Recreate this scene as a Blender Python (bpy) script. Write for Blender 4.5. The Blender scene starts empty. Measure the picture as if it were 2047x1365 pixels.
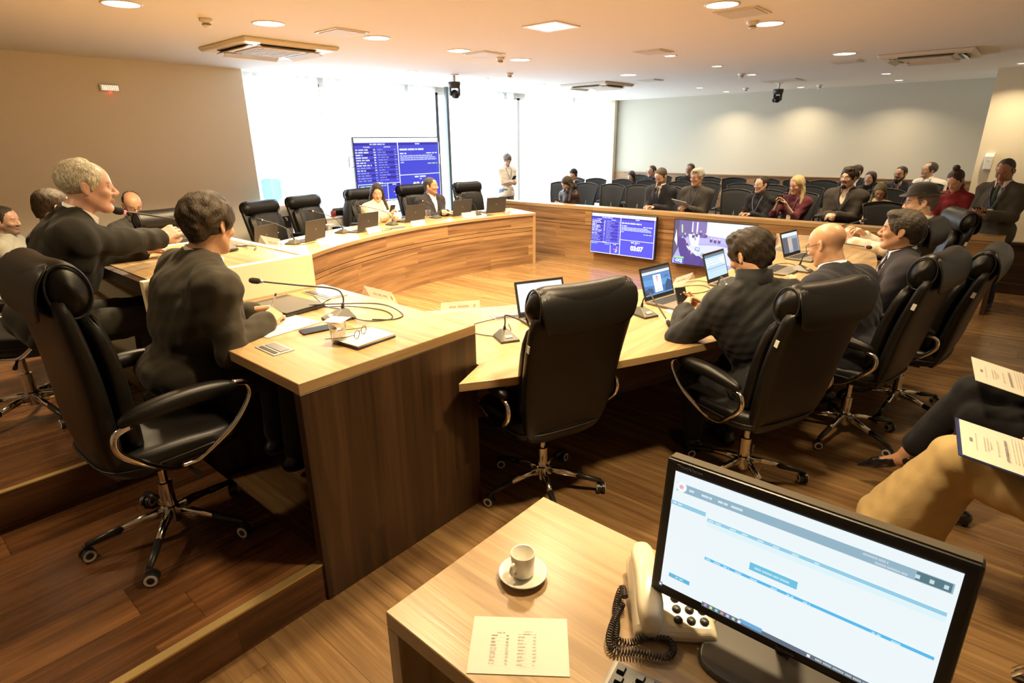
import bpy, math, random
import numpy as np
from mathutils import Vector, Matrix, Euler
R = math.radians
PI = math.pi
random.seed(7)
sc = bpy.context.scene
col = sc.collection

# ---------------------------------------------------------------- camera
cam_d = bpy.data.cameras.new('camera')
cam_d.sensor_width = 36.0
cam_d.lens = 1146.6 / 2047 * 36.0
cam_d.clip_start = 0.05
cam = bpy.data.objects.new('camera', cam_d)
col.objects.link(cam)
cam.location = (0, 0, 1.75)
_yaw, _pitch, _roll = R(131.17), R(19.26), R(0.716)
_f = Vector((math.cos(_yaw) * math.cos(_pitch), math.sin(_yaw) * math.cos(_pitch), -math.sin(_pitch)))
_r = Vector((math.sin(_yaw), -math.cos(_yaw), 0))
_d = _f.cross(_r)
_r2 = _r * math.cos(_roll) + _d * math.sin(_roll)
_d2 = -_r * math.sin(_roll) + _d * math.cos(_roll)
cam.rotation_euler = Matrix((_r2, -_d2, -_f)).transposed().to_euler()
sc.camera = cam

# ---------------------------------------------------------------- look
vs = sc.view_settings
vs.view_transform = 'Standard'
vs.look = 'None'
vs.gamma = 1.0
vs.use_curve_mapping = False
vs.exposure = 0.26
sc.cycles.max_bounces = 7
sc.cycles.diffuse_bounces = 4
sc.cycles.glossy_bounces = 3
sc.cycles.transmission_bounces = 6
sc.cycles.transparent_max_bounces = 12
sc.cycles.caustics_reflective = False
sc.cycles.caustics_refractive = False
sc.cycles.sample_clamp_indirect = 6.0

# ---------------------------------------------------------------- world (bright overcast day outside)
w = bpy.data.worlds.new('world')
sc.world = w
w.use_nodes = True
bg = w.node_tree.nodes['Background']
bg.inputs[0].default_value = (0.90, 0.96, 1.0, 1)
bg.inputs[1].default_value = 2.2

# ---------------------------------------------------------------- daylight and the hall's lamps (power)
LAMP_W = 34.0          # one large downlight
SMALL_W = 15.0          # one small downlight
SQUARE_W = 44.0
LAMP_COL = (1.0, 0.75, 0.43)
CEIL = 2.68

def area_light(name, loc, size, power, colr, shape='DISK', rot=(0, 0, 0), sy=None, spread=R(128)):
    d = bpy.data.lights.new(name, 'AREA')
    d.shape = shape
    d.size = size
    if sy:
        d.size_y = sy
    d.energy = power
    d.color = colr
    d.spread = spread
    o = bpy.data.objects.new(name, d)
    o.location = loc
    o.rotation_euler = rot
    col.objects.link(o)
    return o

# daylight falling in through the window wall
DAY = area_light('daylight', (-8.62, 8.8, 1.45), 9.4, 480.0, (0.80, 0.92, 1.0), 'RECTANGLE', (0, R(-90), 0), 2.5, R(170))
DAY.data.size, DAY.data.size_y = 2.5, 9.4

# ---------------------------------------------------------------- tagging
def tag(o, label=None, cat=None, group=None, kind=None):
    if label: o['label'] = label
    if cat: o['category'] = cat
    if group: o['group'] = group
    if kind: o['kind'] = kind
    return o

def empty(name, loc=(0, 0, 0), rz=0.0, label=None, cat=None, group=None):
    o = bpy.data.objects.new(name, None)
    o.empty_display_size = 0.1
    o.location = loc
    o.rotation_euler = (0, 0, rz)
    col.objects.link(o)
    return tag(o, label, cat, group)

def copy_tree(o, parent=None):
    c = o.copy()
    col.objects.link(c)
    if parent is not None:
        c.parent = parent
    for ch in list(o.children):
        copy_tree(ch, c)
    return c

# ---------------------------------------------------------------- materials
MATS = {}
def _nt(name):
    m = bpy.data.materials.new(name)
    m.use_nodes = True
    nt = m.node_tree
    return m, nt, nt.nodes['Principled BSDF']

def pbr(name, c, rough=0.5, metal=0.0, spec=0.5, bump=0.0, bscale=200.0, var=0.0, vscale=8.0, emit=None, estr=0.0, coat=0.0, alpha=1.0, trans=0.0, sheen=0.0, stretch=(1, 1, 1)):
    if name in MATS: return MATS[name]
    m, nt, b = _nt(name)
    b.inputs['Base Color'].default_value = (*c, 1)
    b.inputs['Roughness'].default_value = rough
    b.inputs['Metallic'].default_value = metal
    b.inputs['Specular IOR Level'].default_value = spec
    b.inputs['Coat Weight'].default_value = coat
    b.inputs['Coat Roughness'].default_value = 0.15
    b.inputs['Alpha'].default_value = alpha
    b.inputs['Transmission Weight'].default_value = trans
    b.inputs['Sheen Weight'].default_value = sheen
    if emit:
        b.inputs['Emission Color'].default_value = (*emit, 1)
        b.inputs['Emission Strength'].default_value = estr
    if bump or var:
        tc = nt.nodes.new('ShaderNodeTexCoord')
        mp = nt.nodes.new('ShaderNodeMapping')
        mp.inputs['Scale'].default_value = stretch
        nt.links.new(tc.outputs['Object'], mp.inputs[0])
    if bump:
        n = nt.nodes.new('ShaderNodeTexNoise')
        n.inputs['Scale'].default_value = bscale
        n.inputs['Detail'].default_value = 4
        nt.links.new(mp.outputs[0], n.inputs['Vector'])
        bp = nt.nodes.new('ShaderNodeBump')
        bp.inputs['Strength'].default_value = bump
        bp.inputs['Distance'].default_value = 0.01
        nt.links.new(n.outputs['Fac'], bp.inputs['Height'])
        nt.links.new(bp.outputs[0], b.inputs['Normal'])
    if var:
        n = nt.nodes.new('ShaderNodeTexNoise')
        n.inputs['Scale'].default_value = vscale
        n.inputs['Detail'].default_value = 5
        nt.links.new(mp.outputs[0], n.inputs['Vector'])
        mx = nt.nodes.new('ShaderNodeMix')
        mx.data_type = 'RGBA'
        mx.inputs['A'].default_value = (*[x * (1 - var) for x in c], 1)
        mx.inputs['B'].default_value = (*[min(1, x * (1 + var)) for x in c], 1)
        nt.links.new(n.outputs['Fac'], mx.inputs['Factor'])
        nt.links.new(mx.outputs['Result'], b.inputs['Base Color'])
    MATS[name] = m
    return m

def emis(name, c, s):
    if name in MATS: return MATS[name]
    m, nt, b = _nt(name)
    b.inputs['Base Color'].default_value = (0.02, 0.02, 0.02, 1)
    b.inputs['Emission Color'].default_value = (*c, 1)
    b.inputs['Emission Strength'].default_value = s
    b.inputs['Roughness'].default_value = 0.3
    MATS[name] = m
    return m

def wood(name, dark, mid, light, plank=0.18, rough=0.35, seam=0.0, length=1.4, grain=1.0, contrast=1.0, coat=0.0):
    """laminate / plank wood read from UVs in metres, U along the grain"""
    if name in MATS: return MATS[name]
    m, nt, b = _nt(name)
    N, L = nt.nodes.new, nt.links.new
    def mth(op, a=None, bb=None):
        n = N('ShaderNodeMath'); n.operation = op
        for i, x in enumerate((a, bb)):
            if x is None: continue
            if isinstance(x, (int, float)): n.inputs[i].default_value = x
            else: L(x, n.inputs[i])
        return n.outputs[0]
    uv = N('ShaderNodeUVMap')
    sp = N('ShaderNodeSeparateXYZ'); L(uv.outputs[0], sp.inputs[0])
    u, v = sp.outputs[0], sp.outputs[1]
    row = mth('FLOOR', mth('DIVIDE', v, plank))
    wn = N('ShaderNodeTexWhiteNoise'); wn.noise_dimensions = '1D'; L(row, wn.inputs['W'])
    uu = mth('ADD', u, mth('MULTIPLY', wn.outputs['Value'], 37.0))
    seg = mth('FLOOR', mth('DIVIDE', uu, length))
    wn2 = N('ShaderNodeTexWhiteNoise'); wn2.noise_dimensions = '2D'
    cmb0 = N('ShaderNodeCombineXYZ'); L(seg, cmb0.inputs[0]); L(row, cmb0.inputs[1]); L(cmb0.outputs[0], wn2.inputs['Vector'])
    rnd = wn2.outputs['Value']
    cmb = N('ShaderNodeCombineXYZ')
    L(mth('MULTIPLY', uu, 1.3 * grain), cmb.inputs[0]); L(mth('MULTIPLY', v, 26.0 * grain), cmb.inputs[1]); L(mth('MULTIPLY', rnd, 20.0), cmb.inputs[2])
    n1 = N('ShaderNodeTexNoise'); n1.inputs['Scale'].default_value = 1.0; n1.inputs['Detail'].default_value = 6; n1.inputs['Distortion'].default_value = 0.6
    L(cmb.outputs[0], n1.inputs['Vector'])
    cmb2 = N('ShaderNodeCombineXYZ')
    L(mth('MULTIPLY', uu, 5.0 * grain), cmb2.inputs[0]); L(mth('MULTIPLY', v, 170.0 * grain), cmb2.inputs[1]); L(mth('MULTIPLY', rnd, 9.0), cmb2.inputs[2])
    n2 = N('ShaderNodeTexNoise'); n2.inputs['Scale'].default_value = 1.0; n2.inputs['Detail'].default_value = 3
    L(cmb2.outputs[0], n2.inputs['Vector'])
    f = mth('ADD', mth('MULTIPLY', n1.outputs['Fac'], 1.15), mth('MULTIPLY', n2.outputs['Fac'], 0.28))
    f = mth('ADD', f, mth('MULTIPLY', rnd, 0.34 * contrast))
    f = mth('SUBTRACT', f, 0.38)
    cr = N('ShaderNodeValToRGB')
    e = cr.color_ramp.elements
    e[0].position, e[0].color = 0.18, (*dark, 1)
    e[1].position, e[1].color = 0.82, (*light, 1)
    q = cr.color_ramp.elements.new(0.5); q.color = (*mid, 1)
    L(f, cr.inputs[0])
    out = cr.outputs[0]
    if seam:
        fr = mth('FRACT', mth('DIVIDE', v, plank))
        a = mth('LESS_THAN', fr, seam)
        fu = mth('FRACT', mth('DIVIDE', uu, length))
        bq = mth('LESS_THAN', fu, seam * plank / length)
        s = mth('MAXIMUM', a, bq)
        mx = N('ShaderNodeMix'); mx.data_type = 'RGBA'
        L(mth('MULTIPLY', s, 0.55), mx.inputs['Factor']); L(out, mx.inputs['A']); mx.inputs['B'].default_value = (*[x * 0.4 for x in dark], 1)
        out = mx.outputs['Result']
    L(out, b.inputs['Base Color'])
    rr = mth('ADD', mth('MULTIPLY', n2.outputs['Fac'], 0.14), rough - 0.07)
    L(rr, b.inputs['Roughness'])
    b.inputs['Coat Weight'].default_value = coat
    b.inputs['Coat Roughness'].default_value = 0.2
    bp = N('ShaderNodeBump'); bp.inputs['Strength'].default_value = 0.08; bp.inputs['Distance'].default_value = 0.004
    L(n2.outputs['Fac'], bp.inputs['Height']); L(bp.outputs[0], b.inputs['Normal'])
    MATS[name] = m
    return m

# ---------------------------------------------------------------- mesh builder
class MB:
    def __init__(s):
        s.v, s.f, s.uv = [], [], []
    def add(s, vs_, fs_, uvs=None):
        o = len(s.v)
        s.v += [tuple(map(float, p)) for p in vs_]
        for i, f in enumerate(fs_):
            s.f.append(tuple(o + k for k in f))
            s.uv.append(uvs[i] if uvs is not None else None)
        return s
    def box(s, c, d, rot=None):
        x, y, z = [k / 2 for k in d]
        P = [Vector((a * x, b * y, e * z)) for a in (-1, 1) for b in (-1, 1) for e in (-1, 1)]
        if rot is not None:
            M = rot if isinstance(rot, Matrix) else Euler(rot).to_matrix()
            P = [M @ p for p in P]
        P = [p + Vector(c) for p in P]
        return s.add(P, [(0, 1, 3, 2), (4, 6, 7, 5), (0, 4, 5, 1), (2, 3, 7, 6), (0, 2, 6, 4), (1, 5, 7, 3)])
    def prism(s, poly, z0, z1, M=None):
        n = len(poly)
        P = [Vector((p[0], p[1], z0)) for p in poly] + [Vector((p[0], p[1], z1)) for p in poly]
        if M is not None: P = [M @ p for p in P]
        F = [tuple(range(n - 1, -1, -1)), tuple(range(n, 2 * n))] + [(i, (i + 1) % n, n + (i + 1) % n, n + i) for i in range(n)]
        return s.add(P, F)
    def lathe(s, prof, n=24, c=(0, 0, 0), M=None, cap=True):
        P, F = [], []
        for r, z in prof:
            for k in range(n):
                a = 2 * PI * k / n
                P.append(Vector((r * math.cos(a), r * math.sin(a), z)))
        for i in range(len(prof) - 1):
            for k in range(n):
                F.append((i * n + k, i * n + (k + 1) % n, (i + 1) * n + (k + 1) % n, (i + 1) * n + k))
        if cap:
            F.append(tuple(range(n - 1, -1, -1)))
            F.append(tuple((len(prof) - 1) * n + k for k in range(n)))
        if M is not None: P = [M @ p for p in P]
        P = [p + Vector(c) for p in P]
        return s.add(P, F)
    def tube(s, path, r, n=10, closed=False, cap=True, flat=None):
        path = [Vector(p) for p in path]
        m = len(path)
        rs = r if isinstance(r, (list, tuple)) else [r] * m
        P, F = [], []
        up = None
        for i, p in enumerate(path):
            a = path[(i - 1) % m] if (closed or i > 0) else p
            b = path[(i + 1) % m] if (closed or i < m - 1) else p
            t = (b - a)
            t = t.normalized() if t.length > 1e-9 else Vector((0, 0, 1))
            if up is None:
                up = Vector((0, 0, 1)) if abs(t.z) < 0.9 else Vector((1, 0, 0))
            x = up - t * up.dot(t)
            if x.length < 1e-6: x = t.orthogonal()
            x.normalize()
            up = x
            y = t.cross(x)
            rr = rs[i]
            for k in range(n):
                an = 2 * PI * k / n
                fx, fy = (1, 1) if flat is None else flat
                P.append(p + (x * math.cos(an) * fx + y * math.sin(an) * fy) * rr)
        for i in range(m if closed else m - 1):
            j = (i + 1) % m
            for k in range(n):
                F.append((i * n + k, i * n + (k + 1) % n, j * n + (k + 1) % n, j * n + k))
        if cap and not closed:
            F.append(tuple(range(n - 1, -1, -1)))
            F.append(tuple((m - 1) * n + k for k in range(n)))
        return s.add(P, F)
    def sphere(s, c, r, n=16, m=10, M=None):
        r = r if isinstance(r, (list, tuple)) else (r, r, r)
        P = [Vector((0, 0, -1))]
        for i in range(1, m):
            a = -PI / 2 + PI * i / m
            for k in range(n):
                b = 2 * PI * k / n
                P.append(Vector((math.cos(a) * math.cos(b), math.cos(a) * math.sin(b), math.sin(a))))
        P.append(Vector((0, 0, 1)))
        F = []
        for k in range(n):
            F.append((0, 1 + (k + 1) % n, 1 + k))
            F.append((len(P) - 1, 1 + (m - 2) * n + k, 1 + (m - 2) * n + (k + 1) % n))
        for i in range(m - 2):
            for k in range(n):
                F.append((1 + i * n + k, 1 + i * n + (k + 1) % n, 1 + (i + 1) * n + (k + 1) % n, 1 + (i + 1) * n + k))
        P = [Vector((p.x * r[0], p.y * r[1], p.z * r[2])) for p in P]
        if M is not None: P = [M @ p for p in P]
        P = [p + Vector(c) for p in P]
        return s.add(P, F)
    def grid(s, rows, closed_u=False):
        """rows of points -> quads"""
        m, n = len(rows), len(rows[0])
        P = [p for r in rows for p in r]
        F = []
        for i in range(m - 1):
            for k in range(n if closed_u else n - 1):
                F.append((i * n + k, i * n + (k + 1) % n, (i + 1) * n + (k + 1) % n, (i + 1) * n + k))
        return s.add(P, F)
    def loft(s, sections, cap=True):
        m, n = len(sections), len(sections[0])
        s.grid(sections, closed_u=True)
        if cap:
            o = len(s.v) - m * n
            s.f.append(tuple(o + k for k in range(n - 1, -1, -1))); s.uv.append(None)
            s.f.append(tuple(o + (m - 1) * n + k for k in range(n))); s.uv.append(None)
        return s
    def build(s, name, mat, parent=None, grain='x', smooth=False, bevel=0.0, subd=0, loc=None, rot=None, seg=2, recalc=True):
        me = bpy.data.meshes.new(name)
        me.from_pydata(s.v, [], s.f)
        if recalc:
            import bmesh
            bm = bmesh.new(); bm.from_mesh(me)
            bmesh.ops.recalc_face_normals(bm, faces=bm.faces)
            bm.to_mesh(me); bm.free()
        me.update()
        uvl = me.uv_layers.new(name='UVMap')
        g = 'xyz'.index(grain)
        V = me.vertices
        for p in me.polygons:
            cu = s.uv[p.index]
            if cu is not None:
                orig = s.f[p.index]
                mp = dict(zip(orig, cu))
                for li in p.loop_indices:
                    uvl.data[li].uv = mp[me.loops[li].vertex_index]
                continue
            nrm = p.normal
            ax = max(range(3), key=lambda k: abs(nrm[k]))
            oth = [k for k in range(3) if k != ax]
            if g in oth: a, b = g, [k for k in oth if k != g][0]
            else: a, b = oth
            for li in p.loop_indices:
                c = V[me.loops[li].vertex_index].co
                uvl.data[li].uv = (c[a], c[b] + 0.37 * ax)
        if smooth:
            me.polygons.foreach_set('use_smooth', [True] * len(me.polygons))
        me.materials.append(mat)
        o = bpy.data.objects.new(name, me)
        col.objects.link(o)
        if parent is not None: o.parent = parent
        if loc is not None: o.location = loc
        if rot is not None: o.rotation_euler = rot
        if bevel:
            md = o.modifiers.new('bevel', 'BEVEL'); md.width = bevel; md.segments = seg; md.limit_method = 'ANGLE'; md.angle_limit = R(35)
        if subd:
            md = o.modifiers.new('sub', 'SUBSURF'); md.levels = subd; md.render_levels = subd
        if smooth == 'auto' or (bevel and smooth):
            md = o.modifiers.new('wn', 'WEIGHTED_NORMAL') if bevel else None
        return o

def bez(pts, n=24):
    """Catmull-Rom through the points"""
    P = [Vector(p) for p in pts]
    P = [P[0] * 2 - P[1]] + P + [P[-1] * 2 - P[-2]]
    out = []
    segs = len(P) - 3
    per = max(2, n // segs)
    for i in range(segs):
        a, b, c, d = P[i:i + 4]
        for k in range(per):
            t = k / per
            out.append(0.5 * ((2 * b) + (c - a) * t + (2 * a - 5 * b + 4 * c - d) * t * t + (3 * b - a - 3 * c + d) * t ** 3))
    out.append(P[-2].copy())
    return out

_FONT = {}
def text(name, s, size, mat, parent, loc, rot=(0, 0, 0), align='CENTER', bold=0.0, ext=0.0005, sx=1.0):
    """a line of lettering turned into a mesh lying in its own XY plane"""
    c = bpy.data.curves.new(name + '_curve', 'FONT')
    c.body = s; c.size = size; c.align_x = align; c.align_y = 'CENTER'; c.extrude = ext; c.offset = bold
    c.resolution_u = 3
    t = bpy.data.objects.new(name + '_t', c)
    col.objects.link(t)
    dg = bpy.context.evaluated_depsgraph_get()
    me = bpy.data.meshes.new_from_object(t.evaluated_get(dg))
    bpy.data.objects.remove(t)
    me.name = name
    me.materials.clear(); me.materials.append(mat)
    o = bpy.data.objects.new(name, me)
    col.objects.link(o)
    if parent is not None: o.parent = parent
    o.location = loc; o.rotation_euler = rot; o.scale = (sx, 1, 1)
    return o

# ---------------------------------------------------------------- shared materials
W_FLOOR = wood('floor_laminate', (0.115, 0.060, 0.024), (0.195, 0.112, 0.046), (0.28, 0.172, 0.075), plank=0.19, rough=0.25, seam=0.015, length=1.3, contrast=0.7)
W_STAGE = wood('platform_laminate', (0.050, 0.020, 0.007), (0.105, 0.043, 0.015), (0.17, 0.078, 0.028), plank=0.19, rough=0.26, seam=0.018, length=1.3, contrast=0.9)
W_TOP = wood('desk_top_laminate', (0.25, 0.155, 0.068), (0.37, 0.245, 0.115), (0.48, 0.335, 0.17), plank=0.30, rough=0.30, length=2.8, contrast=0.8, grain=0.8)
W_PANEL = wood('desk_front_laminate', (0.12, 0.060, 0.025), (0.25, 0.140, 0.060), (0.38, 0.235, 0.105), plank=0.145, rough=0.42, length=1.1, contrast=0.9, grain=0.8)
W_SIDE_SHADED = wood('desk_side_laminate_shaded', (0.020, 0.009, 0.0035), (0.046, 0.021, 0.008), (0.082, 0.040, 0.016), plank=0.14, rough=0.42, length=3.0, contrast=0.7, grain=0.8)  # darkened wood: shade on panels away from the lamps put into the colour
M_GROOVE = pbr('dark_groove', (0.02, 0.012, 0.008), 0.8)
M_BLACKP = pbr('black_plastic', (0.012, 0.012, 0.012), 0.42)
M_DKPLAST = pbr('dark_grey_plastic', (0.035, 0.033, 0.03), 0.45)
M_CHROME = pbr('chrome', (0.75, 0.73, 0.70), 0.12, 1.0)
M_LEATHER = pbr('black_leather', (0.0055, 0.0048, 0.0042), 0.36, spec=0.36, bump=0.12, bscale=420)
M_FABRIC = pbr('charcoal_mesh_fabric', (0.016, 0.018, 0.022), 0.85, bump=0.3, bscale=400, alpha=0.93)
M_PAPER = pbr('paper', (0.66, 0.62, 0.54), 0.8)
M_INK = pbr('ink', (0.10, 0.10, 0.11), 0.8)
M_WHITEP = pbr('white_plastic', (0.72, 0.70, 0.66), 0.4)
M_CREAM = pbr('cream_lacquer', (0.86, 0.76, 0.56), 0.35)
M_METAL = pbr('brushed_metal', (0.45, 0.45, 0.45), 0.35, 0.9)
def glass_mat(name, tint=(0.9, 0.95, 0.95), fac=0.15, rough=0.02):
    m = bpy.data.materials.new(name); m.use_nodes = True
    nt = m.node_tree; nt.nodes.clear()
    o = nt.nodes.new('ShaderNodeOutputMaterial'); mx = nt.nodes.new('ShaderNodeMixShader')
    t = nt.nodes.new('ShaderNodeBsdfTransparent'); t.inputs[0].default_value = (*tint, 1)
    g = nt.nodes.new('ShaderNodeBsdfGlossy'); g.inputs['Roughness'].default_value = rough
    fr = nt.nodes.new('ShaderNodeLayerWeight'); fr.inputs[0].default_value = fac
    nt.links.new(fr.outputs['Facing'], mx.inputs[0]); nt.links.new(t.outputs[0], mx.inputs[1]); nt.links.new(g.outputs[0], mx.inputs[2])
    nt.links.new(mx.outputs[0], o.inputs[0])
    return m
M_GLASS = glass_mat('clear_glass', (0.985, 0.99, 0.99), 0.18)
M_ACRYL = None
# ================================================================ THE ROOM
XL, XW, XR, YB, YF = -8.1, -8.4, 1.6, 13.6, -2.6
def struct(o):
    o['kind'] = 'structure'
    return o
M_WALL_L = pbr('beige_wall_paint', (0.90, 0.86, 0.72), 0.75, bump=0.03, bscale=300)
M_WALL_B = pbr('grey_green_wall_paint', (0.56, 0.54, 0.45), 0.75, bump=0.03, bscale=300)
M_WALL_R = pbr('cream_wall_paint', (0.74, 0.66, 0.48), 0.75, bump=0.03, bscale=300)
M_CEIL = pbr('ceiling_paint', (0.79, 0.80, 0.80), 0.8)
struct(MB().box(((XL + XR) / 2, (YB + YF) / 2, -0.05), (XR - XL + 1.0, YB - YF + 0.4, 0.1)).build('floor', W_FLOOR, grain='x'))
struct(MB().box(((XL + XR) / 2, (YB + YF) / 2, CEIL + 0.05), (XR - XL + 1.2, YB - YF + 0.6, 0.1)).build('ceiling', M_CEIL))
struct(MB().box((XL - 0.25, (3.93 + YF) / 2, CEIL / 2), (0.5, 3.93 - YF, CEIL)).build('wall_left', M_WALL_L))
struct(MB().box(((XW + XR) / 2, YB + 0.1, CEIL / 2), (XR - XW + 0.6, 0.2, CEIL)).build('wall_back', M_WALL_B))
struct(MB().box((XR + 0.1, (YB + YF) / 2, CEIL / 2), (0.2, YB - YF, CEIL)).build('wall_right', M_WALL_R))
struct(MB().box(((XL + XR) / 2, YF - 0.1, CEIL / 2), (XR - XL + 1.2, 0.2, CEIL)).build('wall_front', M_WALL_L))
# the pillar-like wall block that juts out at the right end of the back wall
struct(MB().box((0.46, 12.7, CEIL / 2), (2.27, 1.8, CEIL)).build('wall_back_block', M_WALL_R))
# wainscot along the back wall
struct(MB().box(((XW - 0.68) / 2 + 0.02, YB - 0.02, 0.52), (7.7, 0.04, 0.86)).build('trim_1', W_PANEL, grain='x'))
struct(MB().box(((XW - 0.68) / 2 + 0.02, YB - 0.03, 0.955), (7.7, 0.06, 0.02)).build('trim_2', W_PANEL, grain='x'))
# corner post and curtain pelmet
struct(MB().box((XW + 0.09, YB - 0.10, CEIL / 2), (0.18, 0.12, CEIL)).build('trim_3', M_WALL_R))
M_FRAME = pbr('dark_window_frame', (0.05, 0.055, 0.06), 0.5)
M_SILL = pbr('white_window_wall', (0.75, 0.74, 0.70), 0.6)
# window wall: low sill, head, mullions, panes
struct(MB().box((XW - 0.1, (3.93 + YB) / 2, 0.06), (0.2, YB - 3.93, 0.12)).build('wall_window_sill', M_SILL))
struct(MB().box((XW - 0.1, (3.93 + YB) / 2, CEIL - 0.04), (0.2, YB - 3.93, 0.08)).build('wall_window_head', M_SILL))
ym = [3.95, 5.24, 6.86, 7.66, 9.42, 9.98, 11.8, YB - 0.05]
for i in range(len(ym) - 1):
    y0, y1 = ym[i], ym[i + 1]
    e = empty('window_%d' % (i + 1), (XW - 0.1, (y0 + y1) / 2, 0.12)); e['kind'] = 'structure'
    hy = (y1 - y0) / 2
    for yy, yw in ((-hy + 0.02, y0), (hy - 0.02, y1)): MB().box((0, yy, (CEIL - 0.2) / 2), (0.07, 0.045, CEIL - 0.2)).build('window_frame', M_FRAME if 6 < yw < 8 else M_SILL, e)
    for zz in (0.02, CEIL - 0.22): MB().box((0, 0, zz), (0.07, 2 * hy, 0.04)).build('window_rail', M_SILL, e)
    MB().box((0, 0, (CEIL - 0.2) / 2), (0.008, 2 * hy - 0.08, CEIL - 0.28)).build('pane', M_GLASS, e)
# curtains
def sheer(name, tint, tr, tl):
    m = bpy.data.materials.new(name); m.use_nodes = True
    nt = m.node_tree; nt.nodes.clear(); N = nt.nodes.new; L = nt.links.new
    o = N('ShaderNodeOutputMaterial'); a = N('ShaderNodeMixShader'); b = N('ShaderNodeMixShader')
    t = N('ShaderNodeBsdfTransparent'); d = N('ShaderNodeBsdfDiffuse'); q = N('ShaderNodeBsdfTranslucent')
    d.inputs[0].default_value = (*tint, 1); q.inputs[0].default_value = (*tint, 1)
    a.inputs[0].default_value = tl; L(d.outputs[0], a.inputs[1]); L(q.outputs[0], a.inputs[2])
    b.inputs[0].default_value = tr; L(a.outputs[0], b.inputs[1]); L(t.outputs[0], b.inputs[2])
    L(b.outputs[0], o.inputs[0])
    return m
M_SHEER = sheer('sheer_curtain_cloth', (0.92, 0.93, 0.93), 0.42, 0.62)
def curtain(y0, y1, label, folds=9, amp=0.035):
    n = folds * 8
    rows = []
    for z in (0.03, 0.9, 1.8, CEIL + 0.005):
        r = []
        for k in range(n + 1):
            t = k / n
            y = y0 + (y1 - y0) * t
            a = amp * (0.6 + 0.4 * math.sin(t * 13 + y0)) * (1.15 - 0.25 * z / CEIL)
            r.append((XW + 0.09 + a * math.sin(t * folds * 2 * PI + 0.6 * math.sin(t * 9 + y0)), y + 0.01 * math.sin(z * 2 + k), z))
        rows.append(r)
    o = MB().grid(rows).build('curtain', M_SHEER, smooth=True, recalc=False)
    return tag(o, label, 'curtain', 'sheer white curtains on the window wall')
curtain(3.97, 5.17, 'sheer white curtain nearest the beige wall, behind the water cooler', 8)
curtain(5.27, 6.82, 'sheer white curtain hanging behind the backpack and screen left half', 10)
curtain(6.89, 7.50, 'narrow sheer white curtain behind the right edge of the stand screen', 5)
curtain(7.74, 9.38, 'sheer white curtain between the grey post and the standing man', 10)
curtain(9.44, 9.66, 'very narrow white curtain strip behind the standing man in light shirt', 3)
curtain(10.02, 11.76, 'sheer white curtain right of the standing man', 11)
curtain(11.84, 13.42, 'sheer white curtain beside the far wall corner', 10)
MP = pbr('grey_steel_post', (0.16, 0.19, 0.20), 0.4, 0.4)
struct(MB().box((XW + 0.14, 7.73, CEIL / 2), (0.05, 0.06, CEIL)).build('trim_4', MP))
# raised platforms at the chair's end
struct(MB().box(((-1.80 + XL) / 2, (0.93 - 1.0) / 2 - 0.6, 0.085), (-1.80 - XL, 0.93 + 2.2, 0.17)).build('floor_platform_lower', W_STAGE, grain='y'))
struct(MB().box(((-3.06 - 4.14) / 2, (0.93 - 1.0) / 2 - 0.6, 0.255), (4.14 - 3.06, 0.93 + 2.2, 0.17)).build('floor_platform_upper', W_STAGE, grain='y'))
M_NOSE = pbr('brass_step_nosing', (0.55, 0.40, 0.17), 0.35, 0.7)
struct(MB().box((-1.815, -0.63, 0.172), (0.035, 3.12, 0.008)).build('trim_5', M_NOSE))
struct(MB().box((-3.075, -0.63, 0.342), (0.03, 3.12, 0.008)).build('trim_6', M_NOSE))
struct(MB().box((-4.125, -0.63, 0.342), (0.03, 3.12, 0.008)).build('trim_7', M_NOSE))

# ---------------------------------------------------------------- ceiling fittings
M_LAMP = emis('lamp_diffuser', (1.0, 0.82, 0.55), 9.0)
M_LAMPS = emis('small_lamp_diffuser', (1.0, 0.86, 0.66), 7.0)
def downlight(x, y, big, label, grp):
    r = 0.115 if big else 0.062
    e = empty('ceiling_light', (x, y, CEIL), 0, label, 'ceiling light', grp)
    MB().lathe([(r + 0.014, 0), (r + 0.014, -0.004), (r, -0.006), (r - 0.004, -0.001)], 28, cap=False).build('trim_ring', M_WHITEP, e, smooth=True)
    MB().lathe([(0.001, -0.004), (r, -0.004), (r, -0.001), (0.001, -0.001)], 28, cap=False).build('diffuser', M_LAMP if big else M_LAMPS, e)
    area_light('downlight_glow', (x, y, CEIL - 0.012), 2 * r, (LAMP_W * (2.2 if x < -4.5 and y < 6 else 1)) if big else SMALL_W, LAMP_COL if big else (1, 0.78, 0.5))
    return e
G1 = 'large round ceiling downlights'
G2 = 'small round ceiling downlights'
L_big = [(-5.0, 1.65, 'leftmost large round ceiling downlight, above the wall vent lamp'),
    (-4.95, 2.69, 'large round ceiling downlight above and behind the left air conditioner'),
    (-4.9, 3.73, 'large round ceiling downlight right of the left white ceiling hatch'),
    (-4.94, 4.84, 'large round ceiling downlight left of the centre square hatch and detector'),
    (-4.95, 5.88, 'large round ceiling downlight right of the centre smoke detector'),
    (-4.92, 8.40, 'large round ceiling downlight above the middle air conditioner'),
    (-1.97, 4.65, 'large round ceiling downlight at the very top, beside the right ceiling hatch'),
    (-1.97, 5.67, 'large round ceiling downlight next to the right smoke detector'),
    (-1.95, 8.28, 'large round ceiling downlight left of the right air conditioner')]
for x, y, l in L_big: downlight(x, y, True, l, G1)
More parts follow.
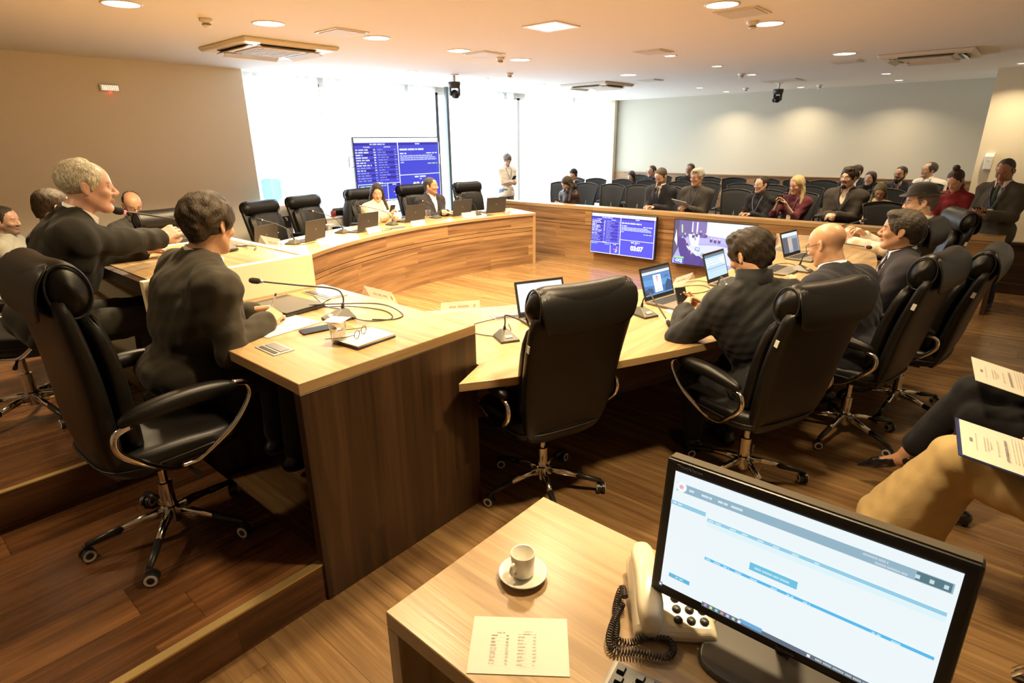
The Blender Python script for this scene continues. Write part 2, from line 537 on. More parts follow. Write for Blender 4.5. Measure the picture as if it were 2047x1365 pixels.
L_small = [(-6.76, 5.70, 'small ceiling downlight above the large screen on its stand'),
    (-6.78, 7.17, 'small ceiling downlight left of the hanging camera by the windows'),
    (-6.76, 8.60, 'small ceiling downlight nearest the curtains, left of the middle air conditioner'),
    (-6.90, 11.67, 'small ceiling downlight right below the middle air conditioner by the far corner'),
    (-3.50, 6.91, 'small ceiling downlight beside the white hatch in the ceiling centre'),
    (-3.52, 8.34, 'small ceiling downlight alone in the ceiling centre'),
    (-3.58, 9.83, 'small ceiling downlight touching the smoke detector left of the hanging camera'),
    (-5.16, 11.50, 'small ceiling downlight on the far ceiling, left one of the pair near the back wall'),
    (-5.19, 12.90, 'small ceiling downlight on the far ceiling, right one of the pair near the back wall'),
    (-3.74, 12.97, 'small ceiling downlight just right of the far hanging camera'),
    (-3.30, 12.95, 'small ceiling downlight close against the back wall, right of the hanging camera'),
    (-2.03, 11.34, 'small ceiling downlight below the right air conditioner'),
    (-2.08, 12.80, 'small ceiling downlight nearest the right end of the back wall'),
    (-0.38, 11.22, 'small ceiling downlight at the right edge above the jutting wall')]
for x, y, l in L_small:
    if (x, y) == (-3.30, 12.95): continue
    downlight(x, y, False, l, G2)
# unseen lamps: some carry on the rows, others are added to brighten near desks
for x, y, k in ((-3.5, -0.7, 0.5), (-2.0, 3.62, 1), (-2.0, 2.6, 0.9), (-2.06, 1.5, 0.85), (-0.62, 1.80, 1.15), (-3.5, 1.9, 1), (-0.4, 4.2, 0.45)):
    area_light('downlight_glow', (x, y, CEIL - 0.012), 0.23, LAMP_W * k, LAMP_COL)
e = empty('square_ceiling_light', (-3.38, 4.43, CEIL), 0, 'square recessed ceiling lamp over the middle of the hall', 'ceiling light')
m = MB()
for sx_, sy_, a, b in ((0, 0.16, 0.36, 0.04), (0, -0.16, 0.36, 0.04), (0.16, 0, 0.04, 0.28), (-0.16, 0, 0.04, 0.28)): m.box((sx_, sy_, -0.004), (a, b, 0.008))
m.build('frame', M_WHITEP, e)
MB().box((0, 0, -0.002), (0.28, 0.28, 0.004)).build('diffuser', M_LAMP, e)
area_light('downlight_glow', (-3.38, 4.43, CEIL - 0.012), 0.28, SQUARE_W, LAMP_COL, 'SQUARE')

def hatch(x, y, w_, label):
    e = empty('ceiling_hatch', (x, y, CEIL), 0, label, 'ceiling hatch', 'white square ceiling hatches')
    MB().box((0, 0, -0.004), (w_, w_, 0.008)).build('frame', M_WHITEP, e)
    MB().box((0, 0, -0.010), (w_ - 0.05, w_ - 0.05, 0.006)).build('panel', pbr('hatch_panel', (0.62, 0.62, 0.58), 0.6), e)
hatch(-4.87, 3.33, 0.34, 'white square ceiling hatch left, between two large downlights')
hatch(-4.91, 5.20, 0.34, 'white square ceiling hatch beside the centre smoke detector')
hatch(-1.96, 5.03, 0.34, 'grey-white square ceiling hatch at the top right')
hatch(-3.48, 6.46, 0.34, 'white square ceiling hatch in the centre of the ceiling')
hatch(-5.10, 9.40, 0.34, 'small-looking white hatch right of the middle air conditioner')
hatch(-2.12, 9.15, 0.34, 'white ceiling hatch just below the large downlight left of the right air conditioner')
hatch(-3.55, 11.2, 0.60, 'wide pale ceiling hatch right of the far hanging camera')

def detector(x, y, label, tilt=0):
    e = empty('smoke_detector', (x, y, CEIL), 0, label, 'smoke detector', 'round white smoke detectors')
    MB().lathe([(0.05, 0), (0.05, -0.02), (0.035, -0.028), (0.001, -0.028)], 20, cap=False).build('base', M_WHITEP, e, smooth=True)
    MB().lathe([(0.03, -0.028), (0.034, -0.05), (0.02, -0.062), (0.001, -0.062)], 20, cap=False).build('sensor_head', M_WHITEP, e, smooth=True)
    MB().lathe([(0.0345, -0.040), (0.0345, -0.046)], 20, cap=False).build('vent_slot', M_BLACKP, e)
for x, y, l in ((-5.11, 2.26, 'white smoke detector left, above the left air conditioner'), (-5.0, 5.57, 'white smoke detector beside the centre hatch'),
    (-6.0, 6.88, 'flat white detector near the windows below a large downlight'), (-2.03, 5.46, 'white smoke detector between the two large downlights at top right'),
    (-3.65, 9.58, 'white smoke detector left of a small downlight in the ceiling centre'), (-4.57, 12.3, 'flat white detector left of the far hanging camera'),
    (-3.35, 12.75, 'tiny smoke detector near the back wall right of the hanging camera')):
    detector(x, y, l)

def cassette(x, y, s_, rz, label):
    e = empty('air_conditioner', (x, y, CEIL), rz, label, 'air conditioner', 'ceiling cassette air conditioners')
    M_AC = pbr('ac_white', (0.70, 0.67, 0.60), 0.45)
    h = s_ / 2
    MB().loft([[(sx * k, sy * k, z) for sx, sy in ((-h, -h), (h, -h), (h, h), (-h, h))] for k, z in ((1.0, 0), (1.0, -0.018), (0.955, -0.04))]).build('panel', M_AC, e, bevel=0.012)
    g = MB().box((0, 0, -0.045), (s_ * 0.50, s_ * 0.50, 0.012)).build('intake_grille', pbr('ac_grille', (0.55, 0.52, 0.46), 0.5), e)
    m = MB()
    for k in range(13): m.box((0, -s_ * 0.22 + k * s_ * 0.44 / 12, -0.053), (s_ * 0.46, 0.008, 0.006))
    m.build('grille_slats', M_AC, g)
    for k in range(4):
        a = k * PI / 2
        c, sn = math.cos(a), math.sin(a)
        M4 = Matrix.Rotation(a, 3, 'Z')
        o = MB().box(M4 @ Vector((s_ * 0.36, 0, -0.041)), (s_ * 0.085, s_ * 0.58, 0.006), M4).build('air_outlet', M_BLACKP, e)
        MB().box(M4 @ Vector((s_ * 0.385, 0, -0.055)), (s_ * 0.075, s_ * 0.58, 0.006), M4 @ Euler((0, R(28), 0)).to_matrix()).build('louvre', M_AC, o)
    return e
cassette(-6.12, 3.30, 1.0, 0, 'open-louvred ceiling air conditioner left, in front of the beige wall')
cassette(-6.15, 9.42, 0.95, 0, 'ceiling air conditioner in the middle distance near the windows')
cassette(-1.22, 9.2, 0.95, 0, 'ceiling air conditioner on the right above the audience')

def ptz(x, y, drop, rz, label, tilt):
    e = empty('hanging_camera', (x, y, CEIL), rz, label, 'camera', 'black dome cameras hanging from the ceiling')
    MB().lathe([(0.065, 0), (0.065, -0.012), (0.02, -0.018), (0.02, -drop)], 20).build('ceiling_mount', M_WHITEP, e, smooth=False)
    MB().lathe([(0.001, -drop), (0.085, -drop), (0.09, -drop - 0.02), (0.08, -drop - 0.075), (0.06, -drop - 0.085), (0.001, -drop - 0.085)], 24, cap=False).build('camera_base', M_DKPLAST, e, smooth=True)
    y_ = MB()
    for s_ in (-1, 1): y_.box((0, s_ * 0.07, -drop - 0.13), (0.05, 0.02, 0.12))
    y_.build('yoke', M_BLACKP, e, bevel=0.006)
    b = MB().sphere((0, 0, -drop - 0.165), (0.075, 0.06, 0.06), 20, 12, Euler((0, tilt, 0)).to_matrix()).build('camera_body', M_BLACKP, e, smooth=True)
    M3 = Euler((0, tilt, 0)).to_matrix()
    MB().lathe([(0.038, 0.05), (0.038, 0.085), (0.028, 0.088), (0.024, 0.07), (0.001, 0.07)], 20, c=(0, 0, -drop - 0.165), M=M3 @ Matrix.Rotation(R(90), 3, 'Y'), cap=False).build('lens', pbr('lens_glass', (0.02, 0.03, 0.04), 0.08), b, smooth=True)
ptz(-6.68, 6.42, 0.10, R(-20), 'black remote camera hanging near the window wall beside the grey post', R(20))
ptz(-3.72, 11.6, 0.11, R(-115), 'black remote camera hanging in front of the far wall', R(15))

# wall fittings
e = empty('emergency_light', (XL, 2.365, 2.37), 0, 'slatted white emergency lamp with red indicator high on the beige wall', 'emergency light')
MB().box((0.025, 0, 0), (0.05, 0.20, 0.07)).build('housing', M_WHITEP, e, bevel=0.008)
m = MB()
for k in range(9): m.box((0.053, -0.075 + k * 0.0187, 0), (0.008, 0.010, 0.055))
m.build('tube_slats', pbr('lamp_slats', (0.9, 0.86, 0.75), 0.4, emit=(1, 0.9, 0.7), estr=0.6), e)
MB().sphere((0.03, -0.0, -0.045), 0.009).build('red_indicator', emis('red_led', (1, 0.03, 0.03), 6.0), e)
e = empty('sanitizer_dispenser', (-0.52, 11.8, 1.36), 0, 'white wall dispenser on the jutting cream wall behind the standing man', 'dispenser')
MB().loft([[(x * k, y * q - 0.001, z) for x, y in ((-0.06, 0), (0.06, 0), (0.06, -0.09), (-0.06, -0.09))] for z, k, q in ((-0.13, 0.8, 0.75), (-0.1, 0.85, 0.9), (0.08, 1.0, 1.0), (0.13, 0.95, 0.7))]).build('body', M_WHITEP, e, bevel=0.015)
MB().box((0, -0.086, 0.02), (0.035, 0.01, 0.02)).build('push_button', pbr('pale_grey', (0.5, 0.5, 0.48), 0.5), e, bevel=0.004)
# ================================================================ DESKS AND BARRIERS
def arc(cx, cy, r, a0, a1, n):
    return [(cx + r * math.cos(a0 + (a1 - a0) * k / n), cy + r * math.sin(a0 + (a1 - a0) * k / n)) for k in range(n + 1)]

def slab(poly, z0, z1, name, mat, parent, grain='x'):
    return MB().prism(poly, z0, z1).build(name, mat, parent, grain=grain, bevel=0.002, seg=1)

def curved_panel(pts, th, z0, z1, name, mat, parent, u0=0.0):
    """a standing panel that follows pts; UVs run along the arc"""
    m = MB()
    n = len(pts)
    P = [Vector((p[0], p[1], 0)) for p in pts]
    off = []
    for i in range(n):
        t = (P[min(i + 1, n - 1)] - P[max(i - 1, 0)]).normalized()
        off.append(P[i] + Vector((-t.y, t.x, 0)) * th)
    L = [0]
    for i in range(1, n): L.append(L[-1] + (P[i] - P[i - 1]).length)
    V, F, U = [], [], []
    for i in range(n):
        for q in (P[i], off[i]):
            for z in (z0, z1): V.append((q.x, q.y, z))
    for i in range(n - 1):
        a, b = 4 * i, 4 * i + 4
        ua, ub = L[i] + u0, L[i + 1] + u0
        F.append((a, b, b + 1, a + 1)); U.append([(ua, z0), (ub, z0), (ub, z1), (ua, z1)])
        F.append((a + 2, a + 3, b + 3, b + 2)); U.append([(ua, z0), (ua, z1), (ub, z1), (ub, z0)])
        F.append((a + 1, b + 1, b + 3, a + 3)); U.append([(ua, z1), (ub, z1), (ub, z1 + th), (ua, z1 + th)])
        F.append((a, a + 2, b + 2, b)); U.append([(ua, z0), (ua, z0 - th), (ub, z0 - th), (ub, z0)])
    for a, s_ in ((0, 1), (4 * (n - 1), -1)):
        F.append((a, a + 1, a + 3, a + 2)); U.append([(0, z0), (0, z1), (th, z1), (th, z0)])
    m.add(V, F, U)
    return m.build(name, mat, parent)

def grooved_front(pts, parent, z_top, z_bot=0.0, th=0.03):
    g = [z_bot, z_top * 0.69, z_top * 0.765, z_top]
    for i in range(3):
        curved_panel(pts, th, g[i] + (0.004 if i else 0), g[i + 1] - 0.004, 'front_panel', W_PANEL, parent, u0=i * 0.61)
    P = [(p[0], p[1]) for p in pts]
    n = len(P); q = []
    for i in range(n):
        a, b = Vector(P[max(i - 1, 0)]), Vector(P[min(i + 1, n - 1)])
        t = (b - a).normalized()
        q.append((P[i][0] - t.y * 0.008, P[i][1] + t.x * 0.008))
    curved_panel(q, 0.016, z_bot, z_top - 0.01, 'groove_backing', M_GROOVE, parent)

# left curved bench
cx, cy, r0 = -1.343, 5.111, 4.314
a0, a1 = R(218.5), R(158.5)
inner = arc(cx, cy, r0, a0, a1, 44)
outer = arc(cx, cy, r0 + 0.80, a0, a1, 44)
e = empty('curved_bench', (0, 0, 0), 0, 'long curved wooden bench desk on the left with laptops and name cards', 'desk')
slab(inner + outer[::-1], 0.712, 0.752, 'desk_top', W_TOP, e, 'y')
pn = arc(cx, cy, r0 + 0.012, a1, a0, 44)
grooved_front(pn[::-1], e, 0.7125)
def end_panel(p, q, z1, parent, mat=W_SIDE_SHADED, th=0.04):
    p, q = Vector((*p, 0)), Vector((*q, 0))
    c = (p + q) / 2; a = math.atan2((q - p).y, (q - p).x)
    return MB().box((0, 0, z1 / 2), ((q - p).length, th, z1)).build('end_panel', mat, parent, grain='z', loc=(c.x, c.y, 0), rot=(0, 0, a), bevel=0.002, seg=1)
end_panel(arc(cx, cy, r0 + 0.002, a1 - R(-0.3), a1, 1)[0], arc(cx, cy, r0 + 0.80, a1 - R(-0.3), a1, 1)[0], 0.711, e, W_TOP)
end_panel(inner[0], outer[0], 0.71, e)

# right curved bench
cx2, cy2, r2 = -5.95, 5.05, 4.31
ina = arc(cx2, cy2, r2, R(-49.2), R(23.0), 44)
oc = (-6.203, 4.675); orr = 5.469
b0 = math.atan2(1.49 - oc[1], -1.79 - oc[0]); b1 = math.atan2(6.86 - oc[1], -1.18 - oc[0])
outa = arc(oc[0], oc[1], orr, b0, b1, 44)
e = empty('curved_bench', (0, 0, 0), 0, 'long curved wooden bench desk on the right where the jacketed men sit', 'desk')
ina[0] = (ina[0][0], 1.80)
slab([(-1.785, 1.80)] + outa[1:] + ina[::-1], 0.712, 0.752, 'desk_top', W_TOP, e, 'y')
pn = [(p[0] - 0.0, p[1]) for p in arc(cx2, cy2, r2 + 0.035, R(-48.5), R(23.0), 44)]
grooved_front(pn, e, 0.7125)
end_panel(ina[-1], outa[-1], 0.71, e)


# the presidency desks
def wing(x0, x1, label, zf=0.17, side=None):
    e = empty('presidency_desk', ((x0 + x1) / 2, 1.345, 0), 0, label, 'desk')
    w_ = x1 - x0
    MB().box((0, 0, 0.931), (w_, 0.89, 0.044)).build('desk_top', W_TOP, e, grain='x', bevel=0.002, seg=1)
    MB().box((0, 0.425, 0.455), (w_ - 0.09, 0.03, 0.905)).build('front_panel', W_PANEL, e, grain='x')
    for s_ in (1, -1):
        MB().box((s_ * (w_ / 2 - 0.022), 0, 0.454), (0.044, 0.89, 0.908)).build('side_panel', W_SIDE_SHADED, e, grain='z', bevel=0.002, seg=1)
    return e
wing(-3.068, -1.788, 'near wooden desk wing with vertical-grain side, in front of the man holding a pen')
wing(-5.42, -4.155, 'far wooden desk wing beyond the cream-fronted central desk')
e = empty('central_desk', (-3.61, 1.30, 0), 0, 'raised central desk with cream lacquered front and side panels', 'desk')
MB().box((0, 0, 1.112), (1.00, 0.80, 0.044)).build('desk_top', W_TOP, e, grain='x')
MB().box((0.52, 0, 0.57), (0.044, 0.89, 1.139)).build('side_panel', M_CREAM, e, bevel=0.002, seg=1)
MB().box((-0.52, 0, 0.57), (0.044, 0.89, 1.139)).build('side_panel', M_CREAM, e, bevel=0.002, seg=1)
MB().box((0, 0.424, 0.57), (0.996, 0.044, 1.139)).build('front_panel', M_CREAM, e)
MB().box((0, -0.42, 1.10), (0.996, 0.04, 0.06)).build('rear_edge', W_SIDE_SHADED, e)

# audience barrier
e = empty('audience_barrier', (-3.48, 7.5, 0), 0, 'long low wooden barrier carrying two screens in front of the audience', 'barrier')
MB().box((0, 0.03, 0.775), (6.86, 0.20, 0.05)).build('barrier_top', W_TOP, e, grain='x', bevel=0.002, seg=1)
grooved_front([(-3.42, -0.065), (-1.5, -0.065), (0.3, -0.065), (3.38, -0.065)], e, 0.75)
MB().box((0, 0.06, 0.375), (6.8, 0.03, 0.75)).build('back_panel', W_SIDE_SHADED, e, grain='x')
MB().box((3.40, 0.02, 0.375), (0.04, 0.17, 0.75)).build('end_panel', W_SIDE_SHADED, e, grain='z')
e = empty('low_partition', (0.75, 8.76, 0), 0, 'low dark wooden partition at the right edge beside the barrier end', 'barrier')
MB().box((0, 0, 0.575), (1.70, 0.10, 0.03)).build('partition_top', W_SIDE_SHADED, e, grain='x')
MB().box((0, 0, 0.34), (1.68, 0.06, 0.44)).build('partition_panel', W_SIDE_SHADED, e, grain='x')
MB().box((0, -0.02, 0.06), (1.70, 0.12, 0.12)).build('plinth', W_SIDE_SHADED, e, grain='x')

# assistant's table in the foreground
e = empty('side_table', (0.05, 0.867, 0), 0, 'light wooden table in the foreground holding cup, telephone and monitor', 'table')
MB().box((0, 0, 0.7275), (1.89, 0.58, 0.045)).build('table_top', W_TOP, e, grain='x', bevel=0.002, seg=1)
MB().box((-0.925, 0, 0.3525), (0.040, 0.58, 0.705)).build('side_panel', W_TOP, e, grain='z', bevel=0.002, seg=1)
MB().box((0.925, 0, 0.3525), (0.040, 0.58, 0.705)).build('side_panel', W_TOP, e, grain='z', bevel=0.002, seg=1)
MB().box((0, 0.20, 0.45), (1.80, 0.02, 0.50)).build('modesty_panel', W_SIDE_SHADED, e, grain='x')

# ================================================================ FLAT PICTURES (screens, prints)
def poster(name, parent, items, loc=(0, 0, 0), rot=(0, 0, 0), glow=None, kids=()):
    """items: (colour, [polygon points]) in metres, x right, y up, drawn in order as thin layers"""
    m = MB(); mats = []; idx = []
    for i, (c, poly) in enumerate(items):
        z = 0.0003 + i * 0.000035
        m.add([(p[0], p[1], z) for p in poly], [tuple(range(len(poly)))])
        if c not in mats: mats.append(c)
        idx.append(mats.index(c))
    def mt(c):
        k = 'pc_%d_%d_%d_%s' % (round(c[0] * 255), round(c[1] * 255), round(c[2] * 255), glow)
        return emis(k, c, glow) if glow else pbr(k, c, 0.7)
    o = m.build(name, mt(mats[0]), parent, loc=loc, rot=rot, recalc=False)
    for c in mats[1:]: o.data.materials.append(mt(c))
    for p, k in zip(o.data.polygons, idx): p.material_index = k
    return o
def rc(x0, y0, x1, y1): return [(x0, y0), (x1, y0), (x1, y1), (x0, y1)]
def words(c, x0, y, x1, h, rnd, gap=0.8):
    """a row of little letter strokes between x0 and x1"""
    out = []; x = x0
    while x < x1 - h * 0.4:
        n = rnd.randint(3, 9)
        for k in range(n):
            wd = h * rnd.uniform(0.35, 0.62)
            if x + wd > x1: break
            out.append((c, rc(x, y - h * 0.5, x + wd, y + h * 0.5)))
            x += wd + h * 0.13
        x += h * gap
    return out

BL, BD, WH = (0.05, 0.06, 0.62), (0.025, 0.015, 0.28), (0.85, 0.9, 1.0)
BR, GN, PK = (0.10, 0.14, 0.80), (0.45, 0.8, 0.25), (0.9, 0.2, 0.45)
def board(parent, W, H, yoff, glow):
    rnd = random.Random(3)
    X = lambda u: (u - 0.5) * W
    Y = lambda v: (0.5 - v) * H
    I = [(BL, rc(-W / 2, -H / 2, W / 2, H / 2)), (WH, rc(-W / 2, Y(0.075), W / 2, H / 2))]
    I += [(BD, rc(X(0), Y(0.115), X(0.475), Y(0.085))), (BD, rc(X(0.485), Y(0.115), X(1), Y(0.085)))]
    I += words(WH, X(0.17), Y(0.10), X(0.34), 0.018 * H, rnd)
    I += words(WH, X(0.70), Y(0.10), X(0.77), 0.018 * H, rnd)
    wl = [0.30, 0.31, 0.15, 0.27, 0.30, 0.21, 0.33, 0.0, 0.19, 0.0, 0.0, 0.0, 0.0]
    for k in range(13):
        v = 0.185 + k * 0.040
        if k % 2 == 0: I.append((BD, rc(X(0.0), Y(v + 0.018), X(0.235), Y(v - 0.018))))
        if k % 2 == 1: I.append((BD, rc(X(0.245), Y(v + 0.018), X(0.475), Y(v - 0.018))))
        c = WH if wl[k] else (0.32, 0.36, 0.85)
        I += words(c, X(0.008), Y(v), X(0.008 + 0.5 * (wl[k] or rnd.uniform(0.2, 0.34))), 0.020 * H, rnd)
        I += words(c, X(0.205), Y(v), X(0.230), 0.020 * H, rnd)
        I += words((0.30, 0.33, 0.82), X(0.25), Y(v), X(rnd.uniform(0.31, 0.38)), 0.018 * H, rnd)
        I += words((0.30, 0.33, 0.82), X(0.44), Y(v), X(0.468), 0.018 * H, rnd)
    for a, b, c_, d in ((0.475, 0.075, 0.485, 1.0), (0, 0.715, 0.475, 0.725), (0.485, 0.60, 1.0, 0.612), (0.325, 0.725, 0.333, 1.0), (0, 0.985, 1, 1.0), (0.992, 0.075, 1, 1)):
        I.append((WH, rc(X(a), Y(d), X(c_), Y(b))))
    I.append((WH, rc(X(0.0), Y(0.985), X(0.004), Y(0.725))))
    I += words(WH, X(0.50), Y(0.19), X(0.80), 0.03 * H, rnd, 0.5)
    I += words(WH, X(0.50), Y(0.255), X(0.58), 0.022 * H, rnd)
    I += words(WH, X(0.83), Y(0.255), X(0.97), 0.02 * H, rnd)
    for k in range(3): I += words((0.6, 0.65, 0.98), X(0.50), Y(0.295 + k * 0.032), X((0.91, 0.95, 0.96)[k]), 0.021 * H, rnd, 0.4)
    I += words((0.6, 0.65, 0.98), X(0.50), Y(0.40), X(0.54), 0.021 * H, rnd)
    I += words(GN, X(0.84), Y(0.43), X(0.97), 0.02 * H, rnd)
    I += words(WH, X(0.20), Y(0.705), X(0.27), 0.02 * H, rnd)
    I += words(GN, X(0.02), Y(0.755), X(0.13), 0.02 * H, rnd)
    I += words(GN, X(0.24), Y(0.755), X(0.315), 0.018 * H, rnd)
    I.append((BD, rc(X(0.333), Y(0.76), X(0.475), Y(0.73))))
    I += words(WH, X(0.38), Y(0.745), X(0.43), 0.018 * H, rnd)
    I += words(GN, X(0.435), Y(0.80), X(0.455), 0.022 * H, rnd)
    I += words(PK, X(0.425), Y(0.835), X(0.455), 0.022 * H, rnd)
    I += words((0.95, 0.45, 0.35), X(0.39), Y(0.865), X(0.455), 0.02 * H, rnd)
    I += words(WH, X(0.42), Y(0.895), X(0.455), 0.02 * H, rnd)
    I += words(WH, X(0.41), Y(0.925), X(0.455), 0.022 * H, rnd)
    I += words(WH, X(0.66), Y(0.645), X(0.80), 0.028 * H, rnd)
    I += words((0.6, 0.65, 0.98), X(0.72), Y(0.685), X(0.75), 0.02 * H, rnd)
    s = poster('screen_picture', parent, I, (0, yoff, 0), (R(90), 0, 0), glow)
    z = 0.008
    MW = emis('text_glow_%s' % glow, WH, glow * 1.3)
    text('clock_digits', '03:07', 0.155 * H, MW, s, (X(0.74), Y(0.80), z), bold=0.006 * H)
    text('heading_titulares', 'TITULARES', 0.026 * H, MW, s, (X(0.13), Y(0.145), z))
    text('heading_suplentes', 'SUPLENTES', 0.026 * H, MW, s, (X(0.36), Y(0.145), z))
    return s

def flat_tv(name, loc, W, H, rz, label, glow, rx=0.0):
    e = empty(name, loc, rz, label, 'screen')
    e.rotation_euler = (rx, 0, rz)
    MB().box((0, 0.02, 0), (W + 0.022, 0.04, H + 0.024)).build('bezel', M_BLACKP, e, bevel=0.003)
    MB().box((0, 0.052, 0), (W * 0.6, 0.03, H * 0.6)).build('rear_housing', M_BLACKP, e, bevel=0.008)
    return e
e = flat_tv('wall_screen', (-4.283, 7.352, 0.441), 1.045, 0.578, 0, 'left blue voting screen fixed to the audience barrier', 1)
board(e, 1.045, 0.578, -0.0012, 1.3)
e = flat_tv('wall_screen', (-2.945, 7.352, 0.435), 1.07, 0.585, 0, 'right screen on the barrier showing live video of the hall', 1)
W_, H_ = 1.07, 0.585
px_ = lambda *a: [((u - 0.5) * W_, (0.5 - v) * H_) for u, v in a]
V = [((0.42, 0.42, 0.85), px_((0, 1), (1, 1), (1, 0), (0, 0))),
    ((0.10, 0.09, 0.20), px_((0, 0.9), (0.1, 0.5), (0.12, 0), (0, 0))),
    ((0.16, 0.13, 0.38), px_((0.06, 0.36), (0.42, 0.36), (0.42, 0), (0.06, 0))),
    ((0.22, 0.18, 0.48), px_((0.25, 0.30), (0.42, 0.30), (0.42, 0), (0.25, 0))),
    ((0.80, 0.88, 1.0), px_((0.42, 0.30), (1, 0.36), (1, 0), (0.42, 0))),
    ((0.45, 0.50, 0.95), px_((0.80, 0.34), (1, 0.40), (1, 0.14), (0.84, 0.12))),
    ((0.85, 0.88, 1.0), px_((0.29, 0.02), (0.31, 0.02), (0.31, 0.25), (0.29, 0.25))),
    ((0.80, 0.85, 1.0), px_((0.23, 0.02), (0.245, 0.02), (0.25, 0.25), (0.23, 0.25))),
    ((0.55, 0.75, 0.35), px_((0.09, 0.10), (0.11, 0.10), (0.12, 0.28), (0.10, 0.28))),
    ((0.80, 0.85, 1.0), px_((0.01, 0.46), (0.03, 0.2), (0.05, 0.46), (0.05, 0.6))),
    ((0.50, 0.50, 0.85), px_((0.08, 0.42), (0.60, 0.33), (0.95, 0.42), (0.95, 0.50), (0.60, 0.44), (0.10, 0.56))),
    ((0.70, 0.74, 1.0), px_((0.14, 0.56), (0.55, 0.50), (0.95, 0.58), (0.90, 0.95), (0.42, 0.84), (0.25, 0.70))),
    ((0.95, 0.97, 1.0), px_((0.19, 0.30), (0.34, 0.30), (0.33, 0.56), (0.24, 0.56))),
    ((0.30, 0.35, 0.55), px_((0.275, 0.37), (0.295, 0.37), (0.295, 0.43), (0.275, 0.43))),
    ((0.07, 0.05, 0.30), px_((0.05, 0.42), (0.14, 0.40), (0.26, 0.68), (0.34, 0.76), (0.44, 0.86), (0.50, 1), (0.15, 1), (0.08, 0.7))),
    ((0.05, 0.04, 0.22), px_((0.40, 0.82), (0.62, 0.90), (0.66, 1), (0.36, 1))),
    ((0.75, 0.80, 1.0), px_((0.16, 0.54), (0.24, 0.60), (0.36, 0.76), (0.32, 0.78), (0.20, 0.64)))]
for (a, b) in ((0.13, 0.28), (0.24, 0.27), (0.28, 0.24), (0.33, 0.20), (0.40, 0.24), (0.47, 0.33), (0.52, 0.34), (0.57, 0.34), (0.16, 0.46), (0.20, 0.62), (0.23, 0.70)):
    V.append(((0.10, 0.08, 0.32), px_((a, b + 0.11), (a + 0.035, b + 0.11), (a + 0.035, b + 0.04), (a, b + 0.04))))
    V.append(((0.85, 0.60, 0.62), px_((a + 0.01, b + 0.045), (a + 0.027, b + 0.045), (a + 0.027, b), (a + 0.01, b))))
for a, b in ((0.38, 0.70), (0.30, 0.58), (0.55, 0.66)):
    V.append(((0.15, 0.15, 0.35), px_((a, b), (a + 0.055, b + 0.01), (a + 0.05, b + 0.09), (a - 0.01, b + 0.07))))
    V.append(((0.45, 0.85, 0.85), px_((a + 0.005, b + 0.01), (a + 0.05, b + 0.02), (a + 0.045, b + 0.07), (a, b + 0.06))))
V += [((0.10, 0.15, 0.75), px_((0.03, 0.99), (0.155, 0.99), (0.155, 0.86), (0.03, 0.86))), ((0.35, 0.9, 0.3), px_((0.03, 0.87), (0.155, 0.87), (0.155, 0.83), (0.03, 0.83)))]
s = poster('screen_picture', e, V, (0, -0.0012, 0), (R(90), 0, 0), 0.95)
text('caption_letters', 'CCJ', 0.085 * H_, emis('text_glow_v', WH, 1.4), s, ((0.092 - 0.5) * W_, (0.5 - 0.925) * H_, 0.006), bold=0.003, sx=1.15)

# big screen on a wheeled stand by the windows
e = flat_tv('stand_screen', (-7.60, 6.035, 1.355), 1.655, 0.93, R(90), 'tall-standing blue voting screen in front of the curtains', 1)
board(e, 1.655, 0.93, -0.0012, 1.0)
M_STAND = pbr('stand_metal', (0.04, 0.045, 0.05), 0.4, 0.5)
for s_ in (-1, 1): MB().box((s_ * 0.28, 0.09, -0.58), (0.07, 0.05, 1.45)).build('stand_post', M_STAND, e)
for s_ in (-1, 1): MB().box((s_ * 0.36, 0.09, -1.30), (0.06, 0.62, 0.05)).build('stand_foot', M_STAND, e, bevel=0.006)
sh = MB().box((0, 0.05, -0.64), (0.72, 0.36, 0.02)).build('shelf', M_STAND, e)
for s_ in (-1, 1): MB().tube([(s_ * 0.83, 0.06, 0.2), (s_ * 0.90, 0.05, 0.2), (s_ * 0.90, 0.05, 0.05), (s_ * 0.83, 0.06, 0.05)], 0.008, 8).build('side_handle', M_METAL, e)
# ================================================================ CHAIRS
def sup(a, b, n=28, p=0.55):
    out = []
    for k in range(n):
        t = 2 * PI * k / n
        c, s_ = math.cos(t), math.sin(t)
        out.append((a * abs(c) ** p * (1 if c >= 0 else -1), b * abs(s_) ** p * (1 if s_ >= 0 else -1)))
    return out

def back_loft(curve, wid, thk, p=0.55, n=32, ripple=0.0):
    """sections across a curve in the XZ plane"""
    C = [Vector((c[0], 0, c[1])) for c in curve]
    S = []
    m = len(C)
    for i in range(m):
        t = (C[min(i + 1, m - 1)] - C[max(i - 1, 0)]).normalized()
        nrm = Vector((t.z, 0, -t.x))       # towards the front
        q = []
        for a, b in sup(thk[i] / 2, wid[i] / 2, n, p):
            if ripple and a > 0:
                a += ripple * (i / m) ** 2 * math.sin(b * 95) * math.exp(-abs(b) * 2)
            q.append(C[i] + nrm * a + Vector((0, b, 0)))
        S.append(q)
    return MB().loft(S)

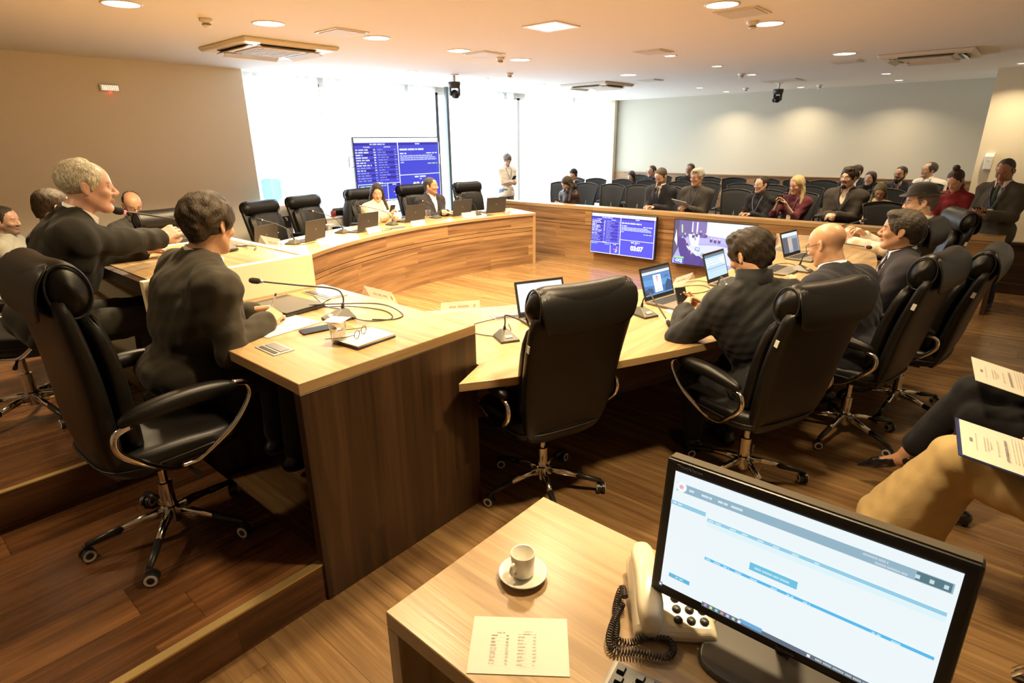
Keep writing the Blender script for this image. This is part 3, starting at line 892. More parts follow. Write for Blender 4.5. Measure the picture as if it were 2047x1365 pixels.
M_CREASE = pbr('leather_piping', (0.008, 0.008, 0.008), 0.45)
M_TIRE = pbr('pale_caster_ring', (0.55, 0.52, 0.50), 0.45)
def five_star(e, hub_z=0.115, r=0.31, mat=M_CHROME, tip=M_BLACKP, rot0=0.3, detail=True):
    for k in range(5):
        a = rot0 + 2 * PI * k / 5
        c, s_ = math.cos(a), math.sin(a)
        M3 = Matrix.Rotation(a, 3, 'Z')
        S = []
        for x, w_, h, z in ((0.02, 0.034, 0.050, hub_z), (0.10, 0.028, 0.036, hub_z - 0.004), (0.19, 0.022, 0.028, hub_z - 0.022)):
            S.append([M3 @ Vector((x, q[0], z + q[1])) for q in sup(w_ / 2, h / 2, 12, 0.7)])
        lg = MB().loft(S).build('base_leg', mat, e, smooth=True)
        S = []
        for x, w_, h, z in ((0.185, 0.028, 0.032, hub_z - 0.021), (0.25, 0.028, 0.026, hub_z - 0.034), (r, 0.022, 0.020, hub_z - 0.046)):
            S.append([M3 @ Vector((x, q[0], z + q[1])) for q in sup(w_ / 2, h / 2, 12, 0.7)])
        MB().loft(S).build('leg_cap', tip, lg, smooth=True)
        cx_, cy_ = r * c, r * s_
        b = a + 0.9 + k * 1.3
        M4 = Matrix.Rotation(b, 3, 'Z') @ Matrix.Rotation(PI / 2, 3, 'X')
        cs = MB()
        cs.lathe([(0.001, -0.022), (0.022, -0.022), (0.027, -0.018), (0.027, -0.006), (0.02, -0.004), (0.02, 0.004), (0.027, 0.006), (0.027, 0.018), (0.022, 0.022), (0.001, 0.022)], 18, c=(cx_, cy_, 0.0275), M=M4, cap=False)
        cs.box((cx_, cy_, 0.058), (0.02, 0.02, 0.02))
        cs.build('caster', M_BLACKP, lg, smooth=False)
        if detail:
            for q in (-1, 1):
                cr = MB()
                cr.lathe([(0.014, q * 0.0225), (0.0235, q * 0.0225), (0.0235, q * 0.020), (0.014, q * 0.020)], 18, c=(cx_, cy_, 0.0275), M=M4, cap=False)
                cr.build('caster_ring', M_TIRE, lg)

def make_exec():
    e = empty('executive_chair')
    crv = [(-0.155, 0.385), (-0.185, 0.45), (-0.215, 0.56), (-0.235, 0.68), (-0.258, 0.80), (-0.290, 0.92), (-0.325, 1.03), (-0.345, 1.10)]
    wd = [0.36, 0.43, 0.475, 0.50, 0.515, 0.525, 0.53, 0.52]
    back_loft(crv, wd, [0.05, 0.075, 0.085, 0.085, 0.08, 0.075, 0.07, 0.06], 0.5).build('backrest_shell', M_LEATHER, e, smooth=True, subd=1)
    crv2 = [(-0.105, 0.50), (-0.135, 0.56), (-0.160, 0.68), (-0.180, 0.80), (-0.215, 0.92), (-0.262, 1.035)]
    back_loft(crv2, [0.40, 0.44, 0.455, 0.47, 0.48, 0.47], [0.05, 0.085, 0.09, 0.08, 0.075, 0.06], 0.6, 48, 0.012).build('back_cushion', M_LEATHER, e, smooth=True, subd=1)
    # rolled headrest with pleated ends
    S = []
    nseg = 14
    for i in range(nseg + 1):
        t = -1 + 2 * i / nseg
        y = t * 0.272
        sc_ = (1 - abs(t) ** 9) ** 0.5 if abs(t) < 1 else 0.03
        sc_ = max(sc_, 0.05)
        bow = 0.02 * (1 - t * t)
        q = []
        for k in range(20):
            an = 2 * PI * k / 20
            rx, rz = 0.074, 0.100
            r_ = 1 + (0.05 * math.cos(3 * an) if abs(t) > 0.9 else 0)
            q.append(Vector((-0.296 - bow + rx * sc_ * r_ * math.cos(an) - 0.012 * math.sin(an), y, 1.092 + 0.012 * t * t + rz * sc_ * r_ * math.sin(an))))
        S.append(q)
    h = MB().loft(S).build('headrest', M_LEATHER, e, smooth=True, subd=1)
    m = MB()
    for s_ in (-1, 1):
        m = MB()
        m.tube([(-0.303 + 0.061 * math.cos(a) - 0.012 * math.sin(a), s_ * 0.236, 1.098 + 0.084 * math.sin(a)) for a in [2 * PI * k / 28 for k in range(28)]], 0.0045, 6, closed=True)
        m.build('piping', M_CREASE, h, smooth=True)
    # flap that hangs over the back
    back_loft([(-0.372, 0.985), (-0.385, 1.03), (-0.392, 1.09), (-0.375, 1.15), (-0.335, 1.188)], [0.42, 0.46, 0.49, 0.50, 0.47], [0.012, 0.016, 0.018, 0.018, 0.012], 0.5).build('headrest_flap', M_LEATHER, e, smooth=True, subd=1)
    for s_ in (1,):
        MB().box((-0.305, s_ * 0.262, 0.93), (0.018, 0.004, 0.034), (0, R(-14), 0)).build('maker_tag', pbr('tag_white', (0.55, 0.55, 0.5), 0.6), e)
    # seat
    S = []
    for z, k in ((0.395, 0.80), (0.405, 0.93), (0.44, 1.0), (0.485, 1.0), (0.505, 0.94), (0.512, 0.80)):
        S.append([Vector((0.03 + a * k, b * k, z + (0.012 if a < 0 else -0.012 * (a / 0.27) ** 2 * (1 if z > 0.45 else 0)))) for a, b in sup(0.265, 0.262, 32, 0.5)])
    st = MB().loft(S).build('seat', M_LEATHER, e, smooth=True, subd=1)
    MB().tube([(0.03 + a * 1.003, b * 1.003, 0.463) for a, b in sup(0.265, 0.262, 40, 0.5)], 0.004, 6, closed=True).build('piping', M_CREASE, st, smooth=True)
    # arms
    for s_ in (-1, 1):
        y0, y1 = s_ * 0.225, s_ * 0.305
        path = bez([(0.215, y1, 0.690), (0.268, y1, 0.672), (0.272, y1, 0.615), (0.20, y1 * 0.96, 0.52), (0.085, y0 * 1.05, 0.415), (0.03, y0, 0.402), (-0.03, y0 * 1.05, 0.418), (-0.135, y1 * 0.97, 0.505), (-0.198, y1, 0.575), (-0.195, y1, 0.635), (-0.145, y1, 0.655)], 60)
        ar = MB().tube(path, 0.0125, 10).build('armrest_frame', M_CHROME, e, smooth=True)
        S = []
        for i in range(11):
            t = i / 10
            x = -0.185 + 0.42 * t
            z = 0.672 + 0.022 * math.sin(t * PI * 0.9)
            k = max(0.12, (1 - abs(2 * t - 1) ** 4)) ** 0.5
            S.append([Vector((x, y1 + q[0], z + q[1])) for q in sup(0.037 * k, 0.033 * k, 16, 0.8)])
        pd = MB().loft(S).build('arm_pad', M_LEATHER, e, smooth=True, subd=1)
    MB().box((0.0, 0, 0.375), (0.22, 0.15, 0.045)).build('tilt_mechanism', M_BLACKP, e, bevel=0.008)
    MB().tube([(0.02, -0.05, 0.372), (0.04, -0.20, 0.372), (0.05, -0.27, 0.365)], [0.006, 0.006, 0.011], 8).build('lever', M_BLACKP, e)
    MB().lathe([(0.001, 0.06), (0.034, 0.07), (0.034, 0.14), (0.028, 0.145), (0.028, 0.25), (0.016, 0.252), (0.016, 0.36)], 20, cap=False).build('gas_column', M_CHROME, e, smooth=False)
    five_star(e)
    return e

GE = 'black leather executive chairs around the benches'
exec0 = make_exec()
EX = [
    (-1.62, 2.08, 0, 160, 1.0, 'empty black leather high-back chair in the centre foreground, its back to the viewer'),
    (-0.85, 2.86, 0, 157, 0.98, 'black leather chair under the man in black jacket at the right bench'),
    (-0.56, 3.76, 0, 170, 1.0, 'black leather chair with white side tag, behind the bald man'),
    (-0.38, 4.38, 0, 175, 0.96, 'rightmost high-back black chair at the right bench, behind the man in striped tie'),
    (-0.78, 5.20, 0, 172, 1.0, 'black leather chair between the man in striped tie and the man in black hat'),
    (-0.66, 6.08, 0, 203, 0.98, 'black leather chair carrying the man with the black hat'),
    (-2.46, 0.60, 0.17, 92, 1.03, 'large black leather chair with chrome arms under the man holding a pen'),
    (-3.90, 0.44, 0.34, 66, 1.0, 'black leather chair at the left edge behind the white-haired man'),
    (-5.72, 2.02, 0, 10, 1.0, 'empty black leather chair in front of the bearded man at the beige wall'),
    (-6.95, 3.56, 0, 12, 0.91, 'empty leather chair behind the left bench, nearest the beige wall'),
    (-7.05, 4.20, 0, 8, 0.92, 'empty leather chair behind the left bench, second from the beige wall'),
    (-7.12, 5.12, 0, 0, 0.94, 'black leather chair behind the woman in cream jacket'),
    (-7.12, 6.06, 0, -4, 0.94, 'black leather chair behind the man in dark suit on the left bench'),
    (-6.78, 6.92, 0, -16, 0.94, 'empty black leather chair at the far end of the left bench'),
]
for i, (x, y, z, a, s_, lab) in enumerate(EX):
    o = exec0 if i == 0 else copy_tree(exec0)
    o.location = (x, y, z); o.rotation_euler = (0, 0, R(a)); o.scale = (1, 1, s_)
    tag(o, lab, 'chair', GE)
    if 'holding a pen' in lab:                  # this backrest stands more upright
        T = Matrix.Translation((-0.16, 0, 0.44)) @ Matrix.Rotation(R(9), 4, 'Y') @ Matrix.Translation((0.16, 0, -0.44))
        for c in o.children:
            if c.name.split('.')[0] in ('backrest_shell', 'back_cushion', 'headrest', 'headrest_flap', 'maker_tag'): c.matrix_local = T @ c.matrix_local

# mesh-backed audience chairs
def make_aud():
    e = empty('audience_chair')
    rows = []
    for i in range(9):
        t = i / 8
        z = 0.56 + 0.43 * t
        hw = 0.165 + 0.075 * t - 0.01 * t * t
        x0 = -0.225 - 0.085 * t + 0.02 * math.sin(t * PI)
        r = []
        for k in range(13):
            q = -1 + 2 * k / 12
            top = 0.035 * (1 - q * q) * (t ** 3)
            r.append((x0 - 0.035 * (1 - q * q), q * hw, z + top))
        rows.append(r)
    m = MB().grid(rows)
    bk = m.build('backrest', M_FABRIC, e, smooth=True, recalc=False)
    md = bk.modifiers.new('sol', 'SOLIDIFY'); md.thickness = 0.014
    rim = [Vector(rows[0][k]) for k in range(13)] + [Vector(r[12]) for r in rows[1:]] + [Vector(rows[8][k]) for k in range(11, -1, -1)] + [Vector(r[0]) for r in rows[7:0:-1]]
    MB().tube(rim, 0.010, 8, closed=True).build('back_frame', M_BLACKP, e, smooth=True)
    MB().tube([(-0.29, 0, 0.72), (-0.265, 0, 0.60), (-0.22, 0, 0.45), (-0.10, 0, 0.42)], 0.018, 8).build('back_spine', M_BLACKP, e, smooth=True)
    S = []
    for z, k in ((0.425, 0.85), (0.435, 1.0), (0.465, 1.0), (0.48, 0.9)):
        S.append([Vector((0.02 + a * k, b * k, z)) for a, b in sup(0.235, 0.235, 24, 0.55)])
    MB().loft(S).build('seat', M_FABRIC if False else pbr('charcoal_seat_fabric', (0.02, 0.021, 0.024), 0.9), e, smooth=True)
    for s_ in (-1, 1):
        ar = MB().tube([(-0.02, s_ * 0.20, 0.43), (-0.02, s_ * 0.262, 0.45), (0.0, s_ * 0.265, 0.62)], [0.014, 0.014, 0.018], 8).build('armrest_post', M_DKPLAST, e, smooth=True)
        S = []
        for t in (0, 0.08, 0.3, 0.7, 0.93, 1.0):
            k = (0.55, 0.85, 1, 1, 0.9, 0.6)[(0, 0.08, 0.3, 0.7, 0.93, 1.0).index(t)]
            S.append([Vector((-0.13 + 0.26 * t, s_ * 0.265 + a * k, 0.635 - 0.012 * (2 * t - 1) ** 2 + b * k)) for a, b in sup(0.036, 0.014, 12, 0.7)])
        MB().loft(S).build('arm_pad', M_DKPLAST, ar, smooth=True)
    MB().lathe([(0.03, 0.07), (0.03, 0.2), (0.018, 0.2), (0.018, 0.42)], 14).build('gas_column', M_BLACKP, e)
    m = MB()
    for k in range(5):
        a = 0.3 + 2 * PI * k / 5
        M3 = Matrix.Rotation(a, 3, 'Z')
        MB().loft([[M3 @ Vector((x, q[0], z + q[1])) for q in sup(w_ / 2, h / 2, 8, 0.8)] for x, w_, h, z in ((0.02, 0.05, 0.04, 0.10), (0.28, 0.03, 0.022, 0.065))]).lathe([(0.001, -0.02), (0.027, -0.02), (0.027, 0.02), (0.001, 0.02)], 12, c=(0.28 * math.cos(a), 0.28 * math.sin(a), 0.028), M=Matrix.Rotation(a, 3, 'Z') @ Matrix.Rotation(PI / 2, 3, 'X'), cap=False).build('base_leg', M_BLACKP, e)
    return e
GA = 'mesh-backed audience chairs in rows behind the barrier'
aud0 = make_aud()
AC = [(-6.50, 8.62, 0, 'leftmost mesh chair in the front audience row, empty, by the curtains'),
    (-5.97, 8.62, 0, 'mesh chair under the woman in brown leather jacket, front audience row'),
    (-5.42, 8.62, 0, 'empty front-row mesh chair just right of the woman in leather jacket'),
    (-4.91, 8.62, 0, 'empty front-row mesh chair immediately left of the man in dark suit and tie'),
    (-4.36, 8.62, 0, 'front-row mesh chair occupied by the bearded man in dark suit looking down'),
    (-3.83, 8.62, 0, 'front-row mesh chair occupied by the grey-haired man with tablet'),
    (-3.29, 8.62, 0, 'empty front-row mesh chair between the grey-haired man and the woman in black'),
    (-2.83, 8.75, 0, 'front-row mesh chair occupied by the woman in black with glasses'),
    (-2.36, 8.62, 0, 'front-row mesh chair occupied by the blonde woman in maroon'),
    (-1.76, 8.62, 0, 'front-row mesh chair occupied by the man with glasses and open collar'),
    (-1.16, 8.35, 0, 'empty mesh chair at the right end of the front row, turned sideways'),
    (-7.05, 9.95, 1, 'second-row mesh chair beside the curtains, hidden low at far left'),
    (-6.52, 9.95, 1, 'second-row mesh chair occupied by the man in navy behind the leather jacket woman'),
    (-5.95, 9.95, 1, 'empty second-row mesh chair behind the leather jacket woman, to her right'),
    (-5.35, 9.95, 1, 'second-row mesh chair seen between the two empty front-row chairs'),
    (-4.75, 9.95, 1, 'second-row mesh chair half hidden by the man in dark suit, on his left shoulder side'),
    (-4.20, 9.95, 1, 'second-row mesh chair seen between the dark-suited man and grey-haired man'),
    (-3.66, 9.95, 1, 'second-row mesh chair seen behind the empty chair right of the grey-haired man'),
    (-3.12, 9.95, 1, 'second-row mesh chair right behind the woman in black with glasses'),
    (-2.58, 9.95, 1, 'second-row mesh chair between the blonde woman and the man with glasses'),
    (-2.04, 9.95, 1, 'second-row mesh chair hidden behind the man with glasses'),
    (-1.50, 9.95, 1, 'second-row mesh chair occupied by the woman in beige sweater'),
    (-6.95, 11.75, 2, 'back-row mesh chair nearest the corner post'),
    (-6.42, 11.75, 2, 'back-row mesh chair under the long-haired woman by the corner'),
    (-5.86, 11.75, 2, 'back-row mesh chair under the young man with glasses and blue lanyard'),
    (-5.33, 11.75, 2, 'back-row mesh chair between the two young men at the back wall'),
    (-4.83, 11.75, 2, 'back-row mesh chair under the dark-haired man behind the grey-haired man'),
    (-4.31, 11.75, 2, 'empty back-row mesh chair, first right of the grey-haired man'),
    (-3.72, 11.75, 2, 'empty back-row mesh chair, second right of the grey-haired man'),
    (-3.16, 11.75, 2, 'empty back-row mesh chair above the head of the woman in black'),
    (-2.74, 11.75, 2, 'empty back-row mesh chair above the blonde woman'),
    (-2.42, 12.75, 2, 'back-row mesh chair under the man half hidden by the man with glasses'),
    (-1.74, 11.75, 2, 'back-row mesh chair under the long-haired woman left of the bearded man'),
    (-1.24, 11.90, 2, 'back-row mesh chair under the bearded man in suit and brown tie'),
    (-0.98, 12.45, 2, 'rearmost mesh chair under the man in white shirt')]
first = True
for x, y, row, lab in AC:
    if row == 2 and x < -6.8: continue
    if row == 2: y -= 0.45
    if row == 1: y -= 0.15
    o = aud0 if first else copy_tree(aud0)
    first = False
    a = -88 + 4 * math.sin(x * 5 + y)
    if 'sideways' in lab: a = -60; o.scale = (1, 1, 0.95)
    o.location = (x, y, 0); o.rotation_euler = (0, 0, R(a))
    tag(o, lab, 'chair', GA)
# ================================================================ THINGS ON THE DESKS
def acrylic():
    m = bpy.data.materials.new('clear_acrylic'); m.use_nodes = True
    nt = m.node_tree; nt.nodes.clear(); N, L = nt.nodes.new, nt.links.new
    o, a, b = N('ShaderNodeOutputMaterial'), N('ShaderNodeMixShader'), N('ShaderNodeMixShader')
    t, d, g = N('ShaderNodeBsdfTransparent'), N('ShaderNodeBsdfTranslucent'), N('ShaderNodeBsdfGlossy')
    d.inputs[0].default_value = (0.95, 0.92, 0.86, 1); g.inputs['Roughness'].default_value = 0.1
    a.inputs[0].default_value = 0.22; L(t.outputs[0], a.inputs[1]); L(d.outputs[0], a.inputs[2])
    b.inputs[0].default_value = 0.07; L(a.outputs[0], b.inputs[1]); L(g.outputs[0], b.inputs[2]); L(b.outputs[0], o.inputs[0])
    return m
M_ACRYL = acrylic()
TB = 0.752
M_LAP = pbr('laptop_shell_graphite', (0.045, 0.042, 0.040), 0.4, 0.3)
M_LAPK = pbr('laptop_keys', (0.02, 0.02, 0.022), 0.5)
M_PALM = pbr('laptop_palmrest', (0.16, 0.14, 0.12), 0.45, 0.3)
M_SILV = pbr('laptop_emblem', (0.16, 0.15, 0.145), 0.3, 0.6)

def laptop(x, y, z, yaw, label, screen=None, tilt=14, lit=1.0, closed=False):
    """yaw: direction from the user towards the hinge"""
    e = empty('laptop', (x, y, z), R(yaw - 90), label, 'laptop', 'laptops on the benches')
    b = MB().box((0, -0.115, 0.010), (0.325, 0.225, 0.015)).build('laptop_base', M_PALM if not closed else M_LAP, e, bevel=0.004)
    if closed:
        MB().box((0, -0.115, 0.0215), (0.325, 0.225, 0.007)).build('laptop_lid', M_LAP, e, bevel=0.003)
        return e
    k = MB()
    for r_ in range(5):
        for c in range(14):
            k.box((-0.138 + c * 0.0212, -0.035 - r_ * 0.0195, 0.0188), (0.0175, 0.0155, 0.002))
    k.build('keyboard', M_LAPK, b)
    MB().box((0, -0.178, 0.0178), (0.10, 0.055, 0.001)).build('touchpad', pbr('touchpad', (0.11, 0.10, 0.09), 0.35), b)
    lid = MB().box((0, 0.0, 0.108), (0.325, 0.007, 0.216)).build('laptop_lid', M_LAP, e, bevel=0.003, loc=(0, 0.002, 0.012), rot=(R(-tilt), 0, 0))
    MB().box((0, -0.0036, 0.112), (0.317, 0.0006, 0.204)).build('screen_bezel', M_BLACKP, lid)
    MB().lathe([(0.001, 0), (0.011, 0), (0.011, 0.0008), (0.001, 0.0008)], 16, M=Matrix.Rotation(R(-90), 3, 'X'), c=(0, 0.0036, 0.115), cap=False).build('lid_emblem', M_SILV, lid)
    W, H = 0.296, 0.172
    if screen == 'portal':
        I = [((0.05, 0.16, 0.42), rc(-W / 2, -H / 2, W / 2, H / 2)), ((0.10, 0.30, 0.60), [(-W / 2, -0.02), (W / 2, -0.04), (W / 2, 0.05), (-W / 2, 0.05)]),
            ((0.08, 0.22, 0.50), [(-W / 2, 0.02), (W / 2, 0.00), (W / 2, H / 2), (-W / 2, H / 2)]),
            ((0.06, 0.07, 0.09), rc(-W / 2, H / 2 - 0.018, W / 2, H / 2)), ((0.75, 0.8, 0.85), rc(-W / 2, H / 2 - 0.034, W / 2, H / 2 - 0.018)),
            ((0.02, 0.07, 0.18), [(-W / 2, -H / 2), (-0.06, -H / 2), (-0.06, -0.045), (-0.10, -0.035), (-W / 2, -0.05)]),
            ((0.02, 0.07, 0.18), [(0.06, -H / 2), (W / 2, -H / 2), (W / 2, -0.02), (0.11, 0.0), (0.08, -0.03)]),
            ((0.03, 0.10, 0.24), [(0.075, 0.012), (0.125, 0.018), (0.12, 0.026), (0.09, 0.022)]),
            ((0.80, 0.88, 0.92), rc(-0.042, -0.072, 0.042, 0.040)),
            ((0.55, 0.15, 0.20), [(-0.012, 0.028), (0, 0.033), (0.012, 0.028), (0.011, 0.006), (0, -0.004), (-0.011, 0.006)]),
            ((0.85, 0.88, 0.92), [(-0.009, 0.024), (0.009, 0.024), (0.008, 0.008), (0, 0.001), (-0.008, 0.008)]),
            ((0.6, 0.12, 0.16), rc(-0.005, 0.007, -0.001, 0.022)), ((0.6, 0.12, 0.16), rc(0.001, 0.007, 0.005, 0.022)),
            ((0.45, 0.55, 0.75), rc(-0.028, -0.062, 0.028, -0.056)), ((0.10, 0.3, 0.6), rc(-W / 2, -H / 2, W / 2, -H / 2 + 0.008))]
        I += words((0.35, 0.35, 0.4), -0.136, H / 2 - 0.026, 0.0, 0.004, random.Random(5))
    elif screen == 'white':
        I = [((0.85, 0.88, 0.92), rc(-W / 2, -H / 2, W / 2, H / 2)), ((0.7, 0.72, 0.78), rc(-W / 2, H / 2 - 0.012, W / 2, H / 2)), ((0.05, 0.06, 0.10), rc(-W / 2, -H / 2, W / 2, -H / 2 + 0.008))]
        for k_ in range(4): I.append(((0.3, 0.5, 0.8), rc(0.03 + k_ * 0.02, -H / 2 + 0.001, 0.037 + k_ * 0.02, -H / 2 + 0.007)))
    elif screen == 'form':
        I = [((0.45, 0.62, 0.80), rc(-W / 2, -H / 2, W / 2, H / 2)), ((0.10, 0.16, 0.24), rc(-W / 2, H / 2 - 0.02, W / 2, H / 2)), ((0.65, 0.78, 0.9), rc(-W / 2 + 0.01, 0.0, W / 2 - 0.01, 0.05)),
            ((0.2, 0.35, 0.5), rc(-W / 2 + 0.01, -0.02, W / 2 - 0.01, -0.012))]
        for k_ in range(5): I += words((0.25, 0.4, 0.55), -W / 2 + 0.02, 0.04 - k_ * 0.018, 0.05 + 0.015 * k_, 0.005, random.Random(k_))
    elif screen == 'photo':
        I = [((0.30, 0.36, 0.42), rc(-W / 2, -H / 2, W / 2, H / 2)), ((0.65, 0.70, 0.75), rc(-W / 2, H / 2 - 0.03, W / 2, H / 2)), ((0.09, 0.10, 0.14), rc(-W / 2, -H / 2, -0.05, 0.05)),
            ((0.5, 0.42, 0.34), rc(-0.05, -0.06, 0.02, 0.04)), ((0.14, 0.16, 0.22), rc(0.03, -H / 2, 0.13, 0.03))]
    else:
        I = [((0.02, 0.02, 0.025), rc(-W / 2, -H / 2, W / 2, H / 2))]
    poster('laptop_screen', lid, I, (0, -0.0041, 0.114), (R(90), 0, 0), lit if screen else 0.02)
    return e
LAP = [(-5.80, 2.80, 20, None, 'dark laptop half hidden behind the cream central desk on the left bench'),
    (-5.73, 3.32, 19, None, 'dark laptop on the left bench in front of the chair nearest the wall'),
    (-5.82, 4.07, 8, None, 'dark laptop on the left bench, in front of the second empty chair'),
    (-6.04, 4.98, -2, None, 'dark laptop on the left bench in front of the woman in cream'),
    (-6.01, 5.82, -8, None, 'dark laptop on the left bench in front of the man in dark suit'),
    (-5.85, 6.36, -18, None, 'dark laptop at the far end of the left bench'),
    (-2.02, 2.60, 155, 'white', 'open laptop with white screen left of the empty centre chair'),
    (-1.67, 3.40, 172, 'portal', 'open laptop showing a blue page with a red shield, beside the man in black jacket'),
    (-1.57, 4.12, 176, 'form', 'open laptop whose bluish screen shows beside the face of the man in black jacket'),
    (-1.45, 4.76, 178, 'form', 'open laptop with pale form on screen behind the black jacket man, before the bald man'),
    (-1.44, 5.44, 172, 'photo', 'open laptop beyond the bald man, showing a picture of people')]
for x, y, a, scn, lab in LAP: laptop(x, y, TB, a, lab, scn, tilt=10 if x < -5 else 18, lit=1.1)
laptop(-2.76, 1.50, 0.953, 96, 'closed graphite laptop lying on the near wing desk by the writing hands', closed=True)

def tubeobj(name, pts, r, mat, parent=None, n=36):
    return MB().tube(bez(pts, n), r, 8).build(name, mat, parent, smooth=True)

M_FOAM = pbr('microphone_foam', (0.018, 0.013, 0.011), 0.95, bump=0.6, bscale=500)
M_MICB = pbr('microphone_base_grey', (0.065, 0.060, 0.050), 0.45, 0.2)
def mic(x, y, z, yaw, path, label, live=False, foam=1.0, base=True):
    """yaw: the side the speaker sits on; path: world points of the gooseneck from base to tip"""
    e = empty('microphone', (x, y, z), R(yaw), label, 'microphone', 'gooseneck microphones on the desks')
    Mi = Matrix.Rotation(-R(yaw), 3, 'Z')
    loc = lambda p: Mi @ (Vector(p) - Vector((x, y, z)))
    if base:
        S = [[Vector(p) for p in q] for q in (
            [(-0.065, -0.052, 0), (0.065, -0.052, 0), (0.065, 0.052, 0), (-0.065, 0.052, 0)],
            [(-0.065, -0.052, 0.012), (0.068, -0.052, 0.012), (0.068, 0.052, 0.012), (-0.065, 0.052, 0.012)],
            [(-0.045, -0.018, 0.048), (-0.012, -0.018, 0.048), (-0.012, 0.018, 0.048), (-0.045, 0.018, 0.048)])]
        b = MB().loft(S).build('microphone_base', M_MICB, e, bevel=0.003)
        MB().box((0, 0, 0.003), (0.134, 0.108, 0.006)).build('rubber_foot', M_BLACKP, b, bevel=0.002)
        MB().box((0.040, 0, 0.0265), (0.020, 0.040, 0.003), (0, R(24), 0)).build('talk_button', pbr('pale_button', (0.35, 0.33, 0.30), 0.5), b)
    P = [loc(p) for p in path]
    c = bez([tuple(p) for p in P], 40)
    rr = [0.0075 if i < 5 else 0.0042 for i in range(len(c))]
    g = MB().tube(c, rr, 8).build('gooseneck', M_BLACKP, e, smooth=True)
    d = (c[-1] - c[-3]).normalized(); t = c[-1]
    q = d.to_track_quat('Z', 'Y').to_matrix()
    MB().lathe([(0.0055, -0.014), (0.0085, -0.012), (0.0085, 0.0), (0.006, 0.002)], 14, c=t, M=q).build('ring', emis('live_ring_red', (1, 0.05, 0.06), 5.0) if live else M_METAL, g, smooth=True)
    MB().lathe([(0.001, 0.0), (0.0115 * foam, 0.002), (0.014 * foam, 0.012), (0.014 * foam, 0.034), (0.010 * foam, 0.046), (0.001, 0.050)], 16, c=t, M=q, cap=False).build('windscreen', M_FOAM, g, smooth=True)
    return e
def arcpath(b, bend, tip): return [b, (b[0] * .6 + bend[0] * .4, b[1] * .6 + bend[1] * .4, b[2] * .5 + bend[2] * .5), bend, ((bend[0] + tip[0]) / 2, (bend[1] + tip[1]) / 2, (bend[2] + tip[2]) / 2 + 0.012), tip]
for i, (bx, by, tp, lab) in enumerate([
    (-5.72, 3.05, (-5.86, 2.82, 1.015), 'gooseneck microphone on the left bench nearest the cream desk'),
    (-5.97, 3.81, (-6.13, 3.56, 1.02), 'gooseneck microphone on the left bench, second from the cream desk'),
    (-6.04, 4.60, (-6.26, 4.29, 1.005), 'gooseneck microphone on the left bench before the woman in cream'),
    (-6.11, 5.41, (-6.22, 5.28, 0.99), 'gooseneck microphone on the left bench before the man with folded arms'),
    (-5.92, 6.02, (-6.08, 5.80, 1.012), 'gooseneck microphone at the far end of the left bench')]):
    a = math.degrees(math.atan2(by - 5.111, bx + 1.343))
    d = Vector((math.cos(R(a)), math.sin(R(a)), 0))
    b0_ = (bx - d.x * 0.028, by - d.y * 0.028, TB + 0.045)
    mic(bx, by, TB, a, arcpath(b0_, (bx * 0.85 + tp[0] * 0.15, by * 0.85 + tp[1] * 0.15, TB + 0.16), tp), lab)
mic(-1.93, 2.16, TB, -28, arcpath((-1.955, 2.175, TB + 0.045), (-1.90, 2.13, TB + 0.145), (-1.66, 2.12, TB + 0.10)), 'gooseneck microphone on the right bench left of the empty centre chair')
mic(-1.575, 3.01, TB, -20, [(-1.60, 3.02, TB + 0.045), (-1.585, 3.01, TB + 0.10), (-1.545, 3.0, TB + 0.142), (-1.50, 2.97, TB + 0.12), (-1.37, 2.90, TB + 0.03)], 'gooseneck microphone drooping over the right bench in front of the blue laptop')
mic(-1.42, 3.76, TB, -10, [(-1.445, 3.765, TB + 0.045), (-1.43, 3.76, TB + 0.10), (-1.40, 3.72, TB + 0.13), (-1.33, 3.64, TB + 0.10)], 'microphone on the right bench hidden beside the chin of the man in black jacket')
mic(-1.20, 4.86, TB, -5, [(-1.225, 4.862, TB + 0.045), (-1.20, 4.85, TB + 0.13), (-1.15, 4.80, TB + 0.175), (-1.04, 4.62, TB + 0.19)], 'gooseneck microphone on the right bench under the chin of the bald man')
mic(-1.15, 5.50, TB, 10, [(-1.175, 5.49, TB + 0.045), (-1.13, 5.40, TB + 0.16), (-1.02, 5.16, TB + 0.20), (-0.80, 4.925, TB + 0.225)], 'microphone with red live ring pointing at the man in striped tie', live=True)
mic(-1.30, 6.10, TB, 15, [(-1.325, 6.09, TB + 0.045), (-1.29, 6.05, TB + 0.15), (-1.20, 5.95, TB + 0.23), (-1.04, 5.90, TB + 0.295)], 'gooseneck microphone before the man in black hat')
mic(-2.36, 1.44, 0.953, -100, [(-2.365, 1.468, 1.0), (-2.385, 1.49, 1.05), (-2.43, 1.475, 1.085), (-2.52, 1.34, 1.115), (-2.60, 1.20, 1.148)], 'gooseneck microphone arching over the near wing desk')
mic(-3.62, 1.48, 1.139, -90, [(-3.62, 1.508, 1.185), (-3.60, 1.46, 1.27), (-3.545, 1.28, 1.34), (-3.495, 1.06, 1.405), (-3.475, 0.955, 1.432)], 'live microphone with red ring at the mouth of the white-haired speaker', live=True, foam=1.35)
mic(-3.98, 1.50, 1.139, -90, [(-3.98, 1.528, 1.185), (-3.95, 1.45, 1.19), (-3.86, 1.20, 1.21), (-3.74, 0.96, 1.31)], 'second microphone on the central desk, slanting up toward the speaker')

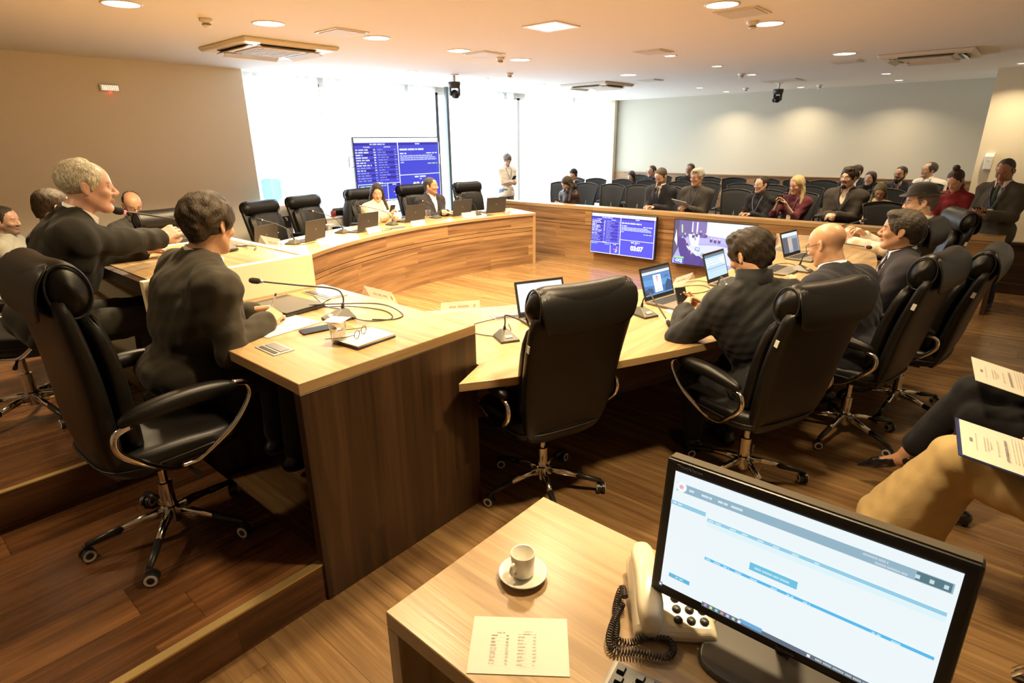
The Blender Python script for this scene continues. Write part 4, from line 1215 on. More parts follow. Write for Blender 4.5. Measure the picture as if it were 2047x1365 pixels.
# name cards and acrylic stands
M_CARD = sheer('card_paper', (0.86, 0.79, 0.66), 0.0, 0.35)
def card(x, y, z, yaw, label, w_=0.24, h=0.075, see=False):
    e = empty('name_plate', (x, y, z), R(yaw + 90), label, 'name plate', 'name plates along the benches')
    prof = [(-0.035, 0.001), (0.0, h), (0.035, 0.001)]
    for a, b in ((0, 1), (1, 2)):
        p, q = prof[a], prof[b]
        MB().grid([[(-w_ / 2, p[0], p[1]), (w_ / 2, p[0], p[1])], [(-w_ / 2, q[0], q[1]), (w_ / 2, q[0], q[1])]]).build('acrylic_side', M_ACRYL, e, recalc=False)
    rnd = random.Random(int(abs(x * y) * 100))
    ang = math.atan2(h, 0.035)
    I = [((0.80, 0.74, 0.62), rc(-w_ / 2 + 0.004, -h / 2, w_ / 2 - 0.004, h / 2 - 0.004)), ((0.60, 0.35, 0.25), [(-w_ * 0.40, 0.012), (-w_ * 0.34, 0.012), (-w_ * 0.34, -0.008), (-w_ * 0.37, -0.018), (-w_ * 0.40, -0.008)])]
    I += words((0.35, 0.28, 0.22), -w_ * 0.22, 0.0, w_ * 0.30, 0.016, rnd, 0.6)
    if 'clear' in label: I = [(tuple(min(0.9, c * 1.15) for c in a), b) for a, b in I[1:]]
    o = poster('card', e, I, (0, -0.0185, h / 2), (ang, 0, 0))
    if 'clear' not in label: o.data.materials[0] = M_CARD
    return e
for x, y, a, lab in ((-5.41, 3.22, 27, 'cream name card on the left bench nearest the cream desk'), (-5.68, 4.04, 14, 'cream name card on the left bench, second from the cream desk'),
    (-5.70, 4.74, 3, 'cream name card on the left bench, in front of the woman in cream'), (-5.78, 5.72, -8, 'cream name card on the left bench, farthest one'),
    (-2.45, 1.74, 90, 'clear acrylic name stand at the front edge of the near wing desk'), (-2.47, 2.35, 145, 'clear acrylic name stand on the right bench by the near wing desk'),
    (-1.72, 3.86, 176, 'clear acrylic name stand right of the blue-screen laptop'), (-1.66, 5.55, 188, 'clear acrylic name stand near the far laptop of the right bench'),
    (-3.42, 1.68, 90, 'clear acrylic name stand on the far front corner of the cream central desk')):
    card(x, y, 1.140 if 'central' in lab else (0.954 if 'wing desk' in lab and 'edge' in lab else TB + 0.001), a, lab)

# drinking glasses
def glass(x, y, z, label, lid=False, h=0.10, r=0.036):
    e = empty('water_glass', (x, y, z), 0, label, 'glass', 'water glasses on the desks')
    MB().lathe([(0.001, 0.001), (r * 0.86, 0.001), (r, h), (r - 0.002, h), (r * 0.84, 0.010), (0.001, 0.010)], 24, cap=False).build('tumbler', M_GLASS, e, smooth=True)
    MB().lathe([(0.001, 0.011), (r * 0.84, 0.011), (r * 0.93, h * 0.55), (0.001, h * 0.55)], 24, cap=False).build('water', glass_mat('water_' + str(round(x, 2)), (0.97, 0.98, 0.98), 0.2), e, smooth=True)
    if lid: MB().box((0, 0, h + 0.001), (0.085, 0.085, 0.0015), (0, 0, 0.5)).build('paper_cover', M_PAPER, e)
glass(-2.06, 1.245, 0.954, 'water glass with white paper cover on the near wing desk', True)
glass(-6.08, 3.72, TB, 'covered water glass on the left bench beside the second laptop', True)
glass(-6.25, 4.55, TB, 'water glass on the left bench in front of the woman in cream')
glass(-6.21, 5.36, TB, 'water glass on the left bench left of the folded-arm man microphone', False, 0.11)
glass(-5.58, 6.30, TB, 'low glass dish at the far end of the left bench', False, 0.045, 0.05)
glass(-5.98, 2.98, TB, 'covered water glass half hidden behind the first left bench microphone', True)

# cup and saucer
def cup(x, y, z, label, clab, rz=0, s_=1.0):
    e = empty('saucer', (x, y, z), 0, clab, 'saucer')
    MB().lathe([(0.001, 0.004), (0.024, 0.003), (0.028, 0.0), (0.030, 0.004), (0.058 * s_, 0.014), (0.060 * s_, 0.017), (0.056 * s_, 0.0175), (0.030, 0.008), (0.001, 0.007)], 36, cap=False).build('dish', pbr('white_porcelain', (0.74, 0.71, 0.62), 0.12), e, smooth=True)
    c = empty('coffee_cup', (x, y, z + 0.008), rz, label, 'cup')
    b = MB().lathe([(0.001, 0.0), (0.021, 0.0), (0.0275, 0.008), (0.0295, 0.062), (0.0290, 0.064), (0.0265, 0.062), (0.0245, 0.010), (0.001, 0.006)], 36, cap=False).build('cup_body', MATS['white_porcelain'], c, smooth=True)
    MB().tube(bez([(0.027, 0, 0.050), (0.040, 0, 0.050), (0.045, 0, 0.036), (0.037, 0, 0.022), (0.026, 0, 0.018)], 16), 0.0042, 8).build('handle', MATS['white_porcelain'], c, smooth=True)
cup(-0.728, 0.862, 0.75, 'small white espresso cup standing on a saucer on the foreground table', 'white porcelain saucer under the espresso cup on the foreground table', R(-88))
cup(-1.36, 6.22, TB, 'white cup at the far end of the right bench', 'white saucer under the cup at the far end of the right bench', 0)

# papers
def sheet(name, x, y, z, yaw, w_, h, label, cat, items=(), mat=None, th=0.0012, rot=None, par=None):
    e = empty(name, (x, y, z), R(yaw), label, cat)
    if rot is not None: e.rotation_euler = rot
    MB().box((0, 0, th / 2), (w_, h, th)).build('paper', mat or M_PAPER, e)
    if items: poster('print', e, list(items), (0, 0, th + 0.0001))
    return e
INK = (0.30, 0.24, 0.26)
def table_print(w_, h):
    rnd = random.Random(9); I = []
    for cx_ in (-0.060, -0.002):
        I += words((0.45, 0.25, 0.25), cx_ + 0.012, h * 0.20, cx_ + 0.03, 0.0028, rnd)
        for k in range(9):
            y_ = h * 0.15 - k * 0.0085
            I += words(INK, cx_, y_, cx_ + rnd.uniform(0.010, 0.019), 0.0026, rnd)
            I += words(INK, cx_ + 0.032, y_, cx_ + 0.038, 0.0026, rnd)
            I.append(((0.72, 0.66, 0.62), rc(cx_ - 0.001, y_ - 0.0045, cx_ + 0.040, y_ - 0.0042)))
    return I
e = sheet('paper_sheet', -0.605, 0.703, 0.7505, 38, 0.205, 0.145, 'cream sheet with two small printed columns lying on the foreground table', 'paper', table_print(0.205, 0.145))
sheet('paper_sheet', -2.47, 1.21, 0.9545, 5, 0.21, 0.28, 'blank white sheet under the hands holding the pen', 'paper')
sheet('paper_sheet', -1.36, 3.20, TB + 0.001, 60, 0.21, 0.29, 'white sheet under the hands of the man in black jacket', 'paper')
sheet('paper_sheet', -1.42, 3.98, TB + 0.001, 80, 0.09, 0.14, 'small white note on the right bench left of the black jacket man collar', 'paper')
sheet('paper_sheet', -1.05, 4.32, TB + 0.001, 80, 0.10, 0.14, 'small white note on the right bench before the bald man', 'paper')
e = empty('notebook', (-2.005, 1.335, 0.954), R(3), 'stack of white papers in a notebook under spectacles, near wing desk', 'notebook')
MB().box((0, 0, 0.004), (0.165, 0.205, 0.008)).build('cover', pbr('navy_cover', (0.03, 0.03, 0.05), 0.5), e, bevel=0.002)
MB().box((0.002, 0.002, 0.012), (0.155, 0.198, 0.008)).build('pages', M_PAPER, e)
MB().box((0.006, -0.004, 0.0165), (0.150, 0.200, 0.001), (0, 0, 0.05)).build('loose_sheet', M_PAPER, e)
e = empty('reading_glasses', (-2.01, 1.32, 0.972), R(120), 'thin dark spectacles lying on the notebook', 'glasses')
for s_ in (-1, 1):
    MB().tube([(s_ * 0.033 + 0.024 * math.cos(a), 0.0, 0.019 + 0.017 * math.sin(a)) for a in [2 * PI * k / 20 for k in range(20)]], 0.0016, 6, closed=True).build('rim', M_BLACKP, e, smooth=True)
    MB().tube([(s_ * 0.058, 0, 0.024), (s_ * 0.062, 0.05, 0.012), (s_ * 0.060, 0.115, 0.003), (s_ * 0.056, 0.135, 0.0)], 0.0017, 6).build('temple', M_BLACKP, e, smooth=True)
MB().tube([(-0.009, 0, 0.022), (0, 0.002, 0.026), (0.009, 0, 0.022)], 0.0015, 6).build('bridge', M_BLACKP, e)
e = empty('pen', (-2.60, 1.25, 1.035), 0, 'ballpoint pen held upright in the hand of the writing man', 'pen')
MB().tube([(0, -0.03, -0.045), (0.0, 0.01, 0.03)], 0.0042, 10).build('barrel', pbr('clear_pen_barrel', (0.55, 0.5, 0.45), 0.3), e)
MB().tube([(0, 0.010, 0.03), (0.0, 0.016, 0.042)], 0.0048, 10).build('cap', pbr('pen_cap_blue', (0.03, 0.03, 0.25), 0.3), e)
def phone(x, y, z, label, rot, grp=None):
    e = empty('mobile_phone', (x, y, z), 0, label, 'phone', grp)
    e.rotation_euler = rot
    MB().box((0, 0, 0.004), (0.072, 0.150, 0.008)).build('phone_body', M_BLACKP, e, bevel=0.003)
    MB().box((0, 0, 0.0082), (0.066, 0.142, 0.0006)).build('phone_screen', pbr('phone_glass', (0.015, 0.016, 0.018), 0.06), e)
    return e
phone(-2.285, 1.28, 0.954, 'black mobile phone lying on the near wing desk', (0, 0, R(-12)))
phone(-1.375, 3.075, 0.868, 'dark mobile phone held by the man in black jacket', (R(62), R(0), R(60)))

# floor boxes in the desk tops
def outlet(x, y, z, rz, label, w_=0.26, h=0.13):
    e = empty('desk_outlet', (x, y, z), R(rz), label, 'desk outlet', 'metal flap outlets let into the desk tops')
    MB().box((0, 0, 0.002), (w_, h, 0.004)).build('frame', M_METAL, e, bevel=0.001)
    MB().box((0.0, 0.012, 0.0048), (w_ - 0.03, h - 0.05, 0.003)).build('flap', pbr('steel_flap', (0.30, 0.30, 0.29), 0.3, 0.8), e)
    MB().box((0.0, -h / 2 + 0.018, 0.0048), (w_ - 0.03, 0.018, 0.001)).build('slot', M_BLACKP, e)
outlet(-2.85, 1.665, 0.953, 0, 'steel outlet flap at the rear of the near wing desk')
outlet(-2.20, 1.03, 0.953, 0, 'dark socket panel under the elbow of the writing man', 0.16, 0.09)
outlet(-3.86, 1.62, 1.139, 0, 'steel outlet flap on the cream central desk')
outlet(-2.20, 2.52, TB, 60, 'steel outlet flap beside the white-screen laptop')
outlet(-5.78, 4.46, TB, 85, 'dark outlet flap on the left bench between two name cards')
outlet(-5.72, 6.02, TB, 100, 'dark outlet flap at the far end of the left bench')
outlet(-1.62, 5.75, TB, 90, 'grey outlet flap at the far end of the right bench')

# cables
M_CABLE = pbr('black_cable', (0.012, 0.012, 0.014), 0.45)
M_CBLUE = pbr('blue_cable', (0.05, 0.07, 0.22), 0.45)
def cable(pts, label, mat=None, r=0.0026):
    o = tubeobj('cable', pts, r, mat or M_CABLE)
    return tag(o, label, 'cable', 'cables trailing on the desks')
z_ = 0.957
cable([(-2.72, 1.62, z_), (-2.62, 1.50, z_), (-2.50, 1.60, z_), (-2.30, 1.66, z_), (-2.16, 1.60, z_), (-2.22, 1.50, z_), (-2.34, 1.47, z_ + 0.01)], 'black cable looping from the outlet flap to the microphone on the near wing desk')
cable([(-2.62, 1.44, z_ + 0.02), (-2.50, 1.52, z_ + 0.03), (-2.35, 1.68, z_ + 0.02), (-2.18, 1.68, z_), (-2.14, 1.60, z_), (-2.22, 1.53, z_)], 'black cable arching from the closed laptop on the near wing desk', r=0.003)
cable([(-2.85, 1.60, z_), (-2.70, 1.55, z_), (-2.58, 1.52, z_), (-2.45, 1.56, z_)], 'dark blue cable between laptop and outlet on the near wing desk', M_CBLUE)
z_ = TB + 0.004
cable([(-1.79 - 0.30, 2.36, z_), (-2.02, 2.30, z_), (-1.96, 2.22, z_), (-1.95, 2.19, z_)], 'black cable behind the first right bench microphone')
cable([(-2.20, 2.48, z_), (-2.24, 2.20, z_), (-2.12, 2.12, z_), (-1.98, 2.15, z_)], 'black cable curving toward the near wing desk on the right bench')
cable([(-1.66, 3.70, z_), (-1.70, 3.80, z_), (-1.62, 3.92, z_), (-1.52, 3.85, z_), (-1.54, 3.70, z_), (-1.62, 3.62, z_)], 'coiled black cable between blue laptop and black jacket man')
cable([(-1.75, 3.95, z_), (-1.68, 4.05, z_), (-1.55, 4.00, z_), (-1.48, 3.85, z_)], 'black cable behind the black jacket man laptop')
cable([(-1.45, 4.98, z_), (-1.38, 5.10, z_), (-1.28, 5.02, z_), (-1.24, 4.90, z_)], 'black cable behind the microphone near the bald man')
cable([(-1.52, 5.62, z_), (-1.45, 5.75, z_), (-1.30, 5.80, z_), (-1.22, 5.66, z_), (-1.20, 5.55, z_)], 'blue cable beyond the far laptop on the right bench', M_CBLUE)
cable([(-5.62, 3.25, z_), (-5.58, 3.10, z_), (-5.66, 3.02, z_)], 'black cable between first laptop and microphone on the left bench')
cable([(-5.72, 4.35, z_), (-5.70, 4.22, z_), (-5.78, 4.0, z_), (-5.90, 3.85, z_)], 'black cable by the second laptop on the left bench')
cable([(-3.78, 1.60, 1.143), (-3.62, 1.62, 1.143), (-3.56, 1.56, 1.160), (-3.66, 1.52, 1.160), (-3.60, 1.66, 1.143), (-3.48, 1.60, 1.143)], 'small tangle of black cable on the cream central desk', r=0.003)

# foreground table: monitor, telephone, keyboard
e = empty('computer_monitor', (-0.181, 0.962, 0.75), 0, 'widescreen black monitor showing a white and blue web page on the foreground table', 'monitor')
hd = bpy.data.objects.new('monitor_head', None); hd.empty_display_size = 0.05
W, H = 0.51, 0.31
m = MB().box((0, 0.018, 0), (W, 0.034, H)).build('monitor_case', M_BLACKP, e, bevel=0.006, loc=(0, 0, 0.237), rot=(R(-6), 0, 0))
bpy.data.objects.remove(hd)
MB().box((0, 0.050, -0.01), (0.30, 0.035, 0.18)).build('rear_bulge', M_BLACKP, m, bevel=0.012)
MB().box((0, 0.02, H / 2 + 0.001), (W - 0.01, 0.026, 0.003)).build('top_edge', pbr('monitor_edge', (0.10, 0.085, 0.06), 0.35), m)
SWd, SH = 0.466, 0.262
X = lambda u: (u - 0.5) * SWd
Y = lambda v: (0.5 - v) * SH
WC, CY, SKY, GR = (0.86, 0.94, 0.97), (0.10, 0.55, 0.78), (0.30, 0.62, 0.80), (0.22, 0.35, 0.45)
rnd = random.Random(4)
I = [(WC, rc(X(0), Y(1), X(1), Y(0)))]
I += [((0.30, 0.47, 0.58), rc(X(0.015), Y(0.155), X(0.985), Y(0.085))), ((0.10, 0.20, 0.24), rc(X(0.88), Y(0.150), X(0.98), Y(0.090)))]
I.append(((0.92, 0.97, 1), [(X(0.035) + 0.011 * math.cos(2 * PI * k / 18), Y(0.115) + 0.011 * math.sin(2 * PI * k / 18)) for k in range(18)]))
I.append(((0.85, 0.45, 0.5), [(X(0.035) + 0.0045 * math.cos(2 * PI * k / 12), Y(0.115) + 0.0045 * math.sin(2 * PI * k / 12)) for k in range(12)]))
for a, b in ((0.07, 0.10), (0.125, 0.175), (0.195, 0.235), (0.25, 0.295)): I += words((0.8, 0.88, 0.93), X(a), Y(0.12), X(b), 0.0045, rnd, 0.3)
I += words((0.6, 0.68, 0.75), X(0.72), Y(0.105), X(0.80), 0.0038, rnd, 0.3); I += words((0.6, 0.68, 0.75), X(0.76), Y(0.135), X(0.86), 0.0038, rnd, 0.3)
for u in (0.885, 0.925, 0.965): I.append(((0.6, 0.75, 0.78), rc(X(u) - 0.003, Y(0.133), X(u) + 0.003, Y(0.107))))
I += [(SKY, rc(X(0.0), Y(0.275), X(0.155), Y(0.240)))] + words((0.75, 0.9, 0.95), X(0.01), Y(0.257), X(0.05), 0.0035, rnd)
I += [(SKY, rc(X(0.165), Y(0.305), X(0.985), Y(0.278))), ((0.75, 0.93, 0.97), rc(X(0.165), Y(0.345), X(0.985), Y(0.308)))]
for u in (0.17, 0.20, 0.26, 0.31, 0.37, 0.43, 0.50, 0.58): I += words((0.72, 0.9, 0.95), X(u), Y(0.292), X(u + 0.025), 0.0032, rnd)
I += [((0.10, 0.50, 0.85), rc(X(0.18), Y(0.615), X(0.985), Y(0.592)))]
for u in (0.185, 0.22, 0.26, 0.31, 0.37, 0.45, 0.51, 0.57, 0.80, 0.86): I += words((0.6, 0.85, 0.95), X(u), Y(0.604), X(u + 0.028), 0.0030, rnd)
I += [((0.16, 0.55, 0.78), rc(X(0.36), Y(0.535), X(0.54), Y(0.475)))] + words((0.6, 0.82, 0.9), X(0.38), Y(0.507), X(0.52), 0.004, rnd, 0.4)
I += [((0.12, 0.48, 0.74), rc(X(0.04), Y(0.885), X(0.135), Y(0.85)))] + words((0.6, 0.82, 0.9), X(0.07), Y(0.868), X(0.11), 0.0035, rnd)
I += [((0.13, 0.17, 0.22), rc(X(0.0), Y(1.0), X(0.016), Y(0.965))), ((0.13, 0.17, 0.22), rc(X(0.20), Y(1.0), X(1), Y(0.962))), ((0.16, 0.42, 0.72), rc(X(0.36), Y(0.985), X(0.45), Y(0.950))), ((0.9, 0.9, 0.95), rc(X(0.004), Y(0.992), X(0.012), Y(0.975)))]
for k, c in enumerate(((0.6, 0.3, 0.7), (0.7, 0.8, 0.3), (0.3, 0.7, 0.6), (0.8, 0.3, 0.3), (0.6, 0.6, 0.9), (0.5, 0.7, 0.5), (0.85, 0.85, 0.9))): I.append((c, rc(X(0.21 + k * 0.024), Y(0.992), X(0.222 + k * 0.024), Y(0.970))))
I.append(((0.9, 0.85, 0.95), rc(X(0.62), Y(0.992), X(0.632), Y(0.970))))
I += words((0.5, 0.6, 0.6), X(0.65), Y(0.98), X(0.92), 0.004, rnd, 0.5)
poster('monitor_screen', m, I, (0, -0.0006, 0.003), (R(90), 0, 0), 0.82)
MG = pbr('bezel_mark_grey', (0.16, 0.15, 0.16), 0.4)
text('maker_mark', 'ThinkVision', 0.011, MG, m, (-0.205, -0.0012, 0.1445), (R(90), 0, 0))
text('maker_mark', 'lenovo', 0.012, MG, m, (0.02, -0.0012, -0.1425), (R(90), 0, 0))
MB().tube([(0, 0.10, 0.0), (0, 0.09, 0.12), (0, 0.055, 0.24)], [0.035, 0.03, 0.03], 14, flat=(0.5, 1.3)).build('stand_neck', M_DKPLAST, e, smooth=True)
MB().loft([[Vector((a * k, 0.03 + b * k, z)) for a, b in sup(0.135, 0.105, 36, 0.45)] for z, k in ((0.0, 1.0), (0.008, 1.0), (0.013, 0.965))]).build('stand_base', pbr('stand_base_grey', (0.055, 0.048, 0.038), 0.38), e, bevel=0.002)
e.rotation_euler = (0, 0, R(1.4))

# telephone
TEL = e = empty('telephone', (-0.418, 1.005, 0.75), R(35), 'cream desk telephone partly behind the monitor', 'telephone')
M_TEL = pbr('cream_phone_plastic', (0.70, 0.63, 0.47), 0.3)
S = []
for y_, z1 in ((-0.105, 0.022), (-0.09, 0.030), (0.0, 0.045), (0.08, 0.060), (0.105, 0.055)):
    S.append([Vector((a, y_, max(0.001, b))) for a, b in ((-0.085, 0.001), (0.085, 0.001), (0.088, z1 * 0.6), (0.078, z1), (-0.078, z1), (-0.088, z1 * 0.6))])
MB().loft(S).build('phone_base', M_TEL, e, bevel=0.008, seg=3)
for r_ in range(4):
    for c in range(3):
        y_ = -0.075 + r_ * 0.026
        z1 = np.interp(y_, [-0.105, -0.09, 0.0, 0.08], [0.022, 0.030, 0.045, 0.060])
        MB().lathe([(0.001, 0.006), (0.007, 0.006), (0.0098, 0.002), (0.0098, -0.002)], 14, c=(0.008 + c * 0.027, y_, z1), cap=False).build('key', pbr('phone_key_grey', (0.045, 0.040, 0.034), 0.35), e, smooth=True)
S = []
for i in range(13):
    t = i / 12; y_ = -0.115 + 0.235 * t
    k = 1 - abs(2 * t - 1) ** 5
    hz = 0.050 + 0.022 * math.sin(t * PI) + 0.014 * t
    ww = 0.026 + 0.010 * abs(2 * t - 1) ** 2
    th = 0.017 + 0.014 * abs(2 * t - 1) ** 3
    S.append([Vector((-0.052 + a * max(k, .25) ** .5, y_, hz + b - (0.012 * abs(2 * t - 1) ** 3))) for a, b in sup(ww, th, 18, 0.7)])
MB().loft(S).build('handset', M_TEL, e, smooth=True, subd=1)
# coiled cord
guide = bez([(-0.485, 0.925, 0.79), (-0.515, 0.965, 0.77), (-0.500, 0.915, 0.762), (-0.470, 0.868, 0.762), (-0.452, 0.838, 0.762), (-0.425, 0.850, 0.762), (-0.405, 0.888, 0.762), (-0.375, 0.905, 0.762), (-0.352, 0.895, 0.762), (-0.350, 0.868, 0.762), (-0.375, 0.850, 0.762), (-0.410, 0.832, 0.762), (-0.440, 0.812, 0.762), (-0.462, 0.825, 0.765), (-0.478, 0.868, 0.768), (-0.495, 0.935, 0.758)], 150)
L_ = [0.0]
for i in range(1, len(guide)): L_.append(L_[-1] + (guide[i] - guide[i - 1]).length)
P = []
tot = L_[-1]; turns = tot / 0.0062
for k in range(int(turns * 9)):
    s_ = tot * k / (turns * 9)
    i = min(len(guide) - 2, int(np.searchsorted(L_, s_, 'right') - 1)); f_ = (s_ - L_[i]) / max(1e-9, L_[i + 1] - L_[i])
    p = guide[i].lerp(guide[i + 1], f_); t = (guide[i + 1] - guide[i]).normalized()
    up_ = Vector((0, 0, 1)); sd = t.cross(up_).normalized(); a = 2 * PI * s_ / 0.0062
    P.append(p + sd * math.cos(a) * 0.0068 + up_ * (math.sin(a) * 0.0068 + 0.0))
TEL_M = Matrix.Translation((-0.418, 1.005, 0.75)) @ Matrix.Rotation(R(35), 4, 'Z')
o = MB().tube([TEL_M.inverted() @ p for p in P], 0.0016, 5).build('coiled_cord', pbr('brown_black_cord', (0.03, 0.022, 0.018), 0.3), TEL, smooth=True, recalc=False)
o['label'] = 'coiled dark telephone cord'

# keyboard
e = empty('keyboard', (-0.270, 0.745, 0.75), R(8), 'black computer keyboard with silver edge at the bottom of the picture', 'keyboard')
MB().box((0, 0, 0.010), (0.30, 0.130, 0.014), (R(4), 0, 0)).build('keyboard_case', pbr('silver_grey_edge', (0.30, 0.27, 0.22), 0.35), e, bevel=0.006)
MB().box((0.004, 0.001, 0.0175), (0.285, 0.118, 0.002), (R(4), 0, 0)).build('key_bed', M_BLACKP, e)
KM = pbr('keyboard_key_black', (0.014, 0.013, 0.012), 0.4)
for r_ in range(5):
    for c in range(14):
        if r_ == 4 and c == 1: continue
        x = -0.126 + c * 0.0195 + 0.004 * (r_ % 2)
        y_ = -0.046 + r_ * 0.0225
        MB().loft([[Vector((x + a * k, y_ + b * k, z + y_ * 0.07)) for a, b in ((-0.0082, -0.0082), (0.0082, -0.0082), (0.0082, 0.0082), (-0.0082, 0.0082))] for z, k in ((0.018, 1.0), (0.026, 0.76))]).build('key', KM, e)

# ================================================================ ALONG THE WINDOWS
e = empty('water_dispenser', (-7.86, 4.00, 0), 0, 'white water dispenser by the beige wall edge under the blue bottle', 'water dispenser')
MB().box((0, 0, 0.48), (0.31, 0.31, 0.94)).build('cabinet', M_WHITEP, e, bevel=0.02)
MB().box((0.158, 0, 0.72), (0.01, 0.24, 0.16)).build('tap_recess', M_DKPLAST, e)
for s_ in (-1, 1): MB().tube([(0.16, s_ * 0.05, 0.78), (0.195, s_ * 0.05, 0.77), (0.20, s_ * 0.05, 0.74)], 0.010, 8).build('tap', M_WHITEP, e)
e = empty('water_bottle', (-7.86, 4.00, 0.95), 0, 'pale blue twenty-litre water bottle upside down on the dispenser', 'bottle')
bm_ = glass_mat('blue_bottle_plastic', (0.50, 0.80, 0.95), 0.15, 0.1)
MB().lathe([(0.03, 0.0), (0.035, 0.03), (0.125, 0.09), (0.132, 0.13), (0.126, 0.15), (0.132, 0.17), (0.132, 0.24), (0.126, 0.26), (0.132, 0.28), (0.132, 0.33), (0.10, 0.36), (0.001, 0.365)], 28).build('bottle_body', bm_, e, smooth=True)
# small cabinet with things behind the left bench
e = empty('side_cabinet', (-7.75, 4.60, 0), 0, 'white side cabinet behind the second empty chair', 'cabinet')
MB().box((0, 0, 0.36), (0.40, 0.55, 0.70)).build('cabinet_body', M_WHITEP, e, bevel=0.006)
MB().box((0, 0, 0.72), (0.43, 0.58, 0.02)).build('cabinet_top', M_WHITEP, e)
def jug(x, y, z, c, label):
    e = empty('thermos_jug', (x, y, z), 0, label, 'thermos')
    MB().lathe([(0.055, 0), (0.060, 0.02), (0.060, 0.19), (0.045, 0.23), (0.03, 0.25)], 22).build('jug_body', M_METAL, e, smooth=True)
    MB().lathe([(0.046, 0.22), (0.050, 0.26), (0.03, 0.29), (0.001, 0.295)], 22).build('jug_lid', M_BLACKP, e, smooth=True)
    MB().tube(bez([(0.0, 0.055, 0.22), (0.0, 0.10, 0.20), (0.0, 0.095, 0.10), (0, 0.058, 0.06)], 14), 0.009, 8).build('jug_handle', M_BLACKP, e, smooth=True)
jug(-7.70, 4.44, 0.73, 0, 'steel thermos jug with black lid on the white side cabinet')
e = empty('red_mug', (-7.60, 4.74, 0.73), 0, 'small red mug on the white side cabinet', 'mug')
MB().lathe([(0.001, 0.002), (0.034, 0.0), (0.038, 0.085), (0.035, 0.085), (0.031, 0.006), (0.001, 0.006)], 20, cap=False).build('mug_body', pbr('red_glaze', (0.30, 0.03, 0.02), 0.3), e, smooth=True)
MB().tube(bez([(0.036, 0, 0.07), (0.06, 0, 0.06), (0.058, 0, 0.03), (0.034, 0, 0.02)], 12), 0.005, 8).build('handle', MATS['red_glaze'], e, smooth=True)
# chair with backpack
o = copy_tree(exec0) if False else None
e = empty('backpack', (-7.42, 4.98, 0.50), R(4), 'black backpack standing on a seat behind the left bench', 'backpack')
M_BAG = pbr('black_nylon', (0.014, 0.014, 0.016), 0.7, bump=0.3, bscale=120)
MB().loft([[Vector((a * k, b * k, z)) for a, b in sup(0.10, 0.17, 24, 0.6)] for z, k in ((0.0, 0.9), (0.03, 1.0), (0.20, 1.0), (0.36, 0.92), (0.45, 0.72), (0.49, 0.35))]).build('bag_body', M_BAG, e, smooth=True)
MB().loft([[Vector((0.10 + a * k, b * k, z)) for a, b in sup(0.035, 0.12, 20, 0.6)] for z, k in ((0.05, 0.85), (0.08, 1.0), (0.22, 1.0), (0.27, 0.75))]).build('front_pocket', M_BAG, e, smooth=True)
MB().box((0.136, 0, 0.20), (0.004, 0.035, 0.022)).build('label_patch', pbr('grey_patch', (0.25, 0.24, 0.24), 0.6), e)
MB().tube(bez([(-0.03, 0.03, 0.48), (-0.04, 0.0, 0.53), (-0.03, -0.03, 0.48)], 10), 0.008, 8).build('top_handle', M_BAG, e, smooth=True)
e = empty('bag_chair', (-7.45, 4.98, 0), R(0), 'dark stool-like chair holding the black backpack', 'chair')
MB().loft([[Vector((a * k, b * k, z)) for a, b in sup(0.24, 0.24, 24, 0.5)] for z, k in ((0.44, 0.9), (0.45, 1.0), (0.485, 1.0), (0.498, 0.92))]).build('seat', M_LEATHER, e, smooth=True)
MB().loft([[Vector((-0.23 + a * k, b * k, z)) for a, b in sup(0.03, 0.23, 24, 0.5)] for z, k in ((0.5, 0.85), (0.55, 1.0), (0.78, 1.0), (0.84, 0.8))]).build('backrest', M_LEATHER, e, smooth=True)
for a, b in ((1, 1), (1, -1), (-1, 1), (-1, -1)): MB().tube([(a * 0.19, b * 0.19, 0.45), (a * 0.21, b * 0.21, 0.0)], 0.012, 8).build('leg', M_CHROME, e)

# visitor chairs at the right edge
def visitor(x, y, rz, label):
    e = empty('visitor_chair', (x, y, 0), R(rz), label, 'chair', 'chrome-framed black visitor chairs at the right edge')
    MB().loft([[Vector((0.02 + a * k, b * k, z)) for a, b in sup(0.26, 0.25, 28, 0.5)] for z, k in ((0.40, 0.88), (0.415, 1.0), (0.455, 1.0), (0.475, 0.9))]).build('seat', M_LEATHER, e, smooth=True, subd=1)
    back_loft([(-0.22, 0.50), (-0.25, 0.62), (-0.29, 0.80), (-0.33, 0.95)], [0.42, 0.46, 0.46, 0.40], [0.04, 0.06, 0.06, 0.04], 0.55).build('backrest', M_LEATHER, e, smooth=True, subd=1)
    for s_ in (-1, 1):
        for k, q in enumerate((0.0, 0.028)):
            y_ = s_ * (0.275 + q)
            MB().tube(bez([(0.28, y_, 0.02), (0.10, y_, 0.30), (0.19, y_, 0.48), (0.24, y_, 0.60), (0.20, y_, 0.655), (0.10, y_, 0.66), (-0.18, y_, 0.64), (-0.28, y_, 0.66)], 40), 0.009, 8).build('frame_tube', M_CHROME, e, smooth=True)
        MB().tube([(0.28, s_ * 0.29, 0.012), (-0.28, s_ * 0.29, 0.012)], 0.012, 8).build('frame_runner', M_CHROME, e)
        MB().box((0.0, s_ * 0.29, 0.672), (0.30, 0.045, 0.022)).build('arm_pad', M_BLACKP, e, bevel=0.009)
    return e
visitor(0.62, 3.20, 178, 'chrome-armed black visitor chair under the person in black trousers')
visitor(0.60, 2.50, 178, 'chrome-armed black visitor chair under the person in sand-coloured trousers')

